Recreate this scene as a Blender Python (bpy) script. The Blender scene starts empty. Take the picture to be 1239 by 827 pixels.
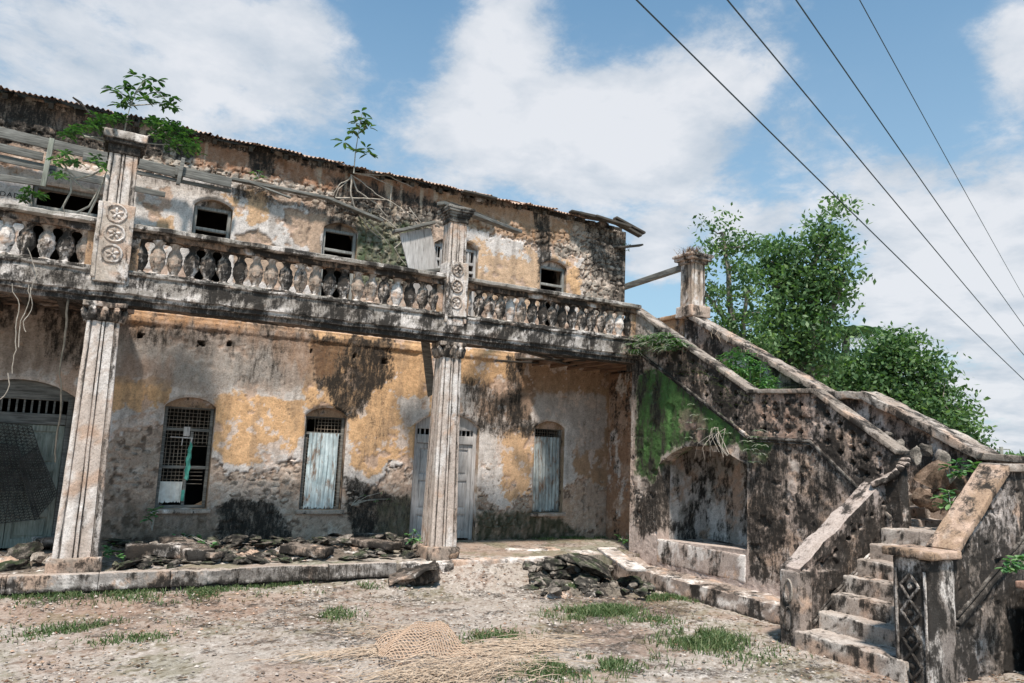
import bpy, math, random
import numpy as np
from mathutils import Vector, Matrix
R = math.radians
S = bpy.context.scene
COL = S.collection
random.seed(7)
rng = np.random.default_rng(7)

# ------------------------------------------------------------------ camera
FPX, YAW, PIT, ROL, CX, CY, CZ = 904.17, 0.498429, 0.1423215, 0.0417125, 0.076934, -11.7558, 1.84
F_ = np.array([math.sin(YAW)*math.cos(PIT), math.cos(YAW)*math.cos(PIT), math.sin(PIT)])
R_ = np.array([math.cos(YAW), -math.sin(YAW), 0.0])
U_ = np.cross(R_, F_)
RX = R_*math.cos(ROL) + U_*math.sin(ROL)
UX = -R_*math.sin(ROL) + U_*math.cos(ROL)
cam = bpy.data.cameras.new('camera')
cam.sensor_width = 36.0
cam.lens = 36.0*FPX/1239.0
cam.clip_end = 3000.0
cam.clip_start = 0.05
co = bpy.data.objects.new('camera', cam)
COL.objects.link(co)
m = Matrix.Identity(4)
for i in range(3):
    m[i][0] = RX[i]; m[i][1] = UX[i]; m[i][2] = -F_[i]
m[0][3], m[1][3], m[2][3] = CX, CY, CZ
co.matrix_world = m
S.camera = co
CAM = np.array([CX, CY, CZ])

def ray(x, y):
    return F_ + RX*(x-619.5)/FPX - UX*(y-413.5)/FPX
def aY(x, y, Y=2.0):            # point of a world plane y = Y seen at a pixel of the photograph
    d = ray(x, y); return CAM + d*(Y-CAM[1])/d[1]
def aX(x, y, X=9.22):
    d = ray(x, y); return CAM + d*(X-CAM[0])/d[0]
def aZ(x, y, Z=0.0):
    d = ray(x, y); return CAM + d*(Z-CAM[2])/d[2]
def aD(x, y, D):                # point at a horizontal distance D from the camera
    d = ray(x, y); return CAM + d*D/math.hypot(d[0], d[1])

# ------------------------------------------------------------------ light and sky
SUN_EL, SUN_AZ = R(61), R(207)   # azimuth clockwise from +Y: the sun stands behind the left shoulder
sd_ = Vector((math.sin(SUN_AZ)*math.cos(SUN_EL), math.cos(SUN_AZ)*math.cos(SUN_EL), math.sin(SUN_EL)))
sl = bpy.data.lights.new('sun', 'SUN'); sl.energy = 3.6; sl.angle = R(5.0); sl.color = (1.0, 0.925, 0.825)
so = bpy.data.objects.new('sun', sl); COL.objects.link(so)
so.rotation_euler = sd_.to_track_quat('Z', 'Y').to_euler(); so.location = (0, 0, 20)
W = bpy.data.worlds.new("World"); S.world = W; W.use_nodes = True
S.view_settings.view_transform = 'Standard'; S.view_settings.look = 'None'
S.view_settings.exposure = 0.74; S.view_settings.gamma = 1.0

def build_sky():
    nt = W.node_tree; N = nt.nodes; L = nt.links; N.clear()
    out = N.new('ShaderNodeOutputWorld'); bg = N.new('ShaderNodeBackground'); bg.inputs[1].default_value = 0.09
    sky = N.new('ShaderNodeTexSky'); sky.sky_type = 'NISHITA'; sky.sun_disc = False
    sky.sun_elevation = SUN_EL; sky.sun_rotation = SUN_AZ
    sky.air_density = 1.0; sky.dust_density = 1.2; sky.ozone_density = 1.6
    tc = N.new('ShaderNodeTexCoord')
    def math_(op, a, b=None, c=None, clamp=False):
        n = N.new('ShaderNodeMath'); n.operation = op; n.use_clamp = clamp
        for i, v in enumerate((a, b, c)):
            if v is None: continue
            if isinstance(v, (int, float)): n.inputs[i].default_value = v
            else: L.new(v, n.inputs[i])
        return n.outputs[0]
    sep = N.new('ShaderNodeSeparateXYZ'); L.new(tc.outputs['Generated'], sep.inputs[0])
    zz = math_('ADD', math_('MAXIMUM', sep.outputs[2], 0.0), 0.22)
    cmb = N.new('ShaderNodeCombineXYZ')
    L.new(math_('DIVIDE', sep.outputs[0], zz), cmb.inputs[0]); L.new(math_('DIVIDE', sep.outputs[1], zz), cmb.inputs[1])
    def noise(scale, det, rough, off):
        mp = N.new('ShaderNodeMapping'); mp.inputs['Location'].default_value = off; L.new(cmb.outputs[0], mp.inputs[0])
        n = N.new('ShaderNodeTexNoise'); n.inputs['Scale'].default_value = scale; n.inputs['Detail'].default_value = det
        n.inputs['Roughness'].default_value = rough; n.inputs['Distortion'].default_value = 0.25
        L.new(mp.outputs[0], n.inputs['Vector']); return n.outputs[0]
    big = noise(2.6, 9, 0.60, (3.1, 7.7, 0)); wisp = noise(8.5, 8, 0.66, (1.3, 2.2, 4)); shade = noise(5.0, 5, 0.55, (8.0, 1.0, 2))
    dens = math_('ADD', math_('MULTIPLY', big, 2.1), math_('MULTIPLY', wisp, 1.0))
    dens = math_('SUBTRACT', dens, 1.72)
    # cloud banks, each a broad soft bulge in the direction where the photograph has one (and clear gaps between)
    blobs = [(600, 95, .09, .42), (680, 120, .14, .48), (560, 150, .10, .45), (790, 130, .11, .5), (640, 185, .11, .45), (720, 175, .10, .4), (825, 150, .09, .5), (770, 165, .11, .4), (540, 190, .08, .2), (925, 50, .10, .55), (870, 62, .07, .3), (1120, 330, .14, .6), (1080, 360, .08, .35),
             (1225, 300, .13, .6), (1180, 380, .1, .35), (40, 30, .16, .36), (170, 100, .15, .34), (300, 130, .12, .28), (400, 60, .09, .35), (360, 100, .10, .30), (20, 130, .2, .25), (1230, 40, .08, .5), (1239, 120, .08, .35), (610, 2, .07, .45), (250, 20, .12, .3), (1170, 490, .10, .5), (1230, 510, .10, .5), (800, 300, .09, .5), (905, 290, .06, .4),
             (1010, 200, .16, .22), (1100, 250, .12, .2), (830, 230, .14, .12), (480, 230, .12, .18), (990, 150, .1, .1), (350, 20, .05, .3),
             (480, 50, .07, -.3), (740, 30, .07, -.35), (1090, 70, .10, -.5), (1140, 170, .08, -.3), (1000, 20, .06, -.3), (480, 160, .05, -.15), (800, 370, .06, -.3), (1150, 430, .05, -.3)]
    for (px, py, r, k) in blobs:
        d = ray(px, py); d = d/np.linalg.norm(d)
        vm = N.new('ShaderNodeVectorMath'); vm.operation = 'DISTANCE'
        L.new(tc.outputs['Generated'], vm.inputs[0]); vm.inputs[1].default_value = tuple(d)
        mr = N.new('ShaderNodeMapRange'); mr.interpolation_type = 'SMOOTHSTEP'
        mr.inputs[1].default_value = 0; mr.inputs[2].default_value = r*1.35; mr.inputs[3].default_value = k; mr.inputs[4].default_value = 0
        L.new(vm.outputs['Value'], mr.inputs[0]); dens = math_('ADD', dens, mr.outputs[0])
    mr = N.new('ShaderNodeMapRange'); mr.interpolation_type = 'SMOOTHSTEP'
    mr.inputs[1].default_value = -0.05; mr.inputs[2].default_value = 0.50; mr.inputs[3].default_value = 0.06; mr.inputs[4].default_value = 0.95
    L.new(dens, mr.inputs[0])
    cr = N.new('ShaderNodeValToRGB'); L.new(math_('MULTIPLY_ADD', shade, 0.9, math_('MULTIPLY', dens, 0.28)), cr.inputs[0])
    e = cr.color_ramp.elements; e[0].position = .40; e[0].color = (3.5, 4.0, 4.6, 1); e[1].position = .72; e[1].color = (5.4, 5.55, 5.85, 1)
    # thin high veil over the blue, thicker towards the horizon
    veil = N.new('ShaderNodeMapRange'); veil.inputs[1].default_value = 0; veil.inputs[2].default_value = .60; veil.inputs[3].default_value = .75; veil.inputs[4].default_value = .06; L.new(sep.outputs[2], veil.inputs[0])
    tn = N.new('ShaderNodeMix'); tn.data_type = 'RGBA'; tn.blend_type = 'MULTIPLY'; tn.inputs[0].default_value = 1.0; tn.inputs[7].default_value = (.62, 1.12, 1.19, 1); L.new(sky.outputs[0], tn.inputs[6])
    vx = N.new('ShaderNodeMix'); vx.data_type = 'RGBA'; L.new(veil.outputs[0], vx.inputs[0]); L.new(tn.outputs[2], vx.inputs[6]); vx.inputs[7].default_value = (3.7, 4.5, 5.1, 1)
    mx = N.new('ShaderNodeMix'); mx.data_type = 'RGBA'
    L.new(mr.outputs[0], mx.inputs[0]); L.new(vx.outputs[2], mx.inputs[6]); L.new(cr.outputs[0], mx.inputs[7])
    L.new(mx.outputs[2], bg.inputs[0]); L.new(bg.outputs[0], out.inputs[0])
build_sky()

# ------------------------------------------------------------------ numpy noise
def _h(ix, iy, iz, seed):
    n = (ix.astype(np.int64)*374761393 + iy.astype(np.int64)*668265263 + iz.astype(np.int64)*2147483647 + seed*1274126177) & 0xFFFFFFFF
    n = ((n ^ (n >> 13))*1274126177) & 0xFFFFFFFF
    n = ((n ^ (n >> 15))*2246822519) & 0xFFFFFFFF
    return ((n ^ (n >> 16)) & 0xFFFFFF)/float(0x1000000)
def vnoise(P, seed=0):
    i = np.floor(P).astype(np.int64); f = P - i; u = f*f*f*(f*(f*6-15)+10)
    x, y, z = i[:, 0], i[:, 1], i[:, 2]; r = 0
    for dx in (0, 1):
        wx = u[:, 0] if dx else 1-u[:, 0]
        for dy in (0, 1):
            wy = u[:, 1] if dy else 1-u[:, 1]
            for dz in (0, 1):
                wz = u[:, 2] if dz else 1-u[:, 2]
                r = r + wx*wy*wz*_h(x+dx, y+dy, z+dz, seed)
    return r
def fbm(P, scale=1.0, octv=4, seed=0, rough=0.5, st=(1, 1, 1)):
    Q = np.asarray(P, float)*scale*np.array(st); a = 1.0; t = 0; s = 0
    for k in range(octv):
        t = t + a*vnoise(Q + 17.3*k, seed+k*13); s += a; a *= rough; Q = Q*2.03
    return t/s*2-1
def voro(u, v, cell, seed=0, jit=.85):
    U = u/cell; V = v/cell; iu = np.floor(U).astype(np.int64); iv = np.floor(V).astype(np.int64)
    f1 = np.full(U.shape, 9.0); f2 = f1.copy(); idc = np.zeros(U.shape)
    z = np.zeros_like(iu)
    for a in (-1, 0, 1):
        for b in (-1, 0, 1):
            cu = iu+a; cv = iv+b
            px = cu+.5+(_h(cu, cv, z, seed)-.5)*jit; py = cv+.5+(_h(cu, cv, z, seed+1)-.5)*jit
            d = np.hypot(U-px, V-py); idn = _h(cu, cv, z, seed+2)
            new = d < f1
            f2 = np.where(new, f1, np.minimum(f2, d)); idc = np.where(new, idn, idc); f1 = np.minimum(f1, d)
    return f1, f2-f1, idc
def ss(a, b, x):
    t = np.clip((x-a)/(b-a), 0, 1); return t*t*(3-2*t)
def sdpoly(u, v, poly):
    P = np.asarray(poly, float); d = np.full(u.shape, 1e9); ins = np.zeros(u.shape, bool); n = len(P)
    for i in range(n):
        ax, ay = P[i]; bx, by = P[(i+1) % n]; ex, ey = bx-ax, by-ay
        wx, wy = u-ax, v-ay; t = np.clip((wx*ex+wy*ey)/(ex*ex+ey*ey+1e-12), 0, 1)
        d = np.minimum(d, (wx-ex*t)**2+(wy-ey*t)**2)
        c = ((ay > v) != (by > v)) & (u < (bx-ax)*(v-ay)/((by-ay) if abs(by-ay) > 1e-12 else 1e-12)+ax)
        ins ^= c
    d = np.sqrt(d); return np.where(ins, d, -d)

# ------------------------------------------------------------------ materials
def new_mat(name):
    mt = bpy.data.materials.new(name); mt.use_nodes = True; nt = mt.node_tree; nt.nodes.clear()
    o = nt.nodes.new('ShaderNodeOutputMaterial'); b = nt.nodes.new('ShaderNodeBsdfPrincipled')
    nt.links.new(b.outputs[0], o.inputs[0]); return mt, nt, b
def nz(nt, scale, det=6, rough=.6, st=None, obj=True, dist=0):
    tc = nt.nodes.new('ShaderNodeTexCoord'); n = nt.nodes.new('ShaderNodeTexNoise')
    geo = nt.nodes.new('ShaderNodeNewGeometry')
    src = tc.outputs['Object'] if obj else geo.outputs['Position']
    if st:
        mp = nt.nodes.new('ShaderNodeMapping'); mp.inputs['Scale'].default_value = st
        nt.links.new(src, mp.inputs[0]); src = mp.outputs[0]
    nt.links.new(src, n.inputs['Vector']); n.inputs['Scale'].default_value = scale
    n.inputs['Detail'].default_value = det; n.inputs['Roughness'].default_value = rough; n.inputs['Distortion'].default_value = dist
    return n.outputs[0]
def ramp(nt, fac, stops):
    r = nt.nodes.new('ShaderNodeValToRGB'); e = r.color_ramp.elements
    while len(e) < len(stops): e.new(.5)
    for i, (p, c) in enumerate(stops):
        e[i].position = p; e[i].color = (*c, 1) if len(c) == 3 else c
    nt.links.new(fac, r.inputs[0]); return r.outputs[0]
def mixc(nt, fac, a, b, mode='MIX'):
    x = nt.nodes.new('ShaderNodeMix'); x.data_type = 'RGBA'; x.blend_type = mode
    for s, v in ((0, fac), (6, a), (7, b)):
        if isinstance(v, (int, float)): x.inputs[s].default_value = v
        elif isinstance(v, tuple): x.inputs[s].default_value = (*v, 1)
        else: nt.links.new(v, x.inputs[s])
    return x.outputs[2]
def bump(nt, b, h, strength=.5, dist=.01):
    n = nt.nodes.new('ShaderNodeBump'); n.inputs['Strength'].default_value = strength; n.inputs['Distance'].default_value = dist
    nt.links.new(h, n.inputs['Height']); nt.links.new(n.outputs[0], b.inputs['Normal'])

def m_masonry():                 # colour held per vertex (stains, paint, bare render), fine grain from noise
    mt, nt, b = new_mat('weathered_masonry')
    a = nt.nodes.new('ShaderNodeAttribute'); a.attribute_name = 'Col'
    n1 = nz(nt, 38, 5, .7, obj=False); n2 = nz(nt, 130, 3, .6, obj=False); n3 = nz(nt, 9, 6, .65, obj=False)
    g = ramp(nt, n1, [(.30, (.64, .61, .58)), (.48, (1, 1, 1)), (.72, (1.22, 1.21, 1.20))])
    c = mixc(nt, 1.0, a.outputs['Color'], g, 'MULTIPLY')
    g2 = ramp(nt, n2, [(.3, (.72, .72, .72)), (.6, (1.12, 1.12, 1.12))]); c = mixc(nt, .8, c, g2, 'MULTIPLY')
    g3 = ramp(nt, n3, [(.3, (.80, .78, .76)), (.6, (1.08, 1.08, 1.08))]); c = mixc(nt, .8, c, g3, 'MULTIPLY')
    # black mould and painted shade: a tendency per vertex (alpha), broken up finely here
    k1 = nz(nt, 19, 10, .78, st=(1, 1, .26), obj=False, dist=.5); k2 = nz(nt, 45, 4, .65, obj=False)
    def mth(op, a_, b_=None, c_=None):
        n_ = nt.nodes.new('ShaderNodeMath'); n_.operation = op
        for i_, v_ in enumerate((a_, b_, c_)):
            if v_ is None: continue
            if isinstance(v_, (int, float)): n_.inputs[i_].default_value = v_
            else: nt.links.new(v_, n_.inputs[i_])
        return n_.outputs[0]
    kk = mth('MULTIPLY_ADD', k1, 1.9, mth('MULTIPLY_ADD', k2, .7, mth('ADD', a.outputs['Alpha'], -1.30)))
    c = mixc(nt, mth('MULTIPLY', ramp(nt, kk, [(.30, (0, 0, 0)), (.56, (1, 1, 1))]), .55), c, (.11, .088, .072))
    c = mixc(nt, mth('MULTIPLY', ramp(nt, kk, [(.42, (0, 0, 0)), (.76, (1, 1, 1))]), .93), c, (.023, .020, .018))
    nt.links.new(c, b.inputs['Base Color']); b.inputs['Roughness'].default_value = .93
    b.inputs['Specular IOR Level'].default_value = .2
    mm = nt.nodes.new('ShaderNodeMath'); mm.operation = 'MULTIPLY_ADD'; nt.links.new(n2, mm.inputs[0]); mm.inputs[1].default_value = .4; nt.links.new(n1, mm.inputs[2])
    bump(nt, b, mm.outputs[0], .8, .016); return mt
def m_wood(name, c1, c2, st=(1, 1, 14), rough=.85):
    mt, nt, b = new_mat(name)
    n = nz(nt, 3.5, 7, .65, st=st, dist=.4); k = nz(nt, 2.0, 4, .6)
    c = ramp(nt, n, [(.28, tuple(x*.35 for x in c1)), (.45, c1), (.68, c2)])
    c = mixc(nt, .7, c, ramp(nt, k, [(.3, (.6, .6, .58)), (.65, (1.1, 1.1, 1.1))]), 'MULTIPLY')
    nt.links.new(c, b.inputs['Base Color']); b.inputs['Roughness'].default_value = rough; bump(nt, b, n, .6, .01); return mt
def m_flat(name, c1, c2, scale=8, rough=.85, bs=.4, metal=0, lo=.35, hi=.65, obj=True):
    mt, nt, b = new_mat(name); n = nz(nt, scale, 8, .65, obj=obj)
    nt.links.new(ramp(nt, n, [(lo, c1), (hi, c2)]), b.inputs['Base Color'])
    b.inputs['Roughness'].default_value = rough; b.inputs['Metallic'].default_value = metal; bump(nt, b, n, bs, .01); return mt
def m_tin(name, c1, c2):
    mt, nt, b = new_mat(name); n = nz(nt, 6, 8, .65); r_ = nz(nt, 3.2, 9, .72, st=(2.5, 2.5, .8), dist=.6)
    c = ramp(nt, n, [(.35, c1), (.65, c2)]); rf = ramp(nt, r_, [(.50, (0, 0, 0)), (.62, (1, 1, 1))]); c = mixc(nt, rf, c, (.22, .13, .08))
    st_ = nz(nt, 5, 6, .6, st=(6, 6, .4)); c = mixc(nt, 1.0, c, ramp(nt, st_, [(.35, (.62, .62, .62)), (.6, (1.05, 1.05, 1.05))]), 'MULTIPLY')
    nt.links.new(c, b.inputs['Base Color']); b.inputs['Roughness'].default_value = .65; bump(nt, b, n, .4, .01); return mt
def m_stone(name, cols, moss=0.0, rand=.35):
    mt, nt, b = new_mat(name)
    n = nz(nt, 7, 9, .7, obj=False); n2 = nz(nt, 40, 4, .7, obj=False); oi = nt.nodes.new('ShaderNodeObjectInfo')
    c = ramp(nt, n, [(.38, cols[0]), (.52, cols[1]), (.68, cols[2])])
    rr = ramp(nt, oi.outputs['Random'], [(0, (1-rand,)*3), (1, (1+rand,)*3)]); c = mixc(nt, 1.0, c, rr, 'MULTIPLY')
    c = mixc(nt, .8, c, ramp(nt, n2, [(.32, (.45, .45, .45)), (.6, (1.2, 1.2, 1.2))]), 'MULTIPLY')
    if moss:
        geo = nt.nodes.new('ShaderNodeNewGeometry'); sp = nt.nodes.new('ShaderNodeSeparateXYZ'); nt.links.new(geo.outputs['Normal'], sp.inputs[0])
        m3 = nz(nt, 3.1, 6, .7, obj=False); mm = nt.nodes.new('ShaderNodeMath'); mm.operation = 'MULTIPLY'
        nt.links.new(ramp(nt, m3, [(.50, (0, 0, 0)), (.60, (1, 1, 1))]), mm.inputs[0]); nt.links.new(sp.outputs[2], mm.inputs[1]); mm.use_clamp = True
        m4 = nt.nodes.new('ShaderNodeMath'); m4.operation = 'MULTIPLY'; nt.links.new(mm.outputs[0], m4.inputs[0]); m4.inputs[1].default_value = moss
        c = mixc(nt, m4.outputs[0], c, (.06, .10, .03))
    nt.links.new(c, b.inputs['Base Color']); b.inputs['Roughness'].default_value = .95; b.inputs['Specular IOR Level'].default_value = .2
    bump(nt, b, n2, .7, .015); return mt
def m_leaf(name, c1, c2, c3=None, trans=.25):
    mt, nt, b = new_mat(name); a = nt.nodes.new('ShaderNodeAttribute'); a.attribute_name = 'Rnd'
    st = [(0.0, c1), (.6, c2)] + ([(1.0, c3)] if c3 else [])
    c = ramp(nt, a.outputs['Fac'], st)
    nt.links.new(c, b.inputs['Base Color']); b.inputs['Roughness'].default_value = .5; b.inputs['Specular IOR Level'].default_value = .35
    t = nt.nodes.new('ShaderNodeBsdfTranslucent'); nt.links.new(mixc(nt, 1.0, c, (1.2, 1.5, .5), 'MULTIPLY'), t.inputs[0])
    ms = nt.nodes.new('ShaderNodeMixShader'); ms.inputs[0].default_value = trans
    o = [x for x in nt.nodes if x.type == 'OUTPUT_MATERIAL'][0]
    nt.links.new(b.outputs[0], ms.inputs[1]); nt.links.new(t.outputs[0], ms.inputs[2]); nt.links.new(ms.outputs[0], o.inputs[0]); return mt
M = {}
M['masonry'] = m_masonry()
M['wood'] = m_wood('grey_weathered_wood', (.13, .125, .115), (.27, .26, .24))
M['greywood'] = m_wood('light_grey_window_wood', (.24, .235, .22), (.40, .39, .37), st=(10, 10, 1))
M['woodx'] = m_wood('grey_weathered_plank', (.12, .115, .105), (.25, .24, .22), st=(14, 14, 1))
M['palewood'] = m_wood('pale_painted_wood', (.44, .41, .40), (.60, .57, .56), st=(12, 12, 1))
M['darkwood'] = m_wood('dark_rotten_wood', (.05, .042, .035), (.12, .10, .08))
M['doorgreen'] = m_wood('green_grey_door_paint', (.24, .25, .21), (.38, .39, .34), st=(9, 9, 1))
M['joist'] = m_wood('brown_joist_wood', (.17, .10, .065), (.30, .19, .12))
M['wire'] = m_flat('rusty_wire', (.16, .12, .09), (.30, .25, .20), 20, .7)
M['rustiron'] = m_flat('rusted_corrugated_iron', (.28, .17, .12), (.55, .40, .31), 5, .85, .5)
M['bluetin'] = m_tin('blue_grey_corrugated_iron', (.36, .45, .48), (.62, .70, .72))
M['greytin'] = m_tin('grey_corrugated_iron', (.26, .30, .31), (.48, .52, .52))
M['whitetin'] = m_flat('white_painted_iron', (.55, .52, .48), (.75, .74, .70), 9, .6, .2)
M['cloth'] = m_flat('turquoise_rag', (.05, .26, .20), (.12, .42, .34), 14, .9)
M['plastic'] = m_flat('blue_plastic', (.15, .32, .5), (.2, .4, .6), 5, .4)
M['dark'] = m_flat('shade_room_plaster', (.025, .022, .02), (.05, .045, .04), 3, .95)
M['straw'] = m_flat('dry_straw', (.30, .21, .145), (.55, .43, .33), 15, .9)
M['mat'] = m_flat('woven_cane', (.38, .25, .17), (.58, .42, .31), 30, .8)
M['screen'] = m_flat('dark_cane_screen', (.02, .018, .016), (.08, .072, .062), 6, .8)
M['bark'] = m_flat('pale_bark', (.22, .20, .17), (.42, .40, .35), 14, .9)
M['darkbark'] = m_flat('dark_bark', (.05, .045, .035), (.13, .11, .09), 10, .9)
M['treebark'] = m_flat('grey_tree_bark', (.12, .10, .08), (.26, .23, .19), 8, .9)
M['root'] = m_flat('pale_dry_root', (.26, .22, .18), (.48, .42, .36), 14, .9)
M['stone'] = m_stone('rubble_limestone', [(.08, .07, .06), (.25, .21, .18), (.40, .35, .31)])
M['wallstone'] = m_stone('wall_stone', [(.17, .14, .115), (.34, .28, .235), (.46, .40, .35)], rand=.2)
M['blackrock'] = m_stone('blackened_coral_rubble', [(.015, .014, .013), (.05, .044, .038), (.34, .29, .25)], moss=.35)
M['earthrock'] = m_stone('brown_earth_rubble', [(.10, .065, .045), (.24, .165, .12), (.36, .27, .21)], rand=.3)
M['cable'] = m_flat('black_cable', (.02, .035, .045), (.03, .05, .06), 5, .5)
M['leaf'] = m_leaf('broad_green_leaf', (.02, .06, .02), (.05, .13, .035), (.10, .19, .05))
M['treeleaf'] = m_leaf('tree_leaf', (.03, .07, .03), (.10, .18, .07), (.24, .33, .15), .3)
M['fern'] = m_leaf('fern_frond', (.05, .13, .05), (.10, .22, .09), (.20, .32, .14), .3)
M['grass'] = m_leaf('short_grass', (.05, .09, .03), (.10, .15, .06), (.22, .23, .12), .2)
M['palm'] = m_leaf('palm_leaf', (.03, .08, .03), (.06, .13, .05), (.12, .18, .08), .15)
M['litter'] = m_leaf('dry_leaf_litter', (.06, .035, .02), (.15, .085, .05), (.28, .20, .13), 0)
M['black'] = m_flat('black_paint', (.012, .012, .012), (.02, .02, .02), 30, .8)

# ------------------------------------------------------------------ mesh building
class MB:
    def __init__(s): s.v = []; s.q = []; s.t = []; s.n = 0
    def add(s, v, q=None, t=None):
        v = np.asarray(v, float).reshape(-1, 3)
        if q is not None and len(q): s.q.append(np.asarray(q, np.int64)+s.n)
        if t is not None and len(t): s.t.append(np.asarray(t, np.int64)+s.n)
        s.v.append(v); s.n += len(v); return s
    def xf(s, Mx, start=0):
        A = np.array(Mx)
        k = 0
        for i, v in enumerate(s.v):
            if k >= start: s.v[i] = v @ A[:3, :3].T + A[:3, 3]
            k += len(v)
        return s
    def disp(s, amp, scale, seed=0, octv=3):
        for i, v in enumerate(s.v):
            d = np.stack([fbm(v+s_, scale, octv, seed+k*7) for k, s_ in enumerate((0, 31.7, 77.1))], 1)
            s.v[i] = v + d*amp
        return s
    def mesh(s, name, mat, paint=None, sharp=40, rnd=None, off=(0, 0, 0)):
        V = np.concatenate(s.v) if s.v else np.zeros((0, 3))
        Q = np.concatenate(s.q) if s.q else np.zeros((0, 4), np.int64); T = np.concatenate(s.t) if s.t else np.zeros((0, 3), np.int64)
        me = bpy.data.meshes.new(name); W_ = V
        me.vertices.add(len(V)); me.vertices.foreach_set('co', (V-np.array(off)).ravel())
        nl = Q.size+T.size; me.loops.add(nl); me.loops.foreach_set('vertex_index', np.concatenate([Q.ravel(), T.ravel()]))
        me.polygons.add(len(Q)+len(T))
        st = np.concatenate([np.arange(len(Q))*4, Q.size+np.arange(len(T))*3]); me.polygons.foreach_set('loop_start', st)
        me.update(calc_edges=True); me.validate()
        if sharp:
            me.shade_smooth()
            if sharp < 180: me.set_sharp_from_angle(angle=R(sharp))
        else: me.shade_flat()
        if paint is not None:
            nr = np.zeros(len(V)*3); me.vertices.foreach_get('normal', nr)
            c = paint(W_, nr.reshape(-1, 3)); at = me.color_attributes.new('Col', 'FLOAT_COLOR', 'POINT')
            c = np.clip(c, 0, 1); c = c if c.shape[1] == 4 else np.concatenate([c, np.full((len(V), 1), .12)], 1); at.data.foreach_set('color', c.ravel())
        if rnd is not None:
            at = me.attributes.new('Rnd', 'FLOAT', 'POINT'); at.data.foreach_set('value', np.asarray(rnd, float))
        me.materials.append(M[mat]); return me
def base_of(parent):
    return WL.get(parent.name, np.zeros(3)) if parent is not None else np.zeros(3)
WL = {}
def tag(o, label=None, cat=None, group=None, kind=None):
    if label: o['label'] = label
    if cat: o['category'] = cat
    if group: o['group'] = group
    if kind: o['kind'] = kind
    return o
def root(name, loc, label, cat, group=None):
    o = bpy.data.objects.new(name, None); COL.objects.link(o); o.location = loc; o.empty_display_size = .2
    WL[o.name] = np.array(loc, float); return tag(o, label, cat, group)
def put(name, me, parent=None, loc=(0, 0, 0), rot=None, scale=None):
    """link a mesh; loc is a world place, kept relative to the parent"""
    o = bpy.data.objects.new(name, me); COL.objects.link(o)
    o.parent = parent; o.location = tuple(np.array(loc, float)-base_of(parent))
    if rot is not None: o.rotation_euler = rot
    if scale is not None: o.scale = scale
    WL[o.name] = np.array(loc, float); return o
def obj(name, mb, mat, parent=None, paint=None, sharp=40, rnd=None, origin=None):
    """a part built in world coordinates"""
    o0 = np.array(origin if origin is not None else base_of(parent), float)
    return put(name, mb.mesh(name, mat, paint, sharp, rnd, o0), parent, o0)

def grid_q(nu, nv, flip=False):
    i = np.arange(nu-1)[:, None]*nv+np.arange(nv-1)[None, :]; i = i.ravel()
    q = np.stack([i, i+nv, i+nv+1, i+1], 1); return q[:, ::-1] if flip else q
def sbox(mb, x0, x1, y0, y1, z0, z1, cell=.06, r=.012, skip=''):
    """box of small faces with worn round edges"""
    lo = np.array([x0, y0, z0]); hi = np.array([x1, y1, z1]); r = min(r, *(.49*(hi-lo)))
    def ax(k):
        L = hi[k]-lo[k]; n = max(2, int(math.ceil((L-2*r)/cell))+1)
        return np.concatenate([[lo[k], lo[k]+r*.4], np.linspace(lo[k]+r, hi[k]-r, n), [hi[k]-r*.4, hi[k]]])
    A = [ax(0), ax(1), ax(2)]
    for k in range(3):
        a, b = (k+1) % 3, (k+2) % 3
        for side in (0, 1):
            if 'xyz'[k]+'-+'[side] in skip: continue
            U, V = np.meshgrid(A[a], A[b], indexing='ij'); P = np.zeros(U.shape+(3,))
            P[..., a] = U; P[..., b] = V; P[..., k] = hi[k] if side else lo[k]
            P = P.reshape(-1, 3); c = np.clip(P, lo+r, hi-r); d = P-c; L = np.linalg.norm(d, axis=1, keepdims=True)
            P = c+d/np.maximum(L, 1e-9)*r
            mb.add(P, grid_q(len(A[a]), len(A[b]), flip=not side))
    return mb
def obox(mb, p0, p1, w, h, cell=.08, r=.01, up=(0, 0, 1)):
    """box running from p0 to p1, w across and h up"""
    p0 = Vector(p0); p1 = Vector(p1); d = (p1-p0); L = d.length; d.normalize(); s = d.cross(Vector(up)); s.normalize(); u = s.cross(d)
    t = MB(); sbox(t, 0, L, -w/2, w/2, -h/2, h/2, cell, r)
    Mx = np.eye(4)
    for i in range(3): Mx[i][0] = d[i]; Mx[i][1] = -s[i]; Mx[i][2] = u[i]; Mx[i][3] = p0[i]
    t.xf(Mx)
    for v in t.v: pass
    off = mb.n
    for v in t.v: mb.v.append(v)
    for q in t.q: mb.q.append(q+off)
    mb.n += t.n; return mb
def tube(mb, pts, rad, n=6, cap=True):
    P = np.asarray(pts, float); rad = np.broadcast_to(np.asarray(rad, float), (len(P),))
    T = np.gradient(P, axis=0); T /= np.maximum(np.linalg.norm(T, axis=1, keepdims=True), 1e-9)
    ref = np.array([0, 0, 1.]) if abs(T[0][2]) < .9 else np.array([1., 0, 0]); X = []
    for t in T:
        a = np.cross(t, ref); a /= max(np.linalg.norm(a), 1e-9); b = np.cross(a, t); ref = b; X.append((a, b))
    th = np.arange(n)*2*math.pi/n; V = []
    for p, (a, b), r in zip(P, X, rad): V.append(p+r*(np.cos(th)[:, None]*a+np.sin(th)[:, None]*b))
    V = np.concatenate(V); q = []
    for i in range(len(P)-1):
        for j in range(n): q.append((i*n+j, (i+1)*n+j, (i+1)*n+(j+1) % n, i*n+(j+1) % n))
    t = []
    if cap:
        for j in range(1, n-1): t.append((0, j, j+1)); k = (len(P)-1)*n; t.append((k, k+j+1, k+j))
    return mb.add(V, q, t)
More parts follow.
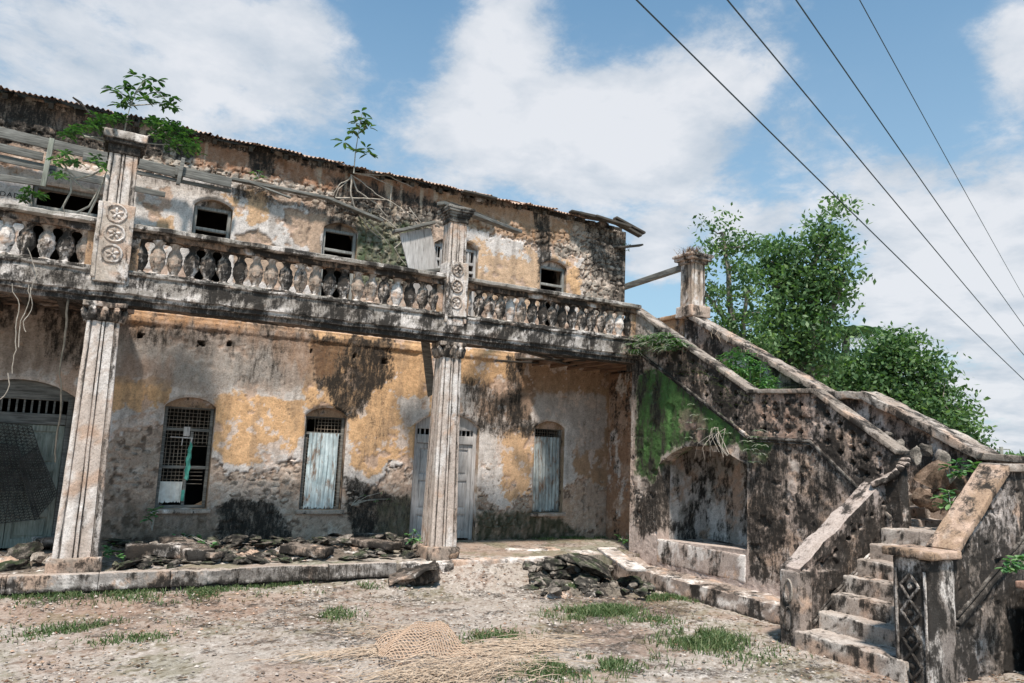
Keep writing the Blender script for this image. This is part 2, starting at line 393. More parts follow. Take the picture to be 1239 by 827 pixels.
def wobble(p0, p1, n=8, amp=.1, seed=0, sag=0):
    t = np.linspace(0, 1, n)[:, None]; P = np.array(p0)*(1-t)+np.array(p1)*t
    d = np.stack([fbm(P*1.0+seed*5.1, 1.7, 2, seed+k) for k in range(3)], 1)*amp*np.sin(math.pi*t)**.5
    P = P+d; P[:, 2] -= (sag*4*t*(1-t))[:, 0]; return P
def sweep(mb, prof, path_o, dirs, cell):
    """closed profile of (a, b) offsets carried along straight line: path_o start, dirs = (along, a, b, length)"""
    al, A, B, L = dirs; n = max(2, int(L/cell)+1); s = np.linspace(0, L, n); prof = np.asarray(prof, float); k = len(prof)
    V = (np.array(path_o)+s[:, None, None]*np.array(al)+prof[None, :, :1]*np.array(A)+prof[None, :, 1:]*np.array(B)).reshape(-1, 3)
    q = []
    i = np.arange(n-1)[:, None]*k; j = np.arange(k)[None, :]
    q = np.stack([(i+j), (i+(j+1) % k), (i+k+(j+1) % k), (i+k+j)], -1).reshape(-1, 4)
    mb.add(V, q)
    for e in (0, n-1):
        c = V[e*k:(e+1)*k]; ctr = c.mean(0); tt = [(a, (a+1) % k, k) if e else ((a+1) % k, a, k) for a in range(k)]
        mb.add(np.concatenate([c, ctr[None]]), None, tt)
    return mb
def densify(poly, step, closed=True):
    P = np.asarray(poly, float); out = []; n = len(P)
    for i in range(n if closed else n-1):
        a, b = P[i], P[(i+1) % n]; k = max(1, int(np.linalg.norm(b-a)/step))
        for t in range(k): out.append(a+(b-a)*t/k)
    if not closed: out.append(P[-1])
    return np.array(out)
def panel(mb, poly, holes, O, U, V, N, cell, disp=None, th=.3, rim_cell=None, back=True, fade=.04):
    """flat wall: finely gridded front face cut by openings, rims of thickness th and a coarse back"""
    O, U, V, N = (np.array(a, float) for a in (O, U, V, N)); rc = rim_cell or cell*2
    loops = [poly]+list(holes)
    def face(c, off, dz, flip):
        P = np.array(poly); lo = P.min(0)-c*.5; hi = P.max(0)+c*.5
        nu = int((hi[0]-lo[0])/c)+2; nv = int((hi[1]-lo[1])/c)+2
        uu, vv = np.meshgrid(lo[0]+np.arange(nu)*c, lo[1]+np.arange(nv)*c, indexing='ij'); u = uu.ravel().copy(); v = vv.ravel().copy()
        def sdf(u, v):
            s = sdpoly(u, v, poly)
            for h in holes: s = np.minimum(s, -sdpoly(u, v, h))
            return s
        s = sdf(u, v)
        for _ in range(2):
            near = (s < 0) & (s > -c*1.05); un, vn = u[near], v[near]; e = c*.05
            gu = (sdf(un+e, vn)-sdf(un-e, vn))/(2*e); gv = (sdf(un, vn+e)-sdf(un, vn-e))/(2*e); gl = np.maximum(np.hypot(gu, gv), .3)
            u[near] = un-gu/gl*s[near]; v[near] = vn-gv/gl*s[near]; s[near] = sdf(u[near], v[near])
        q = grid_q(nu, nv); ok = (s[q] > -c*.3).all(1); q = q[ok]
        used = np.unique(q); mp = np.full(len(u), -1); mp[used] = np.arange(len(used)); q = mp[q]; u, v, s = u[used], v[used], s[used]
        P3 = O+u[:, None]*U+v[:, None]*V
        if dz is not None: P3 = P3+(dz(u, v, P3)*ss(0, fade, np.maximum(s, 0)))[:, None]*N
        P3 = P3-off*N
        cr = np.dot(np.cross(U, V), N) > 0
        mb.add(P3, q if cr != flip else q[:, ::-1])
    face(cell, 0, disp, False)
    if back: face(max(cell*5, .1), th, None, True)
    for k, lp in enumerate(loops):
        D = densify(lp, rc); n = len(D); m_ = max(2, int(th/rc)+1); d = np.linspace(0, th, m_)
        V3 = (O+D[:, None, :1]*U+D[:, None, 1:]*V)-(d[None, :, None]*N); i = np.arange(n)[:, None]; j = np.arange(m_-1)[None, :]
        q = np.stack([i*m_+j, ((i+1) % n)*m_+j, ((i+1) % n)*m_+j+1, i*m_+j+1], -1).reshape(-1, 4)
        area = .5*np.sum(D[:, 0]*np.roll(D[:, 1], -1)-np.roll(D[:, 0], -1)*D[:, 1]); fl = (area > 0) == (k == 0)
        if np.dot(np.cross(U, V), N) <= 0: fl = not fl
        mb.add(V3.reshape(-1, 3), q[:, ::-1] if fl else q)
    return mb
def arch(x0, x1, z0, z1, rise, n=10):
    """opening with a segmental head: z1 springing, rise above"""
    w = (x1-x0)/2; cx = (x0+x1)/2; rr = (w*w+rise*rise)/(2*rise); a = math.asin(w/rr)
    return [(x0, z0), (x1, z0)]+[(cx+rr*math.sin(a*(1-2*k/n)), z1+rise-rr+rr*math.cos(a*(1-2*k/n))) for k in range(n+1)]

def quadcloud(P, size, aspect=.45, seed=0, up=.3, fold=True):
    """leaf shaped quads at points P"""
    r = np.random.default_rng(seed); n = len(P); d = r.normal(size=(n, 3)); d[:, 2] -= .25; d /= np.linalg.norm(d, axis=1, keepdims=True)
    w = np.cross(d, r.normal(size=(n, 3))+np.array([0, 0, up])); w /= np.maximum(np.linalg.norm(w, axis=1, keepdims=True), 1e-6)
    s = size*(.6+.8*r.random((n, 1))); a = P; b = P+d*s*.45+w*s*aspect*.5; c = P+d*s; e = P+d*s*.45-w*s*aspect*.5
    V = np.stack([a, b, c, e], 1).reshape(-1, 3); q = np.arange(n*4).reshape(-1, 4); rn = np.repeat(r.random(n), 4); return V, q, rn
PINK = np.array((.47, .38, .325)); WHITE = np.array((.70, .635, .60)); OCHRE = np.array((.67, .42, .235)); BARE = np.array((.50, .355, .275))
GREY = np.array((.28, .25, .23)); BLACK = np.array((.030, .026, .023)); MOSS = np.array((.040, .085, .025)); STONEC = np.array((.36, .31, .265)); RUSTC = np.array((.27, .13, .07))
def lerp(c, col, m):
    if c.shape[1] == 3: return c*(1-m[:, None])+np.asarray(col)*m[:, None]
    col = np.asarray(col, float); dark = col.sum() < .2 and col[1] < col[0]*1.25; m2 = (m*.55 if dark else m)[:, None]
    return np.concatenate([c[:, :3]*(1-m2)+col*m2, c[:, 3:]*(1-m[:, None])+(.80 if dark else .14)*m[:, None]], 1)
def stain_paint(base=PINK, black=.5, brown=.3, pale=.25, seed=0, st=(1, 1, .45), light=WHITE, moss=0, lowblack=0):
    def f(P, Nn):
        c = np.tile(base, (len(P), 1)); Wp = np.stack([fbm(P, 3.1, 3, seed+60+i_) for i_ in range(3)], 1)*.10; P = P+Wp; a = fbm(P, 1.6, 5, seed, .6, st); b = fbm(P, 5.5, 4, seed+50, .62, st); d = fbm(P, 22, 3, seed+90, .6)
        c = lerp(c, light, ss(.0, .20, fbm(P, 3.3, 4, seed+7, .6, st)+.25*d-.3+pale))
        c = lerp(c, BARE, ss(.05, .3, fbm(P, 2.7, 4, seed+17, .6)+.3*d-.4+brown))
        sk = fbm(P, 4.5, 4, seed+120, .6, (1, 1, .14)); k = .34*a+.62*b+.38*d+.55*sk-.40+black*.80
        if moss: c = lerp(c, MOSS, ss(0, .15, fbm(P, 1.9, 4, seed+31, .6)+.3*b-.5+moss))
        c = c*(1+.18*d)[:, None]; return np.concatenate([c, np.clip(.47+k*1.1, 0, .92)[:, None]], 1)
    return f

# ------------------------------------------------------------------ main wall of the mansion
YW = 2.0
def PZ(px, Y=YW):
    return [tuple(aY(a, b, Y)[[0, 2]]) for a, b in px]
WIN_LOW = [arch(1.03, 1.83, .62, 2.33, .15), arch(3.37, 4.14, .60, 2.30, .15), arch(8.21, 8.96, .53, 2.31, .15)]
DOOR_LOW = [arch(5.50, 6.90, -.02, 2.23, .26), arch(-1.72, -.28, -.02, 2.36, .23)]
WIN_UP = [arch(1.15, 1.79, 4.15, 5.84, .13), arch(3.42, 4.09, 4.15, 5.84, .13), arch(5.68, 6.68, 4.0, 5.93, .16), arch(8.20, 8.88, 4.15, 5.86, .13), [(-1.22, 4.0), (-.22, 4.0), (-.22, 5.72), (-1.22, 5.72)]]
SOCK = [.55, 1.5, 2.0, 3.3, 4.2, 4.7, 6.0]
def L_(x, z, P, px, soft, amp, seed, scale=3.2, st=(1, 1, 1)):
    s = sdpoly(x, z, PZ(px)); n = fbm(P, scale, 5, seed, .62, st)
    return ss(-soft, soft, s+amp*n)
LAY = [
 # colour, height, opacity, soft, amp, polygon of photo pixels on the wall plane
 ('P', WHITE*.93, .034, 1, .03, .16, [(-150, 360), (800, 385), (800, 600), (735, 592), (700, 582), (686, 596), (640, 600), (612, 622), (590, 602), (575, 590), (495, 572), (470, 562), (455, 590), (440, 602), (422, 588), (366, 560), (350, 562), (335, 573), (310, 567), (275, 572), (262, 560), (200, 505), (188, 512), (165, 527), (150, 520), (130, 537), (-150, 560)]),
 ('C1', np.array((.47, .42, .385)), .02, 1, .02, .12, [(266, 592), (300, 583), (332, 590), (345, 618), (340, 640), (325, 628), (300, 606), (272, 612)]),
 ('C2', np.array((.40, .33, .28)), .018, 1, .02, .08, [(372, 618), (440, 622), (436, 640), (372, 645)]),
 ('C3', np.array((.45, .39, .35)), .018, 1, .02, .14, [(255, 590), (262, 620), (215, 640), (200, 622), (222, 618), (255, 620)]),
 ('C4', np.array((.50, .44, .40)), .018, 1, .02, .2, [(700, 590), (735, 560), (738, 640), (690, 640)]),
 ('O1', OCHRE, .004, 1, .02, .07, [(120, 450), (207, 462), (203, 500), (185, 494), (168, 503), (152, 490), (125, 508)]),
 ('O2', OCHRE, .004, 1, .02, .07, [(258, 476), (370, 482), (368, 525), (352, 556), (335, 545), (318, 548), (318, 562), (272, 558), (258, 540)]),
 ('O3', OCHRE*.95, .004, 1, .02, .09, [(368, 470), (375, 395), (522, 400), (525, 530), (503, 560), (470, 556), (447, 580), (424, 565), (422, 500), (368, 492)]),
 ('O4', OCHRE*.8, .004, .9, .03, .08, [(140, 372), (530, 398), (525, 418), (300, 400), (140, 388)]),
 ('O5', OCHRE*.92, .004, 1, .02, .10, [(552, 418), (626, 425), (628, 458), (600, 475), (556, 462)]),
 ('O6', OCHRE*.9, .004, .9, .02, .2, [(590, 520), (648, 518), (645, 600), (615, 612), (598, 560)]),
 ('O7', np.array((.42, .27, .17)), .003, .95, .04, .12, [(622, 440), (742, 445), (742, 600), (703, 585), (690, 560), (695, 530), (730, 515), (728, 482), (640, 478), (625, 470)]),
 ('W1', WHITE*.9, .006, .9, .03, .07, [(582, 520), (604, 516), (606, 575), (596, 590), (583, 570)]),
 ('W2', WHITE*.95, .006, .9, .03, .08, [(478, 480), (520, 478), (520, 512), (486, 512)]),
 ('W3', np.array((.50, .44, .41)), .002, .85, .05, .08, [(640, 474), (732, 478), (727, 540), (700, 555), (690, 515), (668, 503), (648, 518)]),
 ('B1', np.array((.43, .315, .245)), .0, .62, .05, .14, [(-150, 350), (560, 392), (378, 398), (378, 462), (330, 478), (268, 474), (262, 487), (206, 468), (130, 452), (-150, 440)]),
 ('B2', np.array((.31, .19, .12)), 0, .85, .05, .12, [(575, 462), (648, 455), (645, 512), (580, 508)]),
 ('P2', WHITE*.93, .032, 1, .03, .12, [(-200, 190), (60, 205), (165, 205), (285, 222), (400, 262), (402, 345), (400, 375), (-200, 330)]),
 ('P3', WHITE*.9, .032, 1, .03, .16, [(556, 275), (648, 300), (700, 318), (704, 380), (556, 360)]),
 ('U1', OCHRE*.85, .004, .8, .04, .55, [(556, 285), (700, 318), (704, 380), (556, 360)]),
 ('U2', OCHRE*.9, .004, .9, .03, .12, [(293, 228), (322, 230), (330, 262), (303, 275)]),
 ('U3', OCHRE*.9, .004, .9, .02, .08, [(190, 262), (207, 264), (206, 284), (192, 281)]),
 ('U4', OCHRE*.95, .004, .9, .03, .10, [(262, 228), (290, 238), (292, 262), (283, 262)]),
 ('U5', OCHRE*.95, .002, .95, .02, .06, [(684, 318), (702, 325), (702, 372), (684, 368)]),
]
BAREUP = [[(172, 246), (198, 250), (198, 264), (182, 264)], [(283, 284), (312, 278), (330, 298), (352, 322), (396, 330), (396, 350), (283, 340)], [(342, 252), (380, 260), (378, 290), (366, 300), (352, 286)], [(372, 250), (405, 262), (392, 280), (385, 335), (372, 320)]]
def wall_fields(P):
    x, z = P[:, 0], P[:, 2]; n = len(x)
    Q = np.stack([x, np.full(n, 2.0), z], 1)
    lo = z < 3.72
    c = np.tile(BARE, (n, 1)); c = np.concatenate([c, np.full((n, 1), .16)], 1); H = np.zeros(n)
    f1, fe, idc = voro(x+.02*fbm(Q, 9, 2, 5), z*1.35+.02*fbm(Q, 9, 2, 6), .17, 3)
    stone = ss(.03, .16, fe); big = ss(-.05, .2, fbm(Q, .9, 3, 77)-.02)
    rub = np.clip(ss(6.28, 6.36, z)*ss(6.72, 6.6, z)+L_(x, z, Q, [(668, 250), (790, 260), (790, 400), (700, 390), (668, 330)], .1, .3, 9)+L_(x, z, Q, [(400, 235), (520, 262), (530, 360), (400, 345)], .1, .2, 10)
               + L_(x, z, Q, [(560, 560), (640, 595), (640, 640), (560, 640)], .1, .3, 11)*.9+L_(x, z, Q, [(262, 565), (366, 560), (366, 640), (262, 640)], .1, .3, 12)*.5+L_(x, z, Q, [(120, 520), (200, 520), (200, 600), (120, 600)], .1, .3, 13)*.5+ss(3.42, 3.5, z)*ss(3.75, 3.68, z)*.9, 0, 1)
    c[:, :3] *= (1+.25*fbm(Q, 6, 5, 21, .65))[:, None]
    c = lerp(c, np.array((.46, .36, .29)), ss(.0, .3, fbm(Q, 2.2, 4, 22, .6))*.5)
    sc = STONEC*(1+.45*(idc-.5))[:, None] if False else STONEC[None, :]*(.75+.55*idc)[:, None]
    m = rub*stone; c[:, :3] = c[:, :3]*(1-m[:, None])+sc*m[:, None]; mj = rub*(1-ss(0, .07, fe)); c = lerp(c, (.07, .055, .045), mj*.75)
    # bare render: small embedded stones, lime smears, dark pits
    g1, ge, gi = voro(x+.015*fbm(Q, 14, 2, 15), z*1.2, .075, 13); peb = ss(.05, .22, ge)*ss(-.1, .25, fbm(Q, 3.1, 4, 16, .6)+.12)*(1-rub); c[:, :3] = c[:, :3]*(1-peb[:, None]*.75)+(np.array((.56, .42, .33))[None, :]*(.62+.6*gi)[:, None])*(peb*.75)[:, None]
    c = lerp(c, np.array((.61, .50, .425)), ss(.12, .2, fbm(Q, 4.2, 5, 17, .65))*.8); pit = ss(.26, .34, fbm(Q, 8, 4, 18, .65)); c = lerp(c, BARE*.3, pit*.8); H += .016*peb*gi-.02*pit
    H += rub*(.035*stone*(.5+idc))+.012*fbm(Q, 7, 5, 23, .65)+.010*fbm(Q, 26, 3, 24)
    cover = np.zeros(n)
    for k, (nm, col, h, op, soft, amp, px) in enumerate(LAY):
        s = sdpoly(x, z, PZ(px)); nn = fbm(Q, 2.3, 6, 100+k*3, .64)+.35*fbm(Q, 14, 3, 300+k)
        big_s = s+amp*2.0*nn; m = ss(-.012 if soft < .035 else -soft, .012 if soft < .035 else soft, big_s)*op
        if nm == 'P' or nm[0] in 'OBW': m = m*(z < 3.86)
        if nm[0] == 'P': cover = np.maximum(cover, m); H = H*(1-m*.75)+h*m
        elif nm[0] in 'OU': m = m*ss(.2, .9, cover); H += .003*m
        else: m = m*(.35+.65*cover)
        colv = np.asarray(col)[None, :]*(1+.22*fbm(Q, 3, 5, 500+k, .65, (1.6, 1, .7))+.10*fbm(Q, 18, 3, 501+k))[:, None]
        c[:, :3] = c[:, :3]*(1-m[:, None])+colv*m[:, None]
        if nm[0] == 'P':
            edge = ss(.05, .0, np.abs(big_s-.01))*(big_s > -.02); c = lerp(c, WHITE*1.05, edge*m*.7)
            under = ss(.035, .0, np.abs(big_s+.025)); c = lerp(c, BARE*.45, under*(1-m)*.8)
    # missing patches in the upper plaster
    for k, px in enumerate(BAREUP):
        s = sdpoly(x, z, PZ(px))+.13*fbm(Q, 3.2, 5, 700+k, .62); m = ss(-.012, .012, s)*cover; H -= .02*m
        c[:, :3] = c[:, :3]*(1-m[:, None])+(np.array((.46, .33, .245))*(1+.3*fbm(Q, 16, 3, 29)[:, None]))*m[:, None]; c = lerp(c, BARE*.4, ss(.02, 0, np.abs(s))*.7*cover)
    # small flaked-off spots everywhere in the plaster
    fl = fbm(Q, 2.6, 5, 801, .62)+.3*fbm(Q, 11, 3, 802); m = ss(.30, .34, fl)*cover*(.9); c = lerp(c, BARE*1.1, m); H -= .014*m
    fl = fbm(Q, 3.4, 5, 811, .62)+.3*fbm(Q, 13, 3, 812); m = ss(.29, .33, fl)*cover*lo*.9; c = lerp(c, np.array((.66, .55, .49)), m); H -= .003*m
    # fine vertical grime on plaster
    g = fbm(Q, 3.0, 5, 820, .62, (2.4, 1, .45)); c = lerp(c, (.16, .125, .10), ss(.05, .5, g)*.42*cover)
    # stain bodies
    st = fbm(Q, 1.9, 5, 830, .62, (2.2, 1, .55)); f = fbm(Q, 9, 4, 831, .65, (1.6, 1, .6)); gr = fbm(Q, 30, 3, 832)
    def stain(px, op, amp=.25, soft=.10, col=BLACK, k=0, thr=0, stv=(2.4, 1, .5)):
        nonlocal c
        s = sdpoly(x, z, PZ(px)); nn = fbm(Q, 2.8, 5, 840+k, .64, stv)
        m = ss(-soft, soft, s+amp*nn+.06*gr); m = m*np.clip(.78+.6*f+thr, .12, 1)*op; c = lerp(c, col, m)
    band = [(-150, 350), (376, 385), (378, 462), (330, 475), (268, 472), (262, 484), (206, 466), (130, 450), (-150, 440)]
    stain(band, .50, .35, .2, np.array((.13, .10, .08)), 1, -.1); stain([(135, 378), (375, 392), (375, 425), (135, 410)], .8, .5, .12, np.array((.045, .035, .03)), 51, -.1, (3.5, 1, .4)); stain([(140, 420), (375, 430), (330, 470), (205, 460)], .7, .45, .2, np.array((.42, .39, .37)), 52, 0, (1.5, 1, .8)); stain([(145, 450), (200, 455), (200, 440), (145, 430)], .6, .3, .1, np.array((.34, .17, .09)), 54, 0); stain([(270, 395), (378, 405), (378, 450), (340, 440)], .6, .4, .12, np.array((.36, .20, .11)), 55, 0, (3, 1, .4)); stain([(160, 375), (300, 385), (300, 400), (150, 395)], .7, .4, .15, np.array((.50, .27, .13)), 53, 0); stain([(130, 395), (340, 415), (330, 470), (268, 470), (262, 480), (206, 462), (130, 445)], .55, .3, .2, np.array((.31, .29, .27)), 2, -.25)
    stain([(160, 400), (250, 405), (255, 425), (165, 420)], .6, .3, .2, BLACK, 11, -.2); stain([(280, 430), (352, 420), (350, 465), (290, 468)], .7, .35, .2, BLACK, 12, -.25)
    stain([(377, 408), (474, 408), (472, 458), (452, 480), (428, 508), (405, 500), (395, 470), (378, 462)], .97, .18, .06, np.array((.035, .027, .022)), 3, .15)
    stain([(377, 412), (420, 412), (405, 460), (380, 458)], .75, .2, .08, np.array((.14, .075, .045)), 4, .1)
    stain([(432, 490), (470, 470), (478, 540), (440, 560)], .4, .3, .12, np.array((.06, .05, .04)), 5, -.2)
    stain([(556, 452), (590, 462), (640, 490), (645, 522), (585, 518), (562, 505)], .85, .3, .12, BLACK, 6, -.1)
    stain([(611, 430), (632, 432), (628, 515), (616, 515)], .85, .12, .05, BLACK, 7, .1)
    stain([(575, 508), (650, 515), (640, 530), (580, 525)], .8, .2, .08, BLACK, 8, 0)
    stain([(265, 612), (290, 600), (318, 604), (348, 625), (356, 665), (262, 665)], .93, .16, .04, np.array((.035, .035, .028)), 9, .15, (1, 1, 1))
    stain([(418, 578), (442, 586), (470, 600), (500, 604), (500, 670), (425, 670)], .93, .2, .05, np.array((.030, .035, .024)), 10, .15, (1, 1, 1))
    stain([(575, 622), (645, 618), (700, 640), (700, 680), (575, 680)], .9, .16, .05, np.array((.032, .042, .022)), 13, .1, (1, 1, 1))
    stain([(455, 615), (500, 600), (500, 670), (450, 670)], .6, .2, .08, MOSS*.6, 14, 0, (1, 1, 1)); stain([(120, 590), (265, 615), (265, 670), (120, 680)], .75, .3, .15, np.array((.10, .075, .055)), 15, 0, (1, 1, 1))
    stain([(-150, 352), (135, 372), (128, 440), (60, 440), (48, 380), (30, 375), (20, 400), (-150, 400)], .85, .3, .1, np.array((.05, .035, .025)), 16, 0)
    # under the eave: rusty bands, soot, rubble, moss; eave shade painted as black strips
    stain([(-200, 60), (240, 160), (240, 195), (150, 188), (-200, 150)], .93, .12, .05, np.array((.022, .016, .014)), 20, .3)
    stain([(60, 120), (150, 150), (150, 185), (60, 160)], .5, .25, .1, RUSTC*.7, 21, 0)
    stain([(235, 168), (540, 232), (540, 258), (400, 232), (235, 200)], .85, .12, .05, RUSTC, 22, .1); stain([(300, 178), (330, 184), (330, 212), (302, 208)], .95, .15, .05, BLACK, 23, .1); stain([(235, 160), (430, 205), (430, 213), (235, 172)], .8, .1, .04, BLACK*1.5, 24, .1)
    stain([(530, 232), (655, 262), (692, 270), (690, 296), (640, 292), (540, 272)], .85, .12, .06, np.array((.38, .225, .13)), 25, .1)
    stain([(400, 210), (540, 245), (545, 275), (520, 262), (400, 240)], .85, .2, .08, BLACK, 26, .1); stain([(398, 240), (525, 262), (528, 360), (398, 350)], .72, .2, .08, BLACK*1.3, 27, -.05, (1, 1, 1))
    stain([(430, 260), (515, 275), (505, 345), (425, 345)], .7, .4, .15, MOSS, 28, 0, (1, 1, 1)); stain([(400, 300), (440, 300), (440, 345), (402, 340)], .5, .3, .15, MOSS*1.3, 29, 0, (1, 1, 1))
    stain([(648, 258), (664, 262), (668, 335), (650, 340)], .93, .15, .05, BLACK, 30, .1); stain([(704, 262), (790, 270), (790, 330), (735, 345), (712, 320)], .82, .25, .1, np.array((.04, .038, .034)), 31, 0, (1, 1, 1)); stain([(735, 335), (770, 340), (770, 375), (738, 365)], .8, .3, .1, BLACK, 32, 0, (1, 1, 1))
    stain([(555, 235), (790, 262), (790, 272), (555, 245)], .7, .1, .04, BLACK, 33, .1); stain([(250, 222), (300, 228), (300, 238), (250, 232)], .8, .2, .06, BLACK, 34, 0)
    stain([(165, 205), (400, 250), (400, 262), (165, 218)], .6, .2, .08, BLACK*2, 35, 0)
    # lime and guano dribbles under the eave
    dr = fbm(Q, 9, 2, 871, .5, (1, 1, .06)); m = ss(.42, .5, dr)*ss(6.2, 6.5, z)*ss(7.2, 6.9, z); c = lerp(c, (.50, .40, .31), m*.7)
    # cracks
    cr = np.abs(fbm(Q, 1.6, 5, 881, .6)); m = ss(.010, .0, cr)*ss(.0, .2, fbm(Q, .8, 2, 882)); c = lerp(c, BARE*.3, m*.8); H -= .008*m
    # joist sockets left where the balcony floor fell in, shade painted inside
    for k, sx in enumerate(SOCK):
        hx = sx+.03*math.sin(k*5.1); hz = 3.44+.02*math.sin(k*3.3); w_ = .032+.018*math.sin(k*7.7); d = np.maximum(np.abs(x-hx-.06*math.sin(k*9.1))/w_, np.abs(z-hz-.03*math.sin(k*4.7))/.04)+.5*gr; m = ss(1.15, .85, d); H -= .10*m; c = lerp(c, np.array((.05, .035, .03)), m)
    # hewn ledge between the storeys
    H += .03*ss(3.62, 3.66, z)*ss(3.80, 3.76, z)*(1+fbm(Q, 3, 4, 9))
    return np.clip(c, 0, 1), H

mansion = root('ruined_mansion', (4.0, 2.0, -.2), 'long two storey ruined mansion with peeling ochre plaster and a stone balcony', 'building')
mb = MB()
WCACHE = {}
def wall_disp(u, v, P):
    c, h = wall_fields(P); WCACHE['c'] = c; return h
panel(mb, [(-4.2, -.45), (10.5, -.45), (10.5, 7.0), (-4.2, 7.08)], WIN_LOW+DOOR_LOW+WIN_UP, (0, YW, 0), (1, 0, 0), (0, 0, 1), (0, -1, 0), .025,
      disp=wall_disp, th=.42, rim_cell=.07)
def wall_paint(P, Nn):
    n = len(WCACHE['c']); base = stain_paint(np.array((.40, .29, .20)), .25, .35, .2, 4)(P[n:], Nn[n:]); return np.concatenate([WCACHE['c'], base])
obj('wall', mb, 'masonry', mansion, wall_paint, sharp=50)
# plain outer walls, inner floor and ceiling: room faces coloured near black to stand in for shade
mb = MB(); side_paint = stain_paint(PINK*.8, .45, .4, .2, 8)
sbox(mb, 10.08, 10.5, 2.425, 8.6, -.4, 6.9, .12, .02); sbox(mb, -4.2, -3.8, 2.425, 8.6, -.4, 6.9, .3, .02); sbox(mb, -4.2, 10.5, 8.6, 9.0, -.4, 6.9, .3, .02)
mb.disp(.015, 2.0, 3); obj('side_wall', mb, 'masonry', mansion, side_paint)
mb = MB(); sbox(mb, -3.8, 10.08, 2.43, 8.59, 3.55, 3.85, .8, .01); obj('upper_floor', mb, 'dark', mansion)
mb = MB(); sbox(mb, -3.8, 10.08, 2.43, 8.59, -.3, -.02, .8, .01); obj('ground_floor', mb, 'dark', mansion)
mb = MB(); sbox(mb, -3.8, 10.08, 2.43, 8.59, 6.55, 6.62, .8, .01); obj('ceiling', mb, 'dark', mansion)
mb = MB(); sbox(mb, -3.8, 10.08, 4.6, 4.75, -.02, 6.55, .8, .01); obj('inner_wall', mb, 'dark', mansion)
mb = MB(); sbox(mb, -4.2, 9.6, YW+.40, YW+.6, 6.5, 7.22, .5, .01); obj('wall_plate', mb, 'darkwood', mansion)
# rough broken wall head at the right end and along the top
mb = MB()
for k in range(46):
    x = -4 + k*.32+rng.uniform(-.05, .05)
    if x > 10.3: break
    h = rng.uniform(.03, .09); sbox(mb, x, x+rng.uniform(.2, .34), YW+.0, YW+.38, 6.97, 7.05+h, .07, .03)
mb.disp(.02, 5, 12); obj('wall_head', mb, 'masonry', mansion, stain_paint(STONEC*.8, .6, .3, .2, 9))
# stones standing proud in the exposed rubble
def rock_mesh(name, mat, seed, dim=(1, 1, .7), sub=2, rough=.25, flat=0):
    import bmesh
    bm = bmesh.new(); bmesh.ops.create_icosphere(bm, subdivisions=sub, radius=.5); V = np.array([v.co[:] for v in bm.verts]); F = [[v.index for v in f.verts] for f in bm.faces]; bm.free()
    r = np.random.default_rng(seed)
    for _ in range(13):            # chop with random planes: broken, angular faces
        nrm = r.normal(size=3); nrm /= np.linalg.norm(nrm); d = r.uniform(.25, .43); k = V@nrm-d; V = V-np.maximum(k, 0)[:, None]*nrm
    n = np.linalg.norm(V, axis=1, keepdims=True); V = V*(1+rough*.6*fbm(V+seed*3.1, 3.0, 3, seed)[:, None]+rough*.35*fbm(V+seed*3.1, 11.0, 3, seed, .6)[:, None]); V = V*np.array(dim)
    m_ = MB(); m_.add(V, None, F); return m_.mesh(name, mat, None, 35)
WS = [rock_mesh('stone', 'wallstone', 30+i, (1, .5, .62), 2, .2) for i in range(6)]
def wall_stones(n, px, zr=None, s=(.09, .17), seed=0, mat=None):
    r = np.random.default_rng(seed); poly = PZ(px); P = np.array(poly); lo, hi = P.min(0), P.max(0); got = []
    tries = 0
    while len(got) < n and tries < n*40:
        tries += 1; x, z = r.uniform(lo, hi); 
        if sdpoly(np.array([x]), np.array([z]), poly)[0] < .04: continue
        sz = r.uniform(*s)
        if any(abs(x-a)/(sz+b)*1.9 < 1 and abs(z-c_)/(sz+b)*2.9 < 1 for a, c_, b in got): continue
        if any((-.12 < x-min(q[0] for q in h) and x < max(q[0] for q in h)+.12 and min(q[1] for q in h)-.1 < z < max(q[1] for q in h)+.12) for h in WIN_LOW+DOOR_LOW+WIN_UP): continue
        got.append((x, z, sz))
        put('stone', WS[r.integers(6)], mansion, (x, YW-.012, z), (r.uniform(-.2, .2), r.uniform(-.35, .35), 0), (sz*1.35, sz*.8, sz*1.25))
wall_stones(60, [(165, 196), (240, 212), (330, 222), (432, 246), (432, 258), (330, 236), (240, 224), (165, 210)], seed=1, s=(.08, .15))
wall_stones(55, [(672, 272), (755, 290), (752, 362), (705, 352), (690, 320), (672, 312)], seed=2, s=(.08, .17))
wall_stones(30, [(548, 285), (648, 308), (648, 298), (548, 272)], seed=3, s=(.07, .12))
wall_stones(34, [(584, 560), (640, 590), (640, 622), (584, 615)], seed=4, s=(.08, .16))
wall_stones(14, [(268, 572), (362, 575), (362, 612), (268, 600)], seed=5, s=(.09, .2))
wall_stones(12, [(130, 535), (195, 540), (192, 592), (135, 590)], seed=6, s=(.07, .13)); wall_stones(10, [(424, 560), (440, 610), (425, 620), (416, 600)], seed=7, s=(.07, .12))
wall_stones(14, [(505, 300), (545, 300), (545, 270), (505, 262)], seed=8, s=(.07, .12))

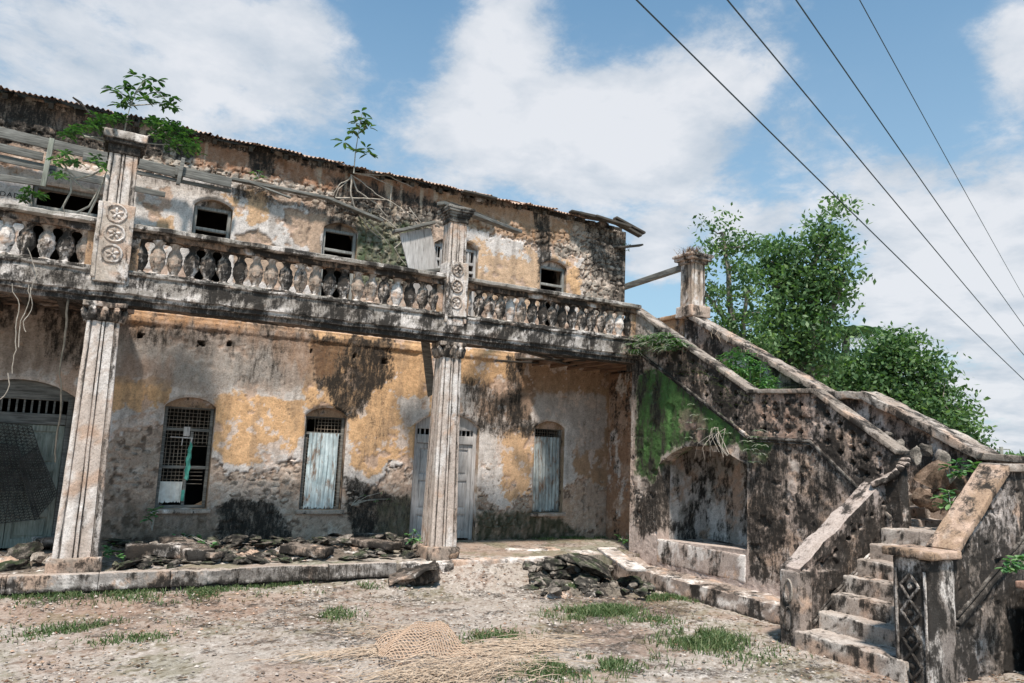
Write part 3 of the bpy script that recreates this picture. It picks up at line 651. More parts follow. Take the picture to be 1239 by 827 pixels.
# ---- windows and doors
def wood_frame(mb, x0, x1, z0, z1, Y, t=.055, d=.08, mids=(), muls=()):
    sbox(mb, x0, x0+t, Y, Y+d, z0, z1, .2, .006); sbox(mb, x1-t, x1, Y, Y+d, z0, z1, .2, .006)
    sbox(mb, x0+t+.001, x1-t-.001, Y+.002, Y+d-.002, z1-t, z1-.002, .2, .006); sbox(mb, x0+t+.001, x1-t-.001, Y+.002, Y+d-.002, z0+.002, z0+t, .2, .006)
    for mz in mids: sbox(mb, x0+t+.001, x1-t-.001, Y+.004, Y+d-.004, mz-t/2, mz+t/2, .2, .006)
    for mx_, a, b in muls: sbox(mb, mx_-t/2, mx_+t/2, Y+.006, Y+d-.006, a, b, .2, .006)
def grille(mb, x0, x1, z0, z1, Y, p=.062, r=.0045, keep=lambda x, z: True, seed=0):
    rr = np.random.default_rng(seed)
    xs = np.arange(x0+p/2, x1, p); zs = np.arange(z0+p/2, z1, p)
    for x in xs:
        a = None
        for z in list(np.arange(z0, z1+.001, p/1.0))+[z1+1]:
            ok = z <= z1 and keep(x, z)
            if ok and a is None: a = z
            if not ok and a is not None:
                if z-p > a: tube(mb, [(x+rr.normal()*.003, Y, a), (x+rr.normal()*.008, Y+.004, (a+z-p)/2), (x+rr.normal()*.003, Y, min(z-p, z1))], r, 4, False)
                a = None
    for z in zs:
        a = None
        for x in list(np.arange(x0, x1+.001, p))+[x1+1]:
            ok = x <= x1 and keep(x, z)
            if ok and a is None: a = x
            if not ok and a is not None:
                if x-p > a: tube(mb, [(a, Y+.006, z+rr.normal()*.003), ((a+x-p)/2, Y+.002, z+rr.normal()*.008), (min(x-p, x1), Y+.006, z)], r, 4, False)
                a = None
def tin(x0, x1, z0, z1, Y, pitch=.07, amp=.012, name='metal_sheet', mat='bluetin', parent=None, tilt=0, seed=0, rag=.012):
    n = int((x1-x0)/pitch*8)+1; xs = np.linspace(x0, x1, n); zs = np.linspace(z0, z1, 19); X, Z = np.meshgrid(xs, zs, indexing='ij')
    r = np.random.default_rng(seed); Zj = Z+((Z == z0)*r.normal(size=(n, 1))*rag); Yv = Y+amp*np.cos((X-x0+.012*np.sin(Z*4+seed))/pitch*2*math.pi)*(.75+.35*np.sin(Z*5+X*9+seed))+.010*np.sin(Z*3+X*7+seed)
    V = np.stack([X+tilt*(Z-z0), Yv, Zj], -1).reshape(-1, 3); V2 = V+np.array([0, .003, 0]); m_ = MB(); q = grid_q(n, 19)
    m_.add(V, q); m_.add(V2, q[:, ::-1]); return obj(name, m_, mat, parent, None, 60)
YF = YW+.13
def arch_fill(mb, x0, x1, z, rise, Y, d):
    a = arch(x0, x1, z-.03, z, rise, 10); panel(mb, a, [], (0, Y, 0), (1, 0, 0), (0, 0, 1), (0, -1, 0), .05, None, d, .1, True)
def low_window(i, x0, x1, z0, z1, mids, muls, label=None):
    mb = MB(); wood_frame(mb, x0+.01, x1-.01, z0, z1, YF, .05, .08, mids, muls); mb.disp(.004, 6, i)
    w = obj('window', mb, 'wood', mansion)
    mb = MB(); arch_fill(mb, x0, x1, z1, .16, YF-.03, .1); mb.disp(.004, 6, i); obj('arch_panel', mb, 'masonry', w, stain_paint(np.array((.36, .24, .16)), .15, .3, .2, i))
    mb = MB(); sbox(mb, x0-.05, x1+.06, YW-.06, YF+.1, z0-.07, z0-.003, .05, .012); mb.disp(.008, 6, i+3); obj('sill', mb, 'masonry', w, stain_paint(PINK*.9, .3, .3, .3, i))
    return w
w = low_window(1, 1.03, 1.83, .62, 2.34, (1.30, 1.93), ((1.46, .66, 1.28), (1.50, 1.32, 1.9)))
mb = MB(); grille(mb, 1.09, 1.77, 1.32, 2.29, YF+.03, keep=lambda x, z: not (x > 1.47 and z < 1.66), seed=1); grille(mb, 1.09, 1.44, 1.0, 1.28, YF+.03, seed=2); obj('wire_grille', mb, 'wire', w)
tin(1.08, 1.42, .72, 1.06, YF-.012, .085, .009, 'metal_sheet', 'whitetin', w, .02, 3)
mb = MB(); sbox(mb, 1.36, 1.46, YF-.03, YF-.012, 1.82, 1.98, .05, .004); obox(mb, (1.16, YF-.02, 1.80), (1.52, YF-.02, 1.79), .02, .02); obox(mb, (1.50, YF-.025, 1.8), (1.47, YF-.025, 1.35), .018, .018); obox(mb, (1.36, YF-.02, 1.80), (1.35, YF-.02, 1.66), .015, .015); obj('broken_slat', mb, 'palewood', w)
w = low_window(2, 3.37, 4.14, .60, 2.31, (1.97,), ((3.43, .66, 1.9),))
mb = MB(); grille(mb, 3.43, 4.08, .66, 2.26, YF+.03, keep=lambda x, z: not (x < 3.56 and 2.02 < z < 2.2), seed=4); obj('wire_grille', mb, 'wire', w)
tin(3.47, 4.02, .63, 1.98, YF-.03, .078, .012, 'metal_sheet', 'bluetin', w, .01, 5, .02)
w = low_window(3, 8.21, 8.96, .53, 2.32, (), ())
mb = MB(); grille(mb, 8.27, 8.90, 2.0, 2.27, YF+.03, seed=6); obj('wire_grille', mb, 'wire', w)
tin(8.27, 8.92, .57, 2.12, YF-.02, .083, .014, 'metal_sheet', 'greytin', w, -.006, 7, .02)

def door(i, x0, x1, z1, rise, leafmat, fr, trans):
    YD = YW+.10
    mb = MB(); t = .09
    sbox(mb, x0+.01, x0+t, YD, YD+.12, 0, z1, .3, .008); sbox(mb, x1-t, x1-.01, YD, YD+.12, 0, z1, .3, .008)
    sbox(mb, x0+t+.001, x1-t-.001, YD+.003, YD+.117, z1-.07, z1-.001, .3, .008); sbox(mb, x0+t+.001, x1-t-.001, YD-.01, YD+.13, trans-.17, trans, .3, .01)
    mb.disp(.004, 5, i); dd = obj('door', mb, fr, mansion)
    mb = MB(); arch_fill(mb, x0, x1, z1, rise, YD+.002, .06); obj('arch_panel', mb, fr, dd)
    x = x0+t+.06
    while x < x1-t-.03:
        bars = MB(); sbox(bars, x, x+.028, YD+.04, YD+.07, trans, z1-.07, .3, .004); x += .10; obj('transom_bar', bars, fr, dd)
    xm = (x0+x1)/2
    for (a, b) in ((x0+t+.004, xm-.004), (xm+.004, x1-t-.004)):
        l = MB(); za, zb = .03, trans-.175; w_ = b-a
        sbox(l, a, b, YD+.055, YD+.075, za, zb, .4, .003)
        rails = [za, za+.16, za+.50, zb-.62, zb-.08]
        sbox(l, a, a+.085, YD+.03, YD+.055, za, zb, .4, .005); sbox(l, b-.085, b, YD+.03, YD+.055, za, zb, .4, .005)
        for (p, q) in ((za, za+.14), (za+.46, za+.58), (zb-.72, zb-.60), (zb-.10, zb)): sbox(l, a+.086, b-.086, YD+.032, YD+.054, p, q, .4, .005)
        for (p, q) in ((za+.18, za+.42), (za+.62, zb-.76), (zb-.56, zb-.14)): sbox(l, a+.115, b-.115, YD+.04, YD+.056, p, q, .4, .008)
        for v in l.v: pass
        l.disp(.003, 4, i+7); obj('door_leaf', l, leafmat, dd)
    return dd
door(1, 5.50, 6.90, 2.23, .26, 'palewood', 'palewood', 2.10-.05)
door(2, -1.72, -.28, 2.36, .23, 'doorgreen', 'wood', 2.08)

for i, h in enumerate(WIN_UP):
    x0 = min(q[0] for q in h); x1 = max(q[0] for q in h); z0 = min(q[1] for q in h); zt = max(q[1] for q in h)
    rise = .0 if i == 4 else (.16 if i == 2 else .13); zs = zt-rise
    mb = MB(); Yu = YW+.08
    wood_frame(mb, x0+.01, x1-.01, z0, zs, Yu, .055, .08, ((zs-.36, zs-.60) if i == 4 else (5.44 if i != 3 else 5.46, 4.75)), ()); mb.disp(.005, 4, i); w = obj('window', mb, 'greywood' if i != 2 else 'palewood', mansion)
    if rise:
        # thin stone or board infill in the head with ragged opening
        mb = MB(); arch_fill(mb, x0, x1, zs, rise, Yu+.03, .08); mb.disp(.006, 5, i); obj('arch_panel', mb, 'masonry', w, stain_paint(np.array((.27, .20, .15)), .3, .3, .1, i+60))
    if i == 2:
        for mx_ in (5.87, 6.18, 6.49): mb = MB(); sbox(mb, mx_-.02, mx_+.02, Yu+.01, Yu+.06, 4.2, zs-.06, .3, .004); obj('mullion', mb, 'palewood', w)
        for mz in (5.62, 5.1, 4.5): mb = MB(); sbox(mb, x0+.07, x1-.07, Yu+.012, Yu+.058, mz-.03, mz+.03, .3, .004); obj('glazing_rail', mb, 'palewood', w)
        k = x0+.1
        while k < x1-.1: mb = MB(); sbox(mb, k, k+.02, Yu+.02, Yu+.05, 5.65, zs-.06, .3, .003); k += .075; obj('window_bar', mb, 'palewood', w)

# ------------------------------------------------------------------ balcony: columns, beam, balustrade, piers
XA, XB, XE = 0.0, 5.24, 9.2
beam_paint_ = stain_paint(np.array((.36, .32, .29)), .62, .15, .30, 11, (.8, 1, 1.4))
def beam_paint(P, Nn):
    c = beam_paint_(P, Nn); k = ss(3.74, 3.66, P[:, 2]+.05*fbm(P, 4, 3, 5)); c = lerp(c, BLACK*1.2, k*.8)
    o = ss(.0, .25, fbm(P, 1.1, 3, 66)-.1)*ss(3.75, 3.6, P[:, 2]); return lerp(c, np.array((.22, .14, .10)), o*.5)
mb = MB()
prof = densify([(-.13, 3.60), (-.13, 3.66), (-.17, 3.68), (-.17, 3.73), (-.20, 3.75), (-.20, 4.0), (-.23, 4.02), (-.23, 4.05), (.20, 4.05), (.20, 3.60)], .05)
sweep(mb, prof, (-4.2, 0, 0), ((1, 0, 0), (0, 1, 0), (0, 0, 1), 13.45), .05); mb.disp(.016, 3.5, 5, 4); mb.disp(.007, 14, 15, 2)
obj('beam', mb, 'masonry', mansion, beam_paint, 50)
rail_paint = stain_paint(np.array((.33, .30, .27)), .52, .1, .3, 21, (.8, 1, 1.5))
def rail(x0, x1):
    mb = MB(); prof = densify([(-.16, 4.68), (-.20, 4.70), (-.20, 4.75), (-.16, 4.77), (.14, 4.77), (.18, 4.74), (.18, 4.70), (.14, 4.68)], .05)
    sweep(mb, prof, (x0, 0, 0), ((1, 0, 0), (0, 1, 0), (0, 0, 1), x1-x0), .05); mb.disp(.010, 4, 6, 3); mb.disp(.005, 16, 16, 2); obj('handrail', mb, 'masonry', mansion, rail_paint, 50)
    mb = MB(); sbox(mb, x0, x1, -.10, .10, 4.585, 4.685, .045, .01); mb.disp(.012, 6, 7, 3); obj('top_band', mb, 'masonry', mansion, stain_paint(np.array((.30, .19, .13)), .66, .2, .1, 31, (.8, 1, 1.2)), 50)
    mb = MB(); sbox(mb, x0, x1, -.14, .12, 4.04, 4.10, .045, .01); mb.disp(.010, 6, 9, 3); obj('foot_band', mb, 'masonry', mansion, stain_paint(np.array((.33, .30, .27)), .6, .2, .2, 32, (.8, 1, 1.2)), 50)
# baluster: turned vase with two carved faces of leaves, between a waisted pair of side fillets
def baluster(seed):
    mb = MB(); nz_, na = 21, 18; z = np.linspace(4.09, 4.60, nz_); t = (z-4.09)/.51
    prof = np.interp(t, [0, .05, .09, .18, .34, .52, .68, .80, .88, .94, 1], [.090, .090, .050, .060, .088, .096, .082, .052, .046, .082, .090])
    th = np.arange(na)*2*math.pi/na; T, A = np.meshgrid(t, th, indexing='ij'); Rr = np.interp(T, t, prof)
    Rr = Rr*(1+.09*np.cos(4*A)*ss(.1, .3, T)*ss(.9, .7, T)+.07*np.cos(8*A+3*np.sin(T*9))*ss(.1, .3, T)*ss(.9, .7, T)+.05*np.sin(T*38)*ss(.2, .3, T)*ss(.8, .7, T))
    X = Rr*np.sin(A)*.98; Y = -Rr*np.cos(A)*.82; Z = np.repeat(z[:, None], na, 1)
    V = np.stack([X, Y, Z], -1).reshape(-1, 3); q = []
    for i in range(nz_-1):
        for j in range(na): q.append((i*na+j, i*na+(j+1) % na, (i+1)*na+(j+1) % na, (i+1)*na+j))
    mb.add(V, q); mb.v[-1] = mb.v[-1]*np.array([1.08, 1, 1])+np.stack([fbm(V+seed*3.3, 16, 4, seed+k, .6) for k in range(3)], 1)*.016
    return mb
def bal_paint(black, k):
    f = stain_paint(np.array((.37, .30, .25)), black+.20, .3, .36, 40+k)
    def g(P, Nn):
        Q = P*1.9+np.array([k*3.7, 0, 0]); c = f(Q, Nn); r = np.hypot(P[:, 0], P[:, 1]); return c
    return g
BAL = [baluster(k).mesh('baluster', 'masonry', bal_paint((.30, .48, .36, .72, .25, .6)[k], k), 50) for k in range(6)]
def balrow(x0, x1, n, seed, dark=()):
    r = np.random.default_rng(seed); p = (x1-x0)/n
    for k in range(n):
        x = x0+p*(k+.5)
        put('baluster', BAL[5 if k in dark else r.integers(6)], mansion, (x, 0, 0), (r.normal()*.003, 0, math.pi*r.integers(2)))
rail(-4.2, XA-.22); rail(XA+.22, XB-.2); rail(XB+.2, XE+.05)
balrow(-4.1, XA-.22, 17, 1); balrow(XA+.24, XB-.2, 21, 2, (3, 4, 5)); balrow(XB+.2, XE-.02, 17, 3, (6,))
# pier half shafts against the balustrade ends give the orange panels beside the piers
for i, (a, b) in enumerate([(XA-.32, XA-.21), (XA+.21, XA+.34), (XB-.30, XB-.19), (XB+.19, XB+.30), (XE-.10, XE+.02)]):
    mb = MB(); sbox(mb, a, b, -.07, .07, 4.1, 4.59, .045, .012); mb.disp(.008, 7, i); obj('end_block', mb, 'masonry', mansion, stain_paint(np.array((.42, .27, .17)), .35, .3, .1, 60+i), 50)

def fluted(mb, cx, cy, z0, z1, w0, w1, seed=0, cell=.05):
    """square clustered shaft: corner rolls, deep grooves and a flat middle on each side"""
    side = [(-1, 0), (-.985, .02), (-.90, .035), (-.76, .03), (-.735, .0), (-.73, -.07), (-.69, -.07), (-.685, .0), (-.66, .02), (-.40, .03), (-.165, .02), (-.14, -.0), (-.135, -.07), (-.095, -.07), (-.09, .0), (-.06, .045), (.06, .045), (.09, .0), (.095, -.07), (.135, -.07), (.14, .0), (.165, .02), (.40, .03), (.66, .02), (.685, .0), (.69, -.07), (.73, -.07), (.735, .0), (.76, .03), (.90, .035), (.985, .02)]
    ring = []
    for k in range(4):
        a = k*math.pi/2
        for (s, d) in side:
            x, y = s*.5, -.5-d*.5; ring.append((x*math.cos(a)-y*math.sin(a), x*math.sin(a)+y*math.cos(a)))
    ring = np.array(ring); n = max(4, int((z1-z0)/cell)); zs = np.linspace(z0, z1, n); V = []
    for z in zs:
        w = w0+(w1-w0)*(z-z0)/(z1-z0); V.append(np.column_stack([cx+ring[:, 0]*w, cy+ring[:, 1]*w, np.full(len(ring), z)]))
    V = np.concatenate(V); m_ = len(ring); i = np.arange(n-1)[:, None]*m_; j = np.arange(m_)[None, :]
    q = np.stack([i+j, i+(j+1) % m_, i+m_+(j+1) % m_, i+m_+j], -1).reshape(-1, 4); mb.add(V, q)
    return mb
def shaft_paint(cx, cy, light, dark, seed, orange=.2):
    f = stain_paint(light, dark, orange+.1, .30, seed, (1.3, 1.3, .35))
    def g(P, Nn):
        c = f(P, Nn); g1 = fbm(P, 6, 3, seed+3, .6, (1, 1, .12)); c = lerp(c, light*.7, ss(.1, .5, g1)*.25)
        dx, dy = np.abs(P[:, 0]-cx), np.abs(P[:, 1]-cy); c = lerp(c, np.array((.34, .22, .15)), ss(.18, .3, np.minimum(dx, dy)/np.maximum(dx, dy)*1.0)*0)
        # darker in the grooves, broken up by noise
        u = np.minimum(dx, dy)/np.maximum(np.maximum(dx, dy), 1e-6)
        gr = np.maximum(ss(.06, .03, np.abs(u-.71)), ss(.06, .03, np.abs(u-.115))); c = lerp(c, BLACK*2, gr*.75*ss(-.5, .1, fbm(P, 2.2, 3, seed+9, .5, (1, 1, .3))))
        side = ss(.6, .95, (P[:, 0]-cx)/np.maximum(dy, .05)); c = lerp(c, BLACK*2.2, side*.55*ss(-.4, .2, fbm(P, 3, 4, seed+5))); return c  # +X side darkened: shade put into the shaft colour
    return g
def column(cx, w0, w1, seed, light):
    mb = MB(); sbox(mb, cx-w0*.62, cx+w0*.62, -w0*.6, w0*.6, -.06, .20, .045, .03); mb.disp(.022, 4, seed+1, 4); obj('column_base', mb, 'masonry', mansion, stain_paint(np.array((.30, .24, .2)), .45, .4, .15, seed), 50)
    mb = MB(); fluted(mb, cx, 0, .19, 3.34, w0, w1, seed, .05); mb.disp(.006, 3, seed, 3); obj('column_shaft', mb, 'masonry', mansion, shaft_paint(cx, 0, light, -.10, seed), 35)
    mb = MB(); w = w1*1.04
    sbox(mb, cx-w*.55, cx+w*.55, -w*.55, w*.55, 3.33, 3.38, .04, .012)
    for k in range(4):
        for s in (-.36, 0, .36):       # three curled leaves on each face of the capital
            a = k*math.pi/2; x, y = s*w, -.50*w; px, py = cx+x*math.cos(a)-y*math.sin(a), x*math.sin(a)+y*math.cos(a); ox, oy = math.sin(a), -math.cos(a)
            tube(mb, [(px, py, 3.36), (px+ox*.03, py+oy*.03, 3.44), (px+ox*.075, py+oy*.075, 3.5), (px+ox*.085, py+oy*.085, 3.47)], [.05, .055, .04, .02], 7)
    sbox(mb, cx-w*.5, cx+w*.5, -w*.5, w*.5, 3.37, 3.53, .04, .01); sbox(mb, cx-w*.68, cx+w*.68, -w*.62, w*.62, 3.525, 3.598, .04, .014)
    mb.disp(.012, 6, seed+4, 3); obj('column_capital', mb, 'masonry', mansion, stain_paint(np.array((.38, .31, .26)), .62, .3, .2, seed+5), 50)
column(XA, .51, .385, 71, np.array((.55, .455, .40))); column(XB, .45, .335, 72, np.array((.55, .455, .40))); column(-5.24+.9, .52, .40, 73, np.array((.58, .53, .5)))
def rosette(mb, cx, cy, cz, r):
    """raised ring round a six petalled flower, facing -Y"""
    n = 28; th = np.arange(n+1)*2*math.pi/n; tube(mb, np.column_stack([cx+r*np.cos(th), np.full(n+1, cy-.012), cz+r*np.sin(th)]), .017, 6, False)
    th = np.arange(n+1)*2*math.pi/n; tube(mb, np.column_stack([cx+.80*r*np.cos(th), np.full(n+1, cy-.004), cz+.80*r*np.sin(th)]), .008, 5, False)
    for k in range(5):
        a = math.pi/2+k*2*math.pi/5; d = np.array([math.cos(a), 0, math.sin(a)]); s = np.array([-math.sin(a), 0, math.cos(a)]); c = np.array([cx, cy-.008, cz])
        P = [c+d*r*t for t in (.1, .25, .45, .62, .74)]; tube(mb, P, [.006, .018, .024, .018, .006], 7)
    tube(mb, [(cx, cy+.01, cz), (cx, cy-.03, cz)], [.024, .016], 8)
def pier(cx, w, ztop, wood_cap=False, seed=0, cy=0.0, zb=3.88):
    mb = MB(); z1 = 5.0
    sbox(mb, cx-w/2, cx+w/2, cy-w/2-.03, cy+w/2, zb, z1, .04, .014)
    sbox(mb, cx-w/2-.025, cx-w/2+.03, cy-w/2-.05, cy-w/2+.0, zb+.05, z1-.01, .04, .01); sbox(mb, cx+w/2-.03, cx+w/2+.025, cy-w/2-.05, cy-w/2, zb+.05, z1-.01, .04, .01)
    mb.disp(.010, 5, seed, 3); p = obj('pier', mb, 'masonry', mansion, stain_paint(np.array((.50, .42, .36)), .30, .35, .35, seed+1), 50)
    r = .29*w
    for zc in (4.85, 4.565, 4.28):
        mb = MB(); rosette(mb, cx, cy-w/2-.024, zc, r); mb.disp(.010, 11, seed+int(zc*9), 3); obj('rosette', mb, 'masonry', p, stain_paint(np.array((.42, .345, .295)), .45, .35, .2, seed+3), 60)
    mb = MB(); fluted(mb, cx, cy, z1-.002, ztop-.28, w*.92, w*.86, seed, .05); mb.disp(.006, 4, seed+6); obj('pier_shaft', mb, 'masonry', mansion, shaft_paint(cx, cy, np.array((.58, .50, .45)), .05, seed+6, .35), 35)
    mb = MB()
    if not wood_cap:
        sbox(mb, cx-w*.50, cx+w*.50, cy-w*.5, cy+w*.5, ztop-.30, ztop-.15, .04, .02); sbox(mb, cx-w*.62, cx+w*.62, cy-w*.62, cy+w*.62, ztop-.17, ztop-.10, .04, .02); sbox(mb, cx-w*.68, cx+w*.68, cy-w*.68, cy+w*.68, ztop-.11, ztop+.02, .04, .02)
        pt0 = stain_paint(np.array((.33, .29, .26)), .5, .2, .2, seed+8)
        def pt(P, Nn): return lerp(pt0(P, Nn), BLACK*1.2, ss(ztop-.08, ztop-.12, P[:, 2]+.03*fbm(P, 6, 3, 3))*.9)
    else:
        sbox(mb, cx-w*.50, cx+w*.50, cy-w*.5, cy+w*.5, ztop-.29, ztop-.20, .04, .01)
        for k, (a, b) in enumerate(((.56, .20), (.62, .155), (.70, .11), (.74, .065))): sbox(mb, cx-w*a, cx+w*a, cy-w*a, cy+w*a, ztop-b, ztop-b+.046, .04, .008)
        pt = stain_paint(np.array((.25, .23, .21)), .6, .2, .1, seed+8)
    mb.disp(.008, 7, seed+7); obj('pier_capital', mb, 'masonry', mansion, pt, 50)
pier(XA, .41, 6.03, False, 80); pier(XB, .35, 6.00, True, 84)

# remains of the balcony floor: slab and joists at both ends
slab_paint = stain_paint(np.array((.26, .19, .15)), .5, .4, .1, 90)
for (a, b, nm) in ((7.95, 10.6, 0), (-4.2, .1, 1)):
    edge = [(a, .2), (b, .2), (b, 1.99), (a, 1.99)]
    if nm == 0: edge = [(a+.15, .201), (b, .201), (b, 1.99), (a-.35, 1.99), (a-.1, 1.5), (a+.1, 1.2), (a-.05, .8)]
    else: edge = [(a, .201), (b+.1, .201), (b+.25, .7), (b+.05, 1.1), (b+.3, 1.5), (b+.12, 1.99), (a, 1.99)]
    mb = MB(); panel(mb, edge, [], (0, 0, 3.72), (1, 0, 0), (0, 1, 0), (0, 0, -1), .05, lambda u, v, P: .02*fbm(P, 6, 4, 3), .12, .05, True)
    obj('balcony_slab', mb, 'masonry', mansion, slab_paint)
    x = a+.12
    while x < b-.1:
        if not (nm == 0 and x > 10.05): mb = MB(); obox(mb, (x, .19, 3.655), (x+.02, 2.05, 3.655), .085, .11, .3, .008); mb.disp(.006, 4, int(x*10)); obj('joist', mb, 'joist' if nm == 0 else 'darkwood', mansion)
        x += .44
mb = MB()
for k, (a, b, c, d) in enumerate(((7.05, .3, 8.4, 1.2), (7.2, 1.0, 8.6, .55), (6.95, 1.5, 8.2, 1.75), (7.6, .4, 8.9, 1.6))):
    m1 = MB(); obox(m1, (a, b, 3.62-.02*k), (c, d, 3.655), .12, .03, .3, .005); m1.disp(.01, 3, k); obj('fallen_board', m1, 'darkwood', mansion)
# balcony return to the far gate post
mb = MB(); sbox(mb, 10.45, 10.75, -.22, 2.0, 3.60, 4.05, .07, .02); sbox(mb, 9.2, 10.45, -.15, .2, 3.45, 3.73, .1, .02); mb.disp(.015, 4, 3); obj('return_beam', mb, 'masonry', mansion, beam_paint)
mb = MB(); sbox(mb, 10.48, 10.72, .0, 2.0, 4.05, 4.68, .06, .015); sbox(mb, 10.44, 10.76, .0, 2.0, 4.68, 4.77, .06, .015); mb.disp(.012, 5, 6); obj('return_parapet', mb, 'masonry', mansion, stain_paint(np.array((.44, .27, .16)), .25, .3, .1, 61))

# ------------------------------------------------------------------ roof, fascia boards and loose timber
def roof_sheet_mesh(w=.86, L=4.2, pitch=.075, seed=0):
    n = int(w/pitch*8)+1; xs = np.linspace(0, w, n); r = np.random.default_rng(seed)
    ys = np.array([0, .15, .5, 1.2, 2.4, L]); X, Yy = np.meshgrid(xs, ys, indexing='ij'); Z = .016*np.cos(X/pitch*2*math.pi)+Yy*.35
    Yy = Yy+(Yy == 0)*(np.interp(xs, np.linspace(0, w, 7), r.normal(size=7)*.035))[:, None]; Z = Z+(X/w-.5)*.02*(Yy < .3)
    V = np.stack([X, Yy, Z], -1).reshape(-1, 3); m_ = MB(); q = grid_q(n, len(ys)); m_.add(V, q); m_.add(V-np.array([0, 0, .004]), q[:, ::-1]); return m_.mesh('roof_sheet', 'rustiron', None, 60)
RS = [roof_sheet_mesh(seed=k) for k in range(4)]
x = -4.3; k = 0
while x < 9.7:
    zz = 7.055+.015*math.sin(k*1.7)+(.02 if x < 1 else 0); put('roof_sheet', RS[k % 4], mansion, (x, YW-.24+.03*math.sin(k*2.9), zz+.006*(k % 2)), (0, .012*math.sin(k*3.3), .01*math.sin(k*2.1))); x += .79; k += 1
for k, (x, z, rx, rz, s) in enumerate(() and ((9.35, 7.04, -.02, .08, .55), (9.85, 7.0, -.3, -.05, .5), (10.15, 6.96, -.38, .1, .45))):
    put('roof_sheet', RS[k], mansion, (x, YW-.2-.05*k, z), (rx-.25, .03*k, rz), (s, .3, 1))
def plank(name, p0, p1, w, t, mat='wood', parent=mansion, seed=0, up=(0, 0, 1), bend=.0):
    mb = MB(); obox(mb, p0, p1, w, t, .25, .004, up); mb.disp(.006, 1.6, seed, 3); return obj(name, mb, mat, parent)
# splintered slates and battens breaking out over the right end
for k, (a, b, c_, d) in enumerate((((700, 258), (735, 268), 1.7, .05), ((744, 264), (779, 283), 1.75, .05), ((742, 268), (775, 286), 1.8, .05), ((745, 300), (776, 297), 1.9, .04), ((690, 256), (728, 264), 1.75, .04), ((720, 262), (762, 275), 1.6, .05), ((600, 241), (560, 232), 1.7, .04))):
    p, q = aY(a[0], a[1], c_), aY(b[0], b[1], c_-.05*(k % 3)); plank('roof_batten', p, q, .16, d, 'darkwood', seed=k)
for k, xx in enumerate(np.arange(-3.6, 10.4, .62)): plank('rafter', (xx, YW-.12, 6.99), (xx, YW+4, 8.55), .07, .09, 'darkwood', seed=k)
# fascia boards along the upper wall: what is left of the balcony canopy
def fb(a, b, Y, h, t=.04, mat='wood', seed=0, name='fascia_board'):
    p, q = aY(a[0], a[1], Y), aY(b[0], b[1], Y); return plank(name, p, q, t, h, mat, seed=seed)
fb((-60, 146), (150, 196), 1.72, .17, seed=1); fb((-60, 166), (52, 190), 1.70, .13, seed=2); fb((-70, 176), (150, 224), 1.74, .11, .035, seed=3); fb((-60, 206), (52, 222), 1.68, .10, seed=4)
fb((60, 208), (200, 236), 1.73, .09, seed=5); fb((100, 190), (140, 198), 1.66, .14, seed=6); fb((160, 196), (222, 212), 1.72, .17, seed=7); fb((212, 206), (280, 222), 1.66, .17, seed=8); fb((160, 208), (280, 232), 1.75, .06, seed=9)
fb((280, 217), (395, 240), 1.84, .05, .12, seed=10); fb((395, 240), (462, 268), 1.78, .05, .14, seed=11); fb((300, 220), (352, 240), 1.8, .03, .05, seed=12)
plank('hanger_post', aY(63, 168, 1.6), aY(52, 226, 1.6), .07, .07, 'doorgreen', seed=13); plank('hanger_post', aY(222, 192, 1.6), aY(215, 224, 1.6), .08, .06, 'wood', seed=14)
# boards of the torn down shutter leaning by the second pier
sh = root('broken_shutter', (4.9, .7, 4.05), 'broken shutter of upright grey boards leaning behind the balustrade left of the second pier', 'shutter')
tl, tr, bl, br = aY(483, 283, .45), aY(521, 276, .45), aY(500, 345, .45), aY(534, 345, .45)
for k in range(4):
    u0, u1 = k/4, (k+.96)/4; a = tl*(1-u0)+tr*u0; b = tl*(1-u1)+tr*u1; c = bl*(1-u0)+br*u0; d = bl*(1-u1)+br*u1
    p0, p1 = (c+d)/2, (a+b)/2; p0 = p0+(p0-p1)*.35; plank('board', p0, p1, np.linalg.norm(b-a), .03, 'palewood', sh, 20+k, up=(0, 1, 0))
plank('top_board', aY(476, 281, .42), aY(525, 270, .42), .16, .05, 'wood', sh, 30)
plank('bottom_board', aY(508, 330, .40), aY(532, 327, .40), .1, .06, 'wood', sh, 31)
o = tag(plank('fallen_timber', aY(533, 246, -.05), aY(628, 281, 1.2), .16, .06, 'wood', None, 33), 'long grey split timber sloping from the top of the second pier', 'timber')
o = tag(plank('fallen_timber', aY(545, 246, .05), aY(600, 268, .9), .05, .05, 'darkwood', None, 34), 'thin dark batten lying under the long split timber on the second pier', 'timber')
o = tag(plank('hanging_plank', aY(514, 408, .9), aY(522, 478, 1.8), .17, .03, 'wood', None, 35, up=(0, 1, 0)), 'pale grey plank hanging down from the balcony beam left of the second column', 'plank')
o = tag(plank('tie_beam', (10.52, 2.3, 5.68), (10.58, -.2, 5.80), .10, .12, 'wood', None, 36), 'bare grey wooden beam spanning the gap from the wall corner to the gate post', 'beam')
# writing on the upper wall
tcu = bpy.data.curves.new('wall_writing', 'FONT'); tcu.body = 'DADU'; tcu.size = .115; tcu.extrude = .002; tcu.space_character = 1.15; 
p = aY(-1, 237, 1.97); t_ = bpy.data.objects.new('tmp', tcu); COL.objects.link(t_); bpy.context.view_layer.update()
me = bpy.data.meshes.new_from_object(t_.evaluated_get(bpy.context.evaluated_depsgraph_get())); bpy.data.objects.remove(t_); me.materials.clear(); me.materials.append(M['black']); put('wall_writing', me, mansion, (p[0], 1.958, p[2]), (R(90), 0, 0))

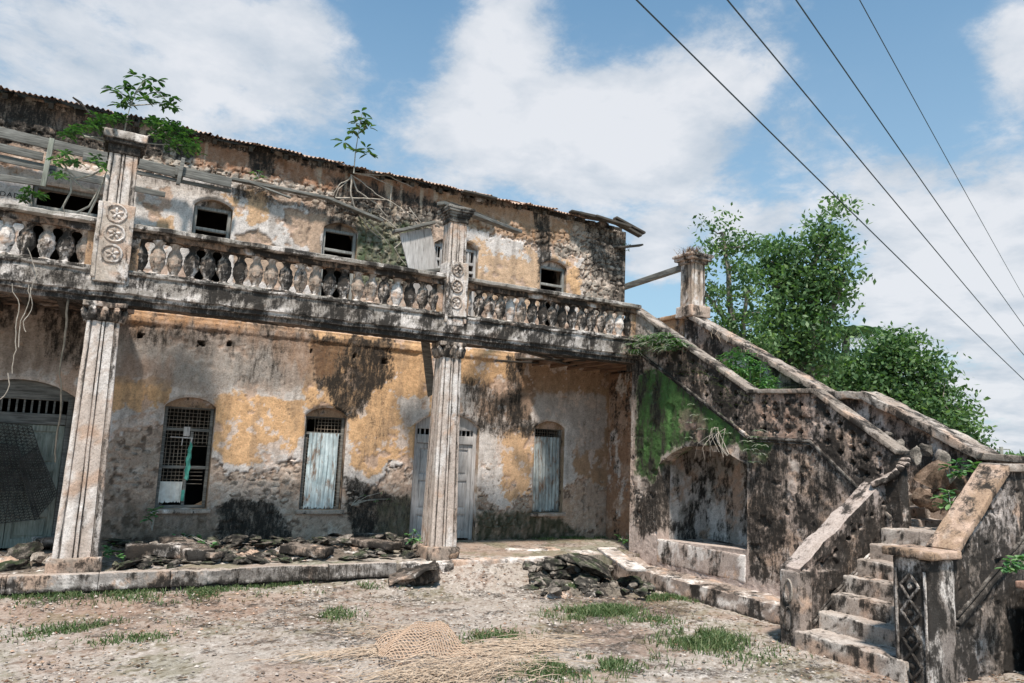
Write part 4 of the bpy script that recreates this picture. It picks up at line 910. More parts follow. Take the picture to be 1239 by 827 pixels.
# ------------------------------------------------------------------ outdoor staircase
stair = root('outdoor_staircase', (9.9, -3.4, -.3), 'blackened masonry staircase with parapets coming down from the balcony end to the yard', 'staircase')
XS = 9.22
def YZ(px, X=XS): return [tuple(aX(a, b, X)[[1, 2]]) for a, b in px]
niche = YZ([(904, 666), (795, 653), (797, 562), (812, 549), (828, 541), (868, 538), (886, 552), (904, 563)])
side_poly = [(.02, -.5), (.02, 3.72), (.02, 3.94), (-3.05, 2.20), (-4.22, 2.16), (-5.45, 1.18), (-5.45, -.5)]
def stair_paint(P, Nn):
    y, z = P[:, 1], P[:, 2]; Q = P
    c = stain_paint(np.array((.44, .34, .29)), .50, .25, .36, 101, (1, 1, .5), np.array((.54, .45, .40)))(P, Nn)
    f = fbm(P, 8, 4, 131, .65); g = fbm(P, 26, 3, 133)
    def st(px, op, amp, soft, col, k, stv=(1, 1.6, .5), thr=0):
        nonlocal c
        s = sdpoly(y, z, YZ(px)); nn = fbm(Q, 2.6, 5, 140+k, .64, stv); m = ss(-soft, soft, s+amp*nn+.06*g)*np.clip(.8+.8*f+thr, .15, 1)*op; c = lerp(c, col, m)
    st([(755, 640), (900, 655), (905, 700), (960, 720), (960, 760), (755, 690)], .85, .15, .08, np.array((.50, .40, .36)), 1, thr=.4)
    st([(905, 525), (950, 530), (960, 640), (905, 680)], .85, .3, .08, BLACK, 2, (1, 2, .35)); st([(950, 470), (1100, 560), (1040, 620), (985, 530)], .7, .3, .1, BLACK, 3); st([(985, 560), (1010, 560), (1010, 640), (985, 640)], .7, .35, .1, BLACK, 9)
    st([(775, 560), (800, 560), (797, 640), (770, 650)], .9, .2, .06, BLACK, 4, (1, 2, .35)); st([(763, 430), (778, 430), (775, 480), (765, 480)], .7, .2, .06, BLACK, 5)
    st([(772, 452), (800, 448), (915, 520), (930, 545), (890, 545), (835, 535), (800, 555), (792, 585), (770, 570)], 1.0, .20, .05, np.array((.050, .100, .032)), 6, (1, 1, .8), .5); gg = fbm(P, 4, 6, 199, .70, (1, 1.6, .5)); green = ss(.02, .05, c[:, 1]-c[:, 0]); c[:, :3] *= (1+green*(1.3*gg))[:, None]; c[:, 3] = c[:, 3]*(1-green)+np.clip(.40-.9*gg, 0, .75)*green
    st([(825, 500), (850, 500), (850, 530), (822, 525)], .9, .22, .05, np.array((.32, .22, .19)), 7, (1, 1, 1)); st([(800, 465), (880, 510), (880, 530), (800, 500)], .5, .3, .1, MOSS*1.5, 8, (1, 1, 1), -.1); st([(905, 525), (935, 530), (930, 560), (905, 560)], .8, .2, .06, MOSS, 10)
    st([(800, 648), (905, 660), (905, 667), (800, 655)], .6, .05, .03, np.array((.55, .47, .42)), 11)
    return c
mb = MB(); panel(mb, side_poly, [niche], (XS, 0, 0), (0, 1, 0), (0, 0, 1), (-1, 0, 0), .018,
                 disp=lambda u, v, P: .020*fbm(P, 3, 4, 41)+.014*fbm(P, 12, 4, 42)+.006*fbm(P, 34, 3, 43)-.03*ss(.25, .35, fbm(P, 4.5, 4, 44)), th=.28, rim_cell=.05, back=False)
obj('side_wall', mb, 'masonry', stair, stair_paint, 50)
# pale corner strip, ledge under the niche and the slightly proud part behind it
mb = MB(); yz = YZ([(795, 653), (904, 666)]); sbox(mb, XS-.012, XS+.12, yz[1][0]+.03, yz[0][0], -.1, .33, .035, .03); mb.disp(.014, 5, 9, 4); obj('niche_ledge', mb, 'masonry', stair, stain_paint(np.array((.44, .355, .315)), .28, .2, .4, 103), 50)
# the room behind the niche
ny0, ny1 = -3.0, -.80; mb = MB()
panel(mb, [(XS+.28, -.1), (10.5, -.1), (10.5, 2.6), (XS+.28, 2.6)], [], (0, ny1+.02, 0), (1, 0, 0), (0, 0, 1), (0, -1, 0), .04, lambda u, v, P: .03*fbm(P, 4, 4, 51), .1, .1, False)
panel(mb, [(ny0-.3, -.1), (ny1+.1, -.1), (ny1+.1, 2.6), (ny0-.3, 2.6)], [], (10.46, 0, 0), (0, 1, 0), (0, 0, 1), (-1, 0, 0), .04, lambda u, v, P: .02*fbm(P, 4, 4, 52), .05, .1, False)
panel(mb, [(XS+.28, -.1), (10.5, -.1), (10.5, 2.6), (XS+.28, 2.6)], [], (0, ny0-.06, 0), (1, 0, 0), (0, 0, 1), (0, 1, 0), .06, None, .1, .1, False)
sbox(mb, XS+.1, 10.5, ny0-.1, ny1+.1, -.2, .30, .06, .01); obj('niche_lining', mb, 'masonry', stair, stain_paint(np.array((.40, .355, .32)), .46, .3, .35, 104), 50)
mb = MB(); obox(mb, (9.96, -3.0, 1.93), (9.96, -.80, 2.10), 1.1, .16, .06, .02); mb.disp(.03, 3, 4, 4); obj('niche_soffit', mb, 'masonry', stair, stain_paint(np.array((.34, .27, .23)), .5, .3, .25, 105), 50)
# end wall under the balcony (recess return), far side wall, wall under lower flight
mb = MB(); panel(mb, [(-.02, -.4), (1.98, -.4), (1.98, 3.6), (-.02, 3.6)], [], (10.10, 0, 0), (0, 1, 0), (0, 0, 1), (-1, 0, 0), .03, lambda u, v, P: .025*ss(.02, .15, voro(u, v*1.3, .16, 9)[1])+.015*fbm(P, 5, 4, 61), .4, .1, False)
def rec_paint(P, Nn):
    c = stain_paint(np.array((.37, .225, .15)), .12, .35, .12, 106)(P, Nn); k = voro(P[:, 1], P[:, 2]*1.3, .16, 9)[1]; return lerp(c, BARE*.35, ss(.06, 0, k)*.6)
obj('recess_wall', mb, 'masonry', stair, rec_paint, 50)
mb = MB(); sbox(mb, XS+.29, 10.6, -.1, .1, -.4, 3.45, .1, .02); sbox(mb, 10.5, 10.72, -7.0, -.1, -.5, 1.0, .2, .02)
panel(mb, [(.02, .8), (.02, 3.7), (-3.2, 2.1), (-4.2, 2.0), (-5.8, 1.0), (-5.8, .8)], [], (10.72, 0, 0), (0, 1, 0), (0, 0, 1), (1, 0, 0), .1, None, .22, .1, True)
obj('far_side_wall', mb, 'masonry', stair, stain_paint(PINK*.8, .4, .3, .3, 107))
# parapets: masonry walls with sunk crosses painted black as shaded holes, moulded foot and stone cap
par_paint = stain_paint(np.array((.32, .24, .20)), .78, .25, .34, 111, (1, 1, .6), np.array((.46, .37, .33)), moss=.12)
def crosses(x, z, pts, r=.045):
    m = np.zeros(len(x))
    for a, b in pts:
        dx, dz = np.abs(x-a), np.abs(z-b); d = np.minimum(np.maximum(dx, dz*2.4), np.maximum(dx*2.4, dz)); m = np.maximum(m, ss(r*1.15, r*.75, d))
    return m
def lineup(p0, p1, n, rows, dz0):
    out = []
    for i in range(n):
        t = (i+.5)/n; y = p0[0]+(p1[0]-p0[0])*t; z = p0[1]+(p1[1]-p0[1])*t
        for r in range(rows): out.append((y, z-dz0-.20*r-(.0 if True else .0)))
    return out
near_poly = [(.02, 3.93), (.02, 4.68), (-3.02, 2.88), (-4.28, 2.82), (-5.52, 1.97), (-5.60, 1.1), (-5.45, 1.14), (-4.22, 2.15), (-3.05, 2.18)]
PTS = lineup((-.5, 4.38), (-2.9, 2.96), 7, 3, .17)+lineup((-3.2, 2.87), (-4.15, 2.83), 4, 3, .17)+lineup((-4.4, 2.76), (-5.4, 2.05), 5, 3, .17)
mb = MB(); panel(mb, near_poly, [], (XS+.005, 0, 0), (0, 1, 0), (0, 0, 1), (-1, 0, 0), .016,
                 disp=lambda u, v, P: .012*fbm(P, 6, 4, 45)+.012*fbm(P, 22, 3, 46)-.075*crosses(u, v, PTS)-.03*ss(.3, .42, fbm(P, 7, 4, 48)), th=.20, rim_cell=.05, back=True)
def near_paint(P, Nn):
    c = par_paint(P, Nn); m = crosses(P[:, 1], P[:, 2], PTS); c = lerp(c, BLACK, m*.92*(P[:, 0] < XS+.1))
    warm = ss(-3.0, -3.3, P[:, 1])*ss(-4.5, -4.0, P[:, 1])*ss(.1, .3, fbm(P, 9, 4, 3)+.25); c = lerp(c, np.array((.38, .24, .18)), warm*.6)
    y = P[:, 1]; c = lerp(c, np.array((.44, .38, .34)), ss(-.75, -.45, y+.2*fbm(P, 5, 3, 4))*.7); return c
obj('parapet', mb, 'masonry', stair, near_paint, 50)
cap_paint = stain_paint(np.array((.29, .24, .205)), .46, .25, .25, 112, (1, 1, 1), np.array((.42, .36, .32)))
cap_rough = stain_paint(np.array((.34, .275, .235)), .46, .3, .3, 113, (1, 1, 1), np.array((.46, .40, .36)))
def cap(pts, w, h, X=None, pname='cap_stone', paint=cap_paint, dsp=.008, seed=0, cell=.05, lapse=True):
    for i in range(len(pts)-1):
        mb = MB(); obox(mb, pts[i], pts[i+1], w, h, cell, .012); mb.disp(dsp, 6, seed+i, 4); obj(pname, mb, 'masonry', stair, paint, 50)
xc = XS+.10
cap([(xc, .06, 4.74), (xc, -3.04, 2.92)], .27, .065, seed=1); cap([(xc+.002, -3.0, 2.915), (xc+.002, -4.30, 2.86)], .275, .07, seed=2); cap([(xc, -4.27, 2.865), (xc, -5.58, 2.0)], .27, .065, seed=3)
for (a, b) in (((.04, 3.95), (-3.06, 2.17)), ((-3.05, 2.16), (-4.22, 2.13)), ((-4.21, 2.13), (-5.45, 1.15))):
    for dz, r_, o_ in ((0, .024, -.004), (-.045, .014, -.002)): mb = MB(); obox(mb, (XS+o_, a[0], a[1]+dz), (XS+o_, b[0], b[1]+dz), r_*2.6, r_*1.5, .035, .01); mb.disp(.010, 6, 4, 4); obj('string_moulding', mb, 'masonry', stair, stain_paint(np.array((.20, .18, .165)), .8, .1, .1, 114), 60)
far_poly = [(-.05, 3.5), (-.05, 4.70), (-3.45, 2.88), (-4.22, 2.84), (-5.92, 1.95), (-7.0, 1.90), (-7.0, .9), (-5.7, .95), (-4.3, 1.8), (-3.2, 1.9)]
mb = MB(); panel(mb, far_poly, [], (10.50, 0, 0), (0, 1, 0), (0, 0, 1), (-1, 0, 0), .03, disp=lambda u, v, P: .02*fbm(P, 4, 4, 47)+.008*fbm(P, 20, 3, 46), th=.22, rim_cell=.06, back=True)
obj('parapet', mb, 'masonry', stair, stain_paint(np.array((.36, .28, .24)), .62, .3, .3, 115, (1, 1, .6)), 50)
cap([(10.61, -.1, 4.75), (10.61, -3.5, 2.93)], .40, .10, paint=cap_rough, dsp=.02, seed=5); cap([(10.612, -3.47, 2.92), (10.612, -4.26, 2.88)], .42, .12, paint=cap_rough, dsp=.03, seed=6); cap([(10.61, -4.2, 2.9), (10.61, -5.95, 2.0)], .52, .12, paint=cap_rough, dsp=.028, seed=7); cap([(10.612, -5.9, 2.0), (10.612, -7.02, 1.94)], .34, .09, seed=8)
# gate post at the head of the stairs
gp = root('gate_post', (10.62, -.16, 4.72), 'free standing fluted stone post with a moulded square cap at the head of the stairs', 'post')
mb = MB(); sbox(mb, 10.37, 10.87, -.41, .09, 4.66, 4.90, .04, .02); mb.disp(.02, 5, 3); obj('post_base', mb, 'masonry', gp, stain_paint(np.array((.45, .35, .29)), .3, .4, .2, 121), 50)
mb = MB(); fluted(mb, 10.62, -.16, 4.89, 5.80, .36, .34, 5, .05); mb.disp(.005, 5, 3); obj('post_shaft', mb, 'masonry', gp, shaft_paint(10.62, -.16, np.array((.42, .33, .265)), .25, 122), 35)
mb = MB(); sbox(mb, 10.40, 10.84, -.38, .06, 5.79, 5.86, .04, .015); sbox(mb, 10.34, 10.90, -.44, .12, 5.855, 5.93, .04, .02); sbox(mb, 10.31, 10.93, -.47, .15, 5.925, 5.99, .04, .02); mb.disp(.008, 6, 3); obj('post_cap', mb, 'masonry', gp, stain_paint(np.array((.30, .25, .215)), .6, .25, .2, 123), 50)
# treads
step_paint = stain_paint(np.array((.36, .295, .255)), .32, .3, .35, 131, (1, 1, 1), np.array((.52, .46, .42)))
def tread_paint(P, Nn):
    c = step_paint(P, Nn); up = ss(.3, .8, Nn[:, 2]); c = lerp(c, np.array((.46, .39, .35)), up*.5*ss(-.5, .1, fbm(P, 6, 3, 4))); cr = np.abs(fbm(P, 2.6, 5, 19, .6)); c = lerp(c, BLACK*2, ss(.022, .006, cr)*.9); return lerp(c, BLACK*2, ss(.15, .4, fbm(P, 3, 5, 9, .65))*.75*(1-up*.6))  # treads painted lighter than risers, as high sun lights them; dark cracks
def step(x0, x1, y0, y1, z0, z1, seed):
    mb = MB(); sbox(mb, x0, x1, y0, y1, z0, z1, .045, .022); mb.disp(.020, 4, seed, 4); mb.disp(.010, 14, seed+3, 3); obj('step', mb, 'masonry', stair, tread_paint, 50)
rise, z = .193, -.32; xt = 7.62
nst = 7; ys0, ys1 = -6.75, -5.40
for k in range(nst):
    zt = z+rise*(k+1); x0 = xt+.245*k; step(x0-(.16 if k == 0 else 0), x0+.30 if k < nst-1 else x0+.5, ys0+(-.02), ys1+(.02), zt-.30, zt, 200+k)
mb = MB(); sbox(mb, 9.15, 10.5, -6.76, -5.3, -.5, .72, .3, .01); obj('stair_core', mb, 'masonry', stair, step_paint)
step(9.2, 10.5, -6.80, -5.36, .70, 1.03, 220)
for k in range(5): step(9.42, 10.5, -5.42+.235*k, -5.42+.235*k+.34, .96+.155*k-.05, .96+.155*(k+1), 230+k)
step(9.42, 10.5, -4.40, -3.0, 1.70, 1.95, 240)
for k in range(10): step(9.42, 10.5, -3.1+.30*k, -3.1+.30*k+.45, 1.95+.178*k-.1, 1.95+.178*(k+1), 250+k)
# parapets of the lowest flight
L_in = -5.38
def XZ(px, Y): return [tuple(aY(a, b, Y)[[0, 2]]) for a, b in px]
lp = XZ([(966, 782), (966, 692), (980, 678), (996, 657), (1010, 646), (1028, 625), (1042, 612), (1058, 595), (1070, 582), (1086, 567)], L_in)
lp = [(7.56, -.45), (7.56, .56)]+lp[2:]+[(9.45, 1.72), (9.45, -.45)]
LPT = lineup((7.9, .75), (9.3, 1.62), 6, 1, .22)
mb = MB(); panel(mb, lp[::-1], [], (0, L_in, 0), (1, 0, 0), (0, 0, 1), (0, -1, 0), .016,
                 disp=lambda u, v, P: .016*fbm(P, 5, 4, 49)+.012*fbm(P, 18, 3, 50)-.08*crosses(u, v, LPT, .035)-.035*ss(.22, .35, fbm(P, 5, 4, 53)), th=.28, rim_cell=.035, back=True)
mb.disp(.012, 9, 4, 3)
low_paint = stain_paint(np.array((.35, .27, .235)), .70, .25, .45, 116, (1, 1, .5), np.array((.48, .40, .37)))
def lowp(P, Nn):
    c = low_paint(P, Nn); c = lerp(c, BLACK, crosses(P[:, 0], P[:, 2], LPT, .035)*.9*(P[:, 1] < L_in+.05)); top = ss(.3, .7, Nn[:, 2]); c = lerp(c, np.array((.46, .38, .34)), top*.8*ss(-.5, .0, fbm(P, 7, 3, 8)))  # sunk crosses blackened as shaded holes, paler top face
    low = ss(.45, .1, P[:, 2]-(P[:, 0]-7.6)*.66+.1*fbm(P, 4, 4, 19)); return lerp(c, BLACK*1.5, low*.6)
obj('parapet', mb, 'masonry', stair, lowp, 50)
mb = MB()
for dz, r_ in ((0, .022), (.05, .014)): obox(mb, (7.76, L_in, -.08+dz), (9.42, L_in, 1.02+dz), r_*2.6, r_*1.6, .035, .01)
mb.disp(.010, 6, 4, 4); obj('string_moulding', mb, 'masonry', stair, stain_paint(np.array((.20, .175, .16)), .75, .1, .1, 117), 60)
# curl where the near parapet turns into the lowest flight
th = np.linspace(0, 1, 9); P0 = densify([(xc, -5.42, 2.06), (9.35, -5.58, 1.97), (9.40, -5.64, 1.90), (9.42, -5.62, 1.82), (9.38, -5.54, 1.76), (9.26, -5.46, 1.66), (9.1, -5.40, 1.55)], .05, False)
mb = MB(); tube(mb, P0, .115, 12); mb.disp(.01, 7, 4, 4)
mb = MB(); sbox(mb, 9.23, 9.41, -5.60, -5.30, .9, 1.84, .03, .05)
for i_ in range(11):
    def bz_(t): return (1-t)**2*np.array((xc, -5.30, 2.16))+2*t*(1-t)*np.array((9.42, -5.78, 1.84))+t*t*np.array((9.12, -5.30, 1.58))
    a_, b_ = bz_(i_/11), bz_((i_+1.4)/11); obox(mb, a_, b_, .25, .075, .03, .025)
mb.disp(.022, 5, 5, 4); mb.disp(.012, 18, 6, 3); obj('parapet_turn', mb, 'masonry', stair, lambda P, Nn: lerp(stain_paint(np.array((.36, .28, .245)), .72, .25, .3, 146)(P, Nn), np.array((.46, .38, .34)), ss(.3, .7, Nn[:, 2])*.8), 50)
# newels
mb = MB(); sbox(mb, 7.50, 7.74, L_in-.045, L_in+.24, -.42, .53, .035, .02); mb.disp(.016, 6, 14, 4); nw = obj('newel', mb, 'masonry', stair, stain_paint(np.array((.33, .27, .24)), .6, .2, .3, 118), 50)
for zc in (.30, -.02):
    mb = MB(); t_ = np.linspace(0, 2*math.pi, 17); tube(mb, np.column_stack([np.full(17, 7.495), L_in+.10+.055*np.cos(t_), zc+.13*np.sin(t_)]), .014, 5, False); obj('carved_oval', mb, 'masonry', nw, stain_paint(np.array((.36, .31, .27)), .4, .2, .3, 119), 60)
RY = -7.02
mb = MB(); sbox(mb, 7.52, 7.95, RY, RY+.40, -.42, .90, .035, .02); mb.disp(.012, 6, 24, 4); nw = obj('newel', mb, 'masonry', stair, stain_paint(np.array((.27, .23, .21)), .70, .15, .3, 124), 50)
for zc in (.62, .36, .10, -.16):
    mb = MB()
    d = np.array([(7.50, RY+.20, zc+.128), (7.50, RY+.30, zc), (7.50, RY+.20, zc-.128), (7.50, RY+.10, zc), (7.50, RY+.20, zc+.128)]); [tube(mb, [d[i_], d[i_+1]], .015, 7) for i_ in range(4)]; tube(mb, [(7.53, RY+.20, zc), (7.49, RY+.20, zc)], [.045, .02], 8); mb.disp(.010, 8, 4); obj('carved_lozenge', mb, 'masonry', nw, stain_paint(np.array((.24, .205, .185)), .72, .2, .2, 125), 60)
for yy in (RY+.045, RY+.355): mb = MB(); tube(mb, densify([(7.512, yy, -.3), (7.512, yy, .78)], .08, False), .016, 6); mb.disp(.004, 9, 4); obj('edge_moulding', mb, 'masonry', nw, stain_paint(np.array((.28, .24, .22)), .6, .2, .3, 125), 60)
rp = [(7.94, -.5), (7.94, .93), (9.0, 1.82), (10.74, 1.87), (10.74, -.5)]
RPT = []
mb = MB(); panel(mb, rp[::-1], [], (0, RY+.012, 0), (1, 0, 0), (0, 0, 1), (0, -1, 0), .016, disp=lambda u, v, P: .014*fbm(P, 5, 4, 59)+.010*fbm(P, 18, 3, 60)-.03*ss(.28, .4, fbm(P, 5, 4, 63)), th=.26, rim_cell=.05, back=True)
rpaint0 = stain_paint(np.array((.26, .215, .19)), .84, .15, .36, 126, (1, 1, .4), np.array((.42, .37, .35)))
obj('parapet', mb, 'masonry', stair, rpaint0, 50)
for dz, r_ in ((0, .03), (.065, .018), (-.05, .016)): mb = MB(); obox(mb, (7.95, RY+.004, .26+dz), (10.6, RY+.004, 1.06*3.0/1.73*.9+.16+dz), r_*2.4, r_*1.6, .035, .01); mb.disp(.010, 6, 4, 4); obj('string_moulding', mb, 'masonry', stair, stain_paint(np.array((.20, .18, .165)), .8, .1, .1, 127), 60)
tan_paint = stain_paint(np.array((.36, .245, .17)), .26, .45, .2, 128, (1, 1, 1), np.array((.52, .43, .37)))
mb = MB(); sbox(mb, 7.45, 7.98, RY-.07, RY+.48, .905, .99, .04, .02); mb.disp(.008, 6, 34, 4); obj('newel_cap', mb, 'masonry', stair, tan_paint, 50)
cap([(7.95, RY+.13, .97), (9.02, RY+.13, 1.86)], .33, .08, paint=tan_paint, seed=31); cap([(9.0, RY+.132, 1.855), (10.75, RY+.132, 1.89)], .34, .085, seed=32, paint=cap_paint)
mb = MB(); sbox(mb, 7.58, 7.90, RY-.012, RY+.3, 1.0, 1.001, .3, .0)
# low wall abutting at the far right
lw = root('low_wall', (9.3, -7.6, -.4), 'low dark brick topped wall at the right edge in front of the right hand parapet', 'wall')
mb = MB(); sbox(mb, 8.85, 10.6, -7.75, -7.20, -.5, .60, .05, .02); mb.disp(.02, 5, 3, 4); obj('wall_body', mb, 'masonry', lw, stain_paint(np.array((.24, .18, .15)), .72, .3, .1, 129), 50)
mb = MB(); sbox(mb, 8.80, 10.65, -7.80, -7.15, .595, .67, .05, .02); mb.disp(.014, 6, 3, 4); obj('coping', mb, 'masonry', lw, stain_paint(np.array((.36, .22, .17)), .2, .4, .1, 130), 50)

# ------------------------------------------------------------------ ground
def gz(x, y):
    """yard level: lowest in front, climbing softly to the terrace where the kerb is gone"""
    P = np.stack([x, y, 0*x], 1)
    g = -.33+.035*fbm(P, .5, 3, 5)
    g = g+(.33-.03)*ss(-1.6, -.2, y)*ss(4.4, 5.6, x)*ss(8.6, 7.4, x+.0*y)
    g = g+.10*ss(-1.4, -.5, y)*ss(5.2, 4.2, x)
    g = g-.10*ss(8.0, 8.6, x)*ss(-4.6, -4.0, y)
    return g
def noisecol(P, gy=True):
    a = fbm(P, .7, 4, 3, .6); b = fbm(P, 3.0, 5, 4, .65, (1, 1.6, 1)); d = fbm(P, 16, 3, 6, .65); e = fbm(P, 38, 2, 8)
    c = np.tile(np.array((.37, .315, .275)), (len(P), 1)); c = lerp(c, np.array((.48, .425, .385)), ss(-.1, .3, b)*.8); c = lerp(c, np.array((.23, .155, .12)), ss(-.02, .35, a+.5*d)*.75)
    c = lerp(c, np.array((.14, .095, .07)), ss(.06, .30, d+.5*b-.1)*.8); c = lerp(c, np.array((.62, .56, .52)), ss(.25, .45, e+.4*b-.1)*.6)
    c = lerp(c, np.array((.30, .19, .14)), ss(.0, .35, fbm(P, 1.1, 4, 15)+.2*d-.1)*.45)
    c = lerp(c, np.array((.12, .13, .05)), ss(.16, .34, fbm(P, 1.3, 5, 19, .65)+.45*d)*.32)
    return np.concatenate([c, np.clip(.31+.6*b+.35*a, 0, .56)[:, None]], 1)
def axis(a, b, c, far):
    n = np.arange(a, b, c); l = a-np.geomspace(c, far, 34)[::-1]; r = b+np.geomspace(c, far, 34); return np.concatenate([l, n, r])
GXs = axis(-4.5, 12.0, .035, 900); GYs = axis(-11.0, 1.9, .035, 900)
Xg, Yg = np.meshgrid(GXs, GYs, indexing='ij'); xg, yg = Xg.ravel(), Yg.ravel(); Pg = np.stack([xg, yg, 0*xg], 1)
near = (xg > -5) & (xg < 12.5) & (yg > -11.5) & (yg < 2.2)
zg = gz(xg, yg)
rel = np.zeros(len(xg)); Pn = Pg[near]; rel[near] = .020*fbm(Pn, 2.6, 4, 7)+.014*fbm(Pn, 9, 4, 8, .6)+.010*np.maximum(fbm(Pn, 26, 3, 9), 0)
zg = zg+rel; zg[~near] = -.36
under = (yg > -.35) & (xg < 4.9) | ((yg > .6) & (xg < 8.6)) | (yg > 1.95) | ((xg > 9.2) & (yg > -5.3)); zg = np.where(under, np.minimum(zg, -.40), zg)
mb = MB(); mb.add(np.stack([xg, yg, zg], 1), grid_q(len(GXs), len(GYs)))
def ground_paint(P, Nn):
    c = np.tile(np.array((.36, .30, .25)), (len(P), 1)); k = (P[:, 0] > -5) & (P[:, 0] < 13) & (P[:, 1] > -12) & (P[:, 1] < 2.4); c = np.concatenate([c, np.full((len(P), 1), .12)], 1); c[k] = noisecol(P[k]*np.array([1, 1, 0])); f = ~k & ((np.abs(P[:, 0]) > 40) | (P[:, 1] > 30)); c[f, :3] = (.09, .12, .05); return c
o = obj('ground', mb, 'masonry', None, ground_paint, 180, origin=(0, 0, 0)); tag(o, kind='structure')
# terrace floor between kerb and wall
mb = MB(); tp = [(-4.2, -.36), (3.6, -.36), (4.5, -.42), (5.2, -.30), (6.0, -.2), (7.6, -.3), (8.75, -.3), (9.3, -.3), (10.2, .1), (10.2, 2.1), (-4.2, 2.1)]
panel(mb, tp, [], (0, 0, -.005), (1, 0, 0), (0, 1, 0), (0, 0, 1), .04, disp=lambda u, v, P: .020*fbm(P, 2.5, 4, 61)+.012*fbm(P, 12, 3, 62), th=.35, rim_cell=.08, back=False)
def terr_paint(P, Nn):
    c = noisecol(P*np.array([1, 1, 0])); c = lerp(c, np.array((.33, .24, .19)), ss(-.1, .3, fbm(P, 1.2, 4, 63)+.6*ss(1.0, 1.9, P[:, 1]))*.7); c = lerp(c, BLACK*2.5, ss(.0, .3, fbm(P, 3, 5, 64, .65))*.6*ss(5.3, 4.3, P[:, 0])); c = lerp(c, MOSS*1.3, ss(.1, .35, fbm(P, 2, 4, 65)+.25*ss(6, 8, P[:, 0]))*.3); return c
o = obj('terrace', mb, 'masonry', None, terr_paint, 50, origin=(0, 0, 0)); tag(o, kind='structure')
# kerb of rendered blocks, its skin partly fallen off
kerb = root('terrace_kerb', (2, -.4, -.2), 'long low terrace kerb with broken grey render running in front of the columns', 'kerb')
kx = [-4.2, -3.0, -1.9, -.75, -.70, .30, 1.15, 1.62, 2.02, 2.9, 3.3, 3.75, 4.35]
for k in range(len(kx)-1):
    a, b = kx[k], kx[k+1]; worn = k in (6, 7, 9)
    mb = MB(); sbox(mb, a+.002, b-.002, -.47+(.03 if worn else 0), -.34, -.19, .03-(.015 if worn else 0), .025, .012); sbox(mb, a+.002, b-.002, -.42, -.33, -.32, -.185, .05, .03); mb.disp(.030 if worn else .006, 5, 300+k, 4); mb.disp(.012, 1.4, 77, 2)
    if worn: mb.disp(.02, 16, 310+k, 3)
    fp = stain_paint(np.array((.13, .11, .09)) if worn else np.array((.33, .295, .275)), .55 if worn else .22, .3, .15 if worn else .3, 320, (.6, 1, 1))
    def kp(P, Nn, fp=stain_paint(np.array((.33, .295, .275)), .22, .3, .3, 320, (.6, 1, 1)), w=worn):
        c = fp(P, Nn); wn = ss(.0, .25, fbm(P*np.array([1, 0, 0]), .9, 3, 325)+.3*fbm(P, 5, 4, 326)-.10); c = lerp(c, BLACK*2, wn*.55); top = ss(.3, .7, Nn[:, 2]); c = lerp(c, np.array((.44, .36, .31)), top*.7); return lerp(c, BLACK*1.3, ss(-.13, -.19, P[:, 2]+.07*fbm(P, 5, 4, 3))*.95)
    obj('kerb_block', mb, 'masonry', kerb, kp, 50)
# plinth walk along the stair foot
mb = MB(); panel(mb, [(8.66, -4.75), (9.26, -4.75), (9.26, -.2), (8.58, -.2), (8.62, -1.5), (8.58, -3)], [], (0, 0, -.17), (1, 0, 0), (0, 1, 0), (0, 0, 1), .03, disp=lambda u, v, P: .02*fbm(P, 5, 4, 71)+.10*ss(-.6, -.2, v), th=.35, rim_cell=.03, back=False); mb.disp(.02, 4, 72, 4)
def pl_paint(P, Nn):
    c = stain_paint(np.array((.33, .265, .23)), .34, .3, .2, 132, (1, 1, 1))(P, Nn); cr = np.abs(fbm(P, 1.8, 4, 73)); c = lerp(c, BLACK*2, ss(.012, 0, cr)*.8); return lerp(c, BLACK*1.5, ss(-.34, -.42, P[:, 2]+.05*fbm(P, 4, 3, 5))*.8)
obj('foot_plinth', mb, 'masonry', stair, pl_paint, 50)
# old terrace edge line of cracked slabs continuing to the right
for k, (x0, x1, y0, y1) in enumerate(((4.45, 5.3, -.55, -.30), (5.35, 6.3, -.50, -.22), (6.35, 7.3, -.48, -.2), (6.9, 7.9, .35, .75), (7.95, 8.5, -.25, .3))):
    mb = MB(); sbox(mb, x0, x1, y0, y1, -.2, .005+.012*(k % 2), .04, .025); mb.disp(.02, 4, 340+k, 4); mb.disp(.008, 18, 341+k, 2)
    o = obj('paving_slab', mb, 'masonry', None, stain_paint(np.array((.34, .275, .24)), .30, .3, .4, 350+k, (1, 1, 1)), 50, origin=((x0+x1)/2, (y0+y1)/2, 0))
    tag(o, ['cracked paving slab at the broken end of the kerb beside the second column', 'cracked paving slab in line with the kerb, just right of the second column', 'worn paving slab in line with the kerb, farther right of the second column', 'worn sunken paving slab in front of the recess window', 'small worn paving slab between the rubble heap and the staircase corner'][k], 'paving slab', 'paving slabs of the old terrace edge')

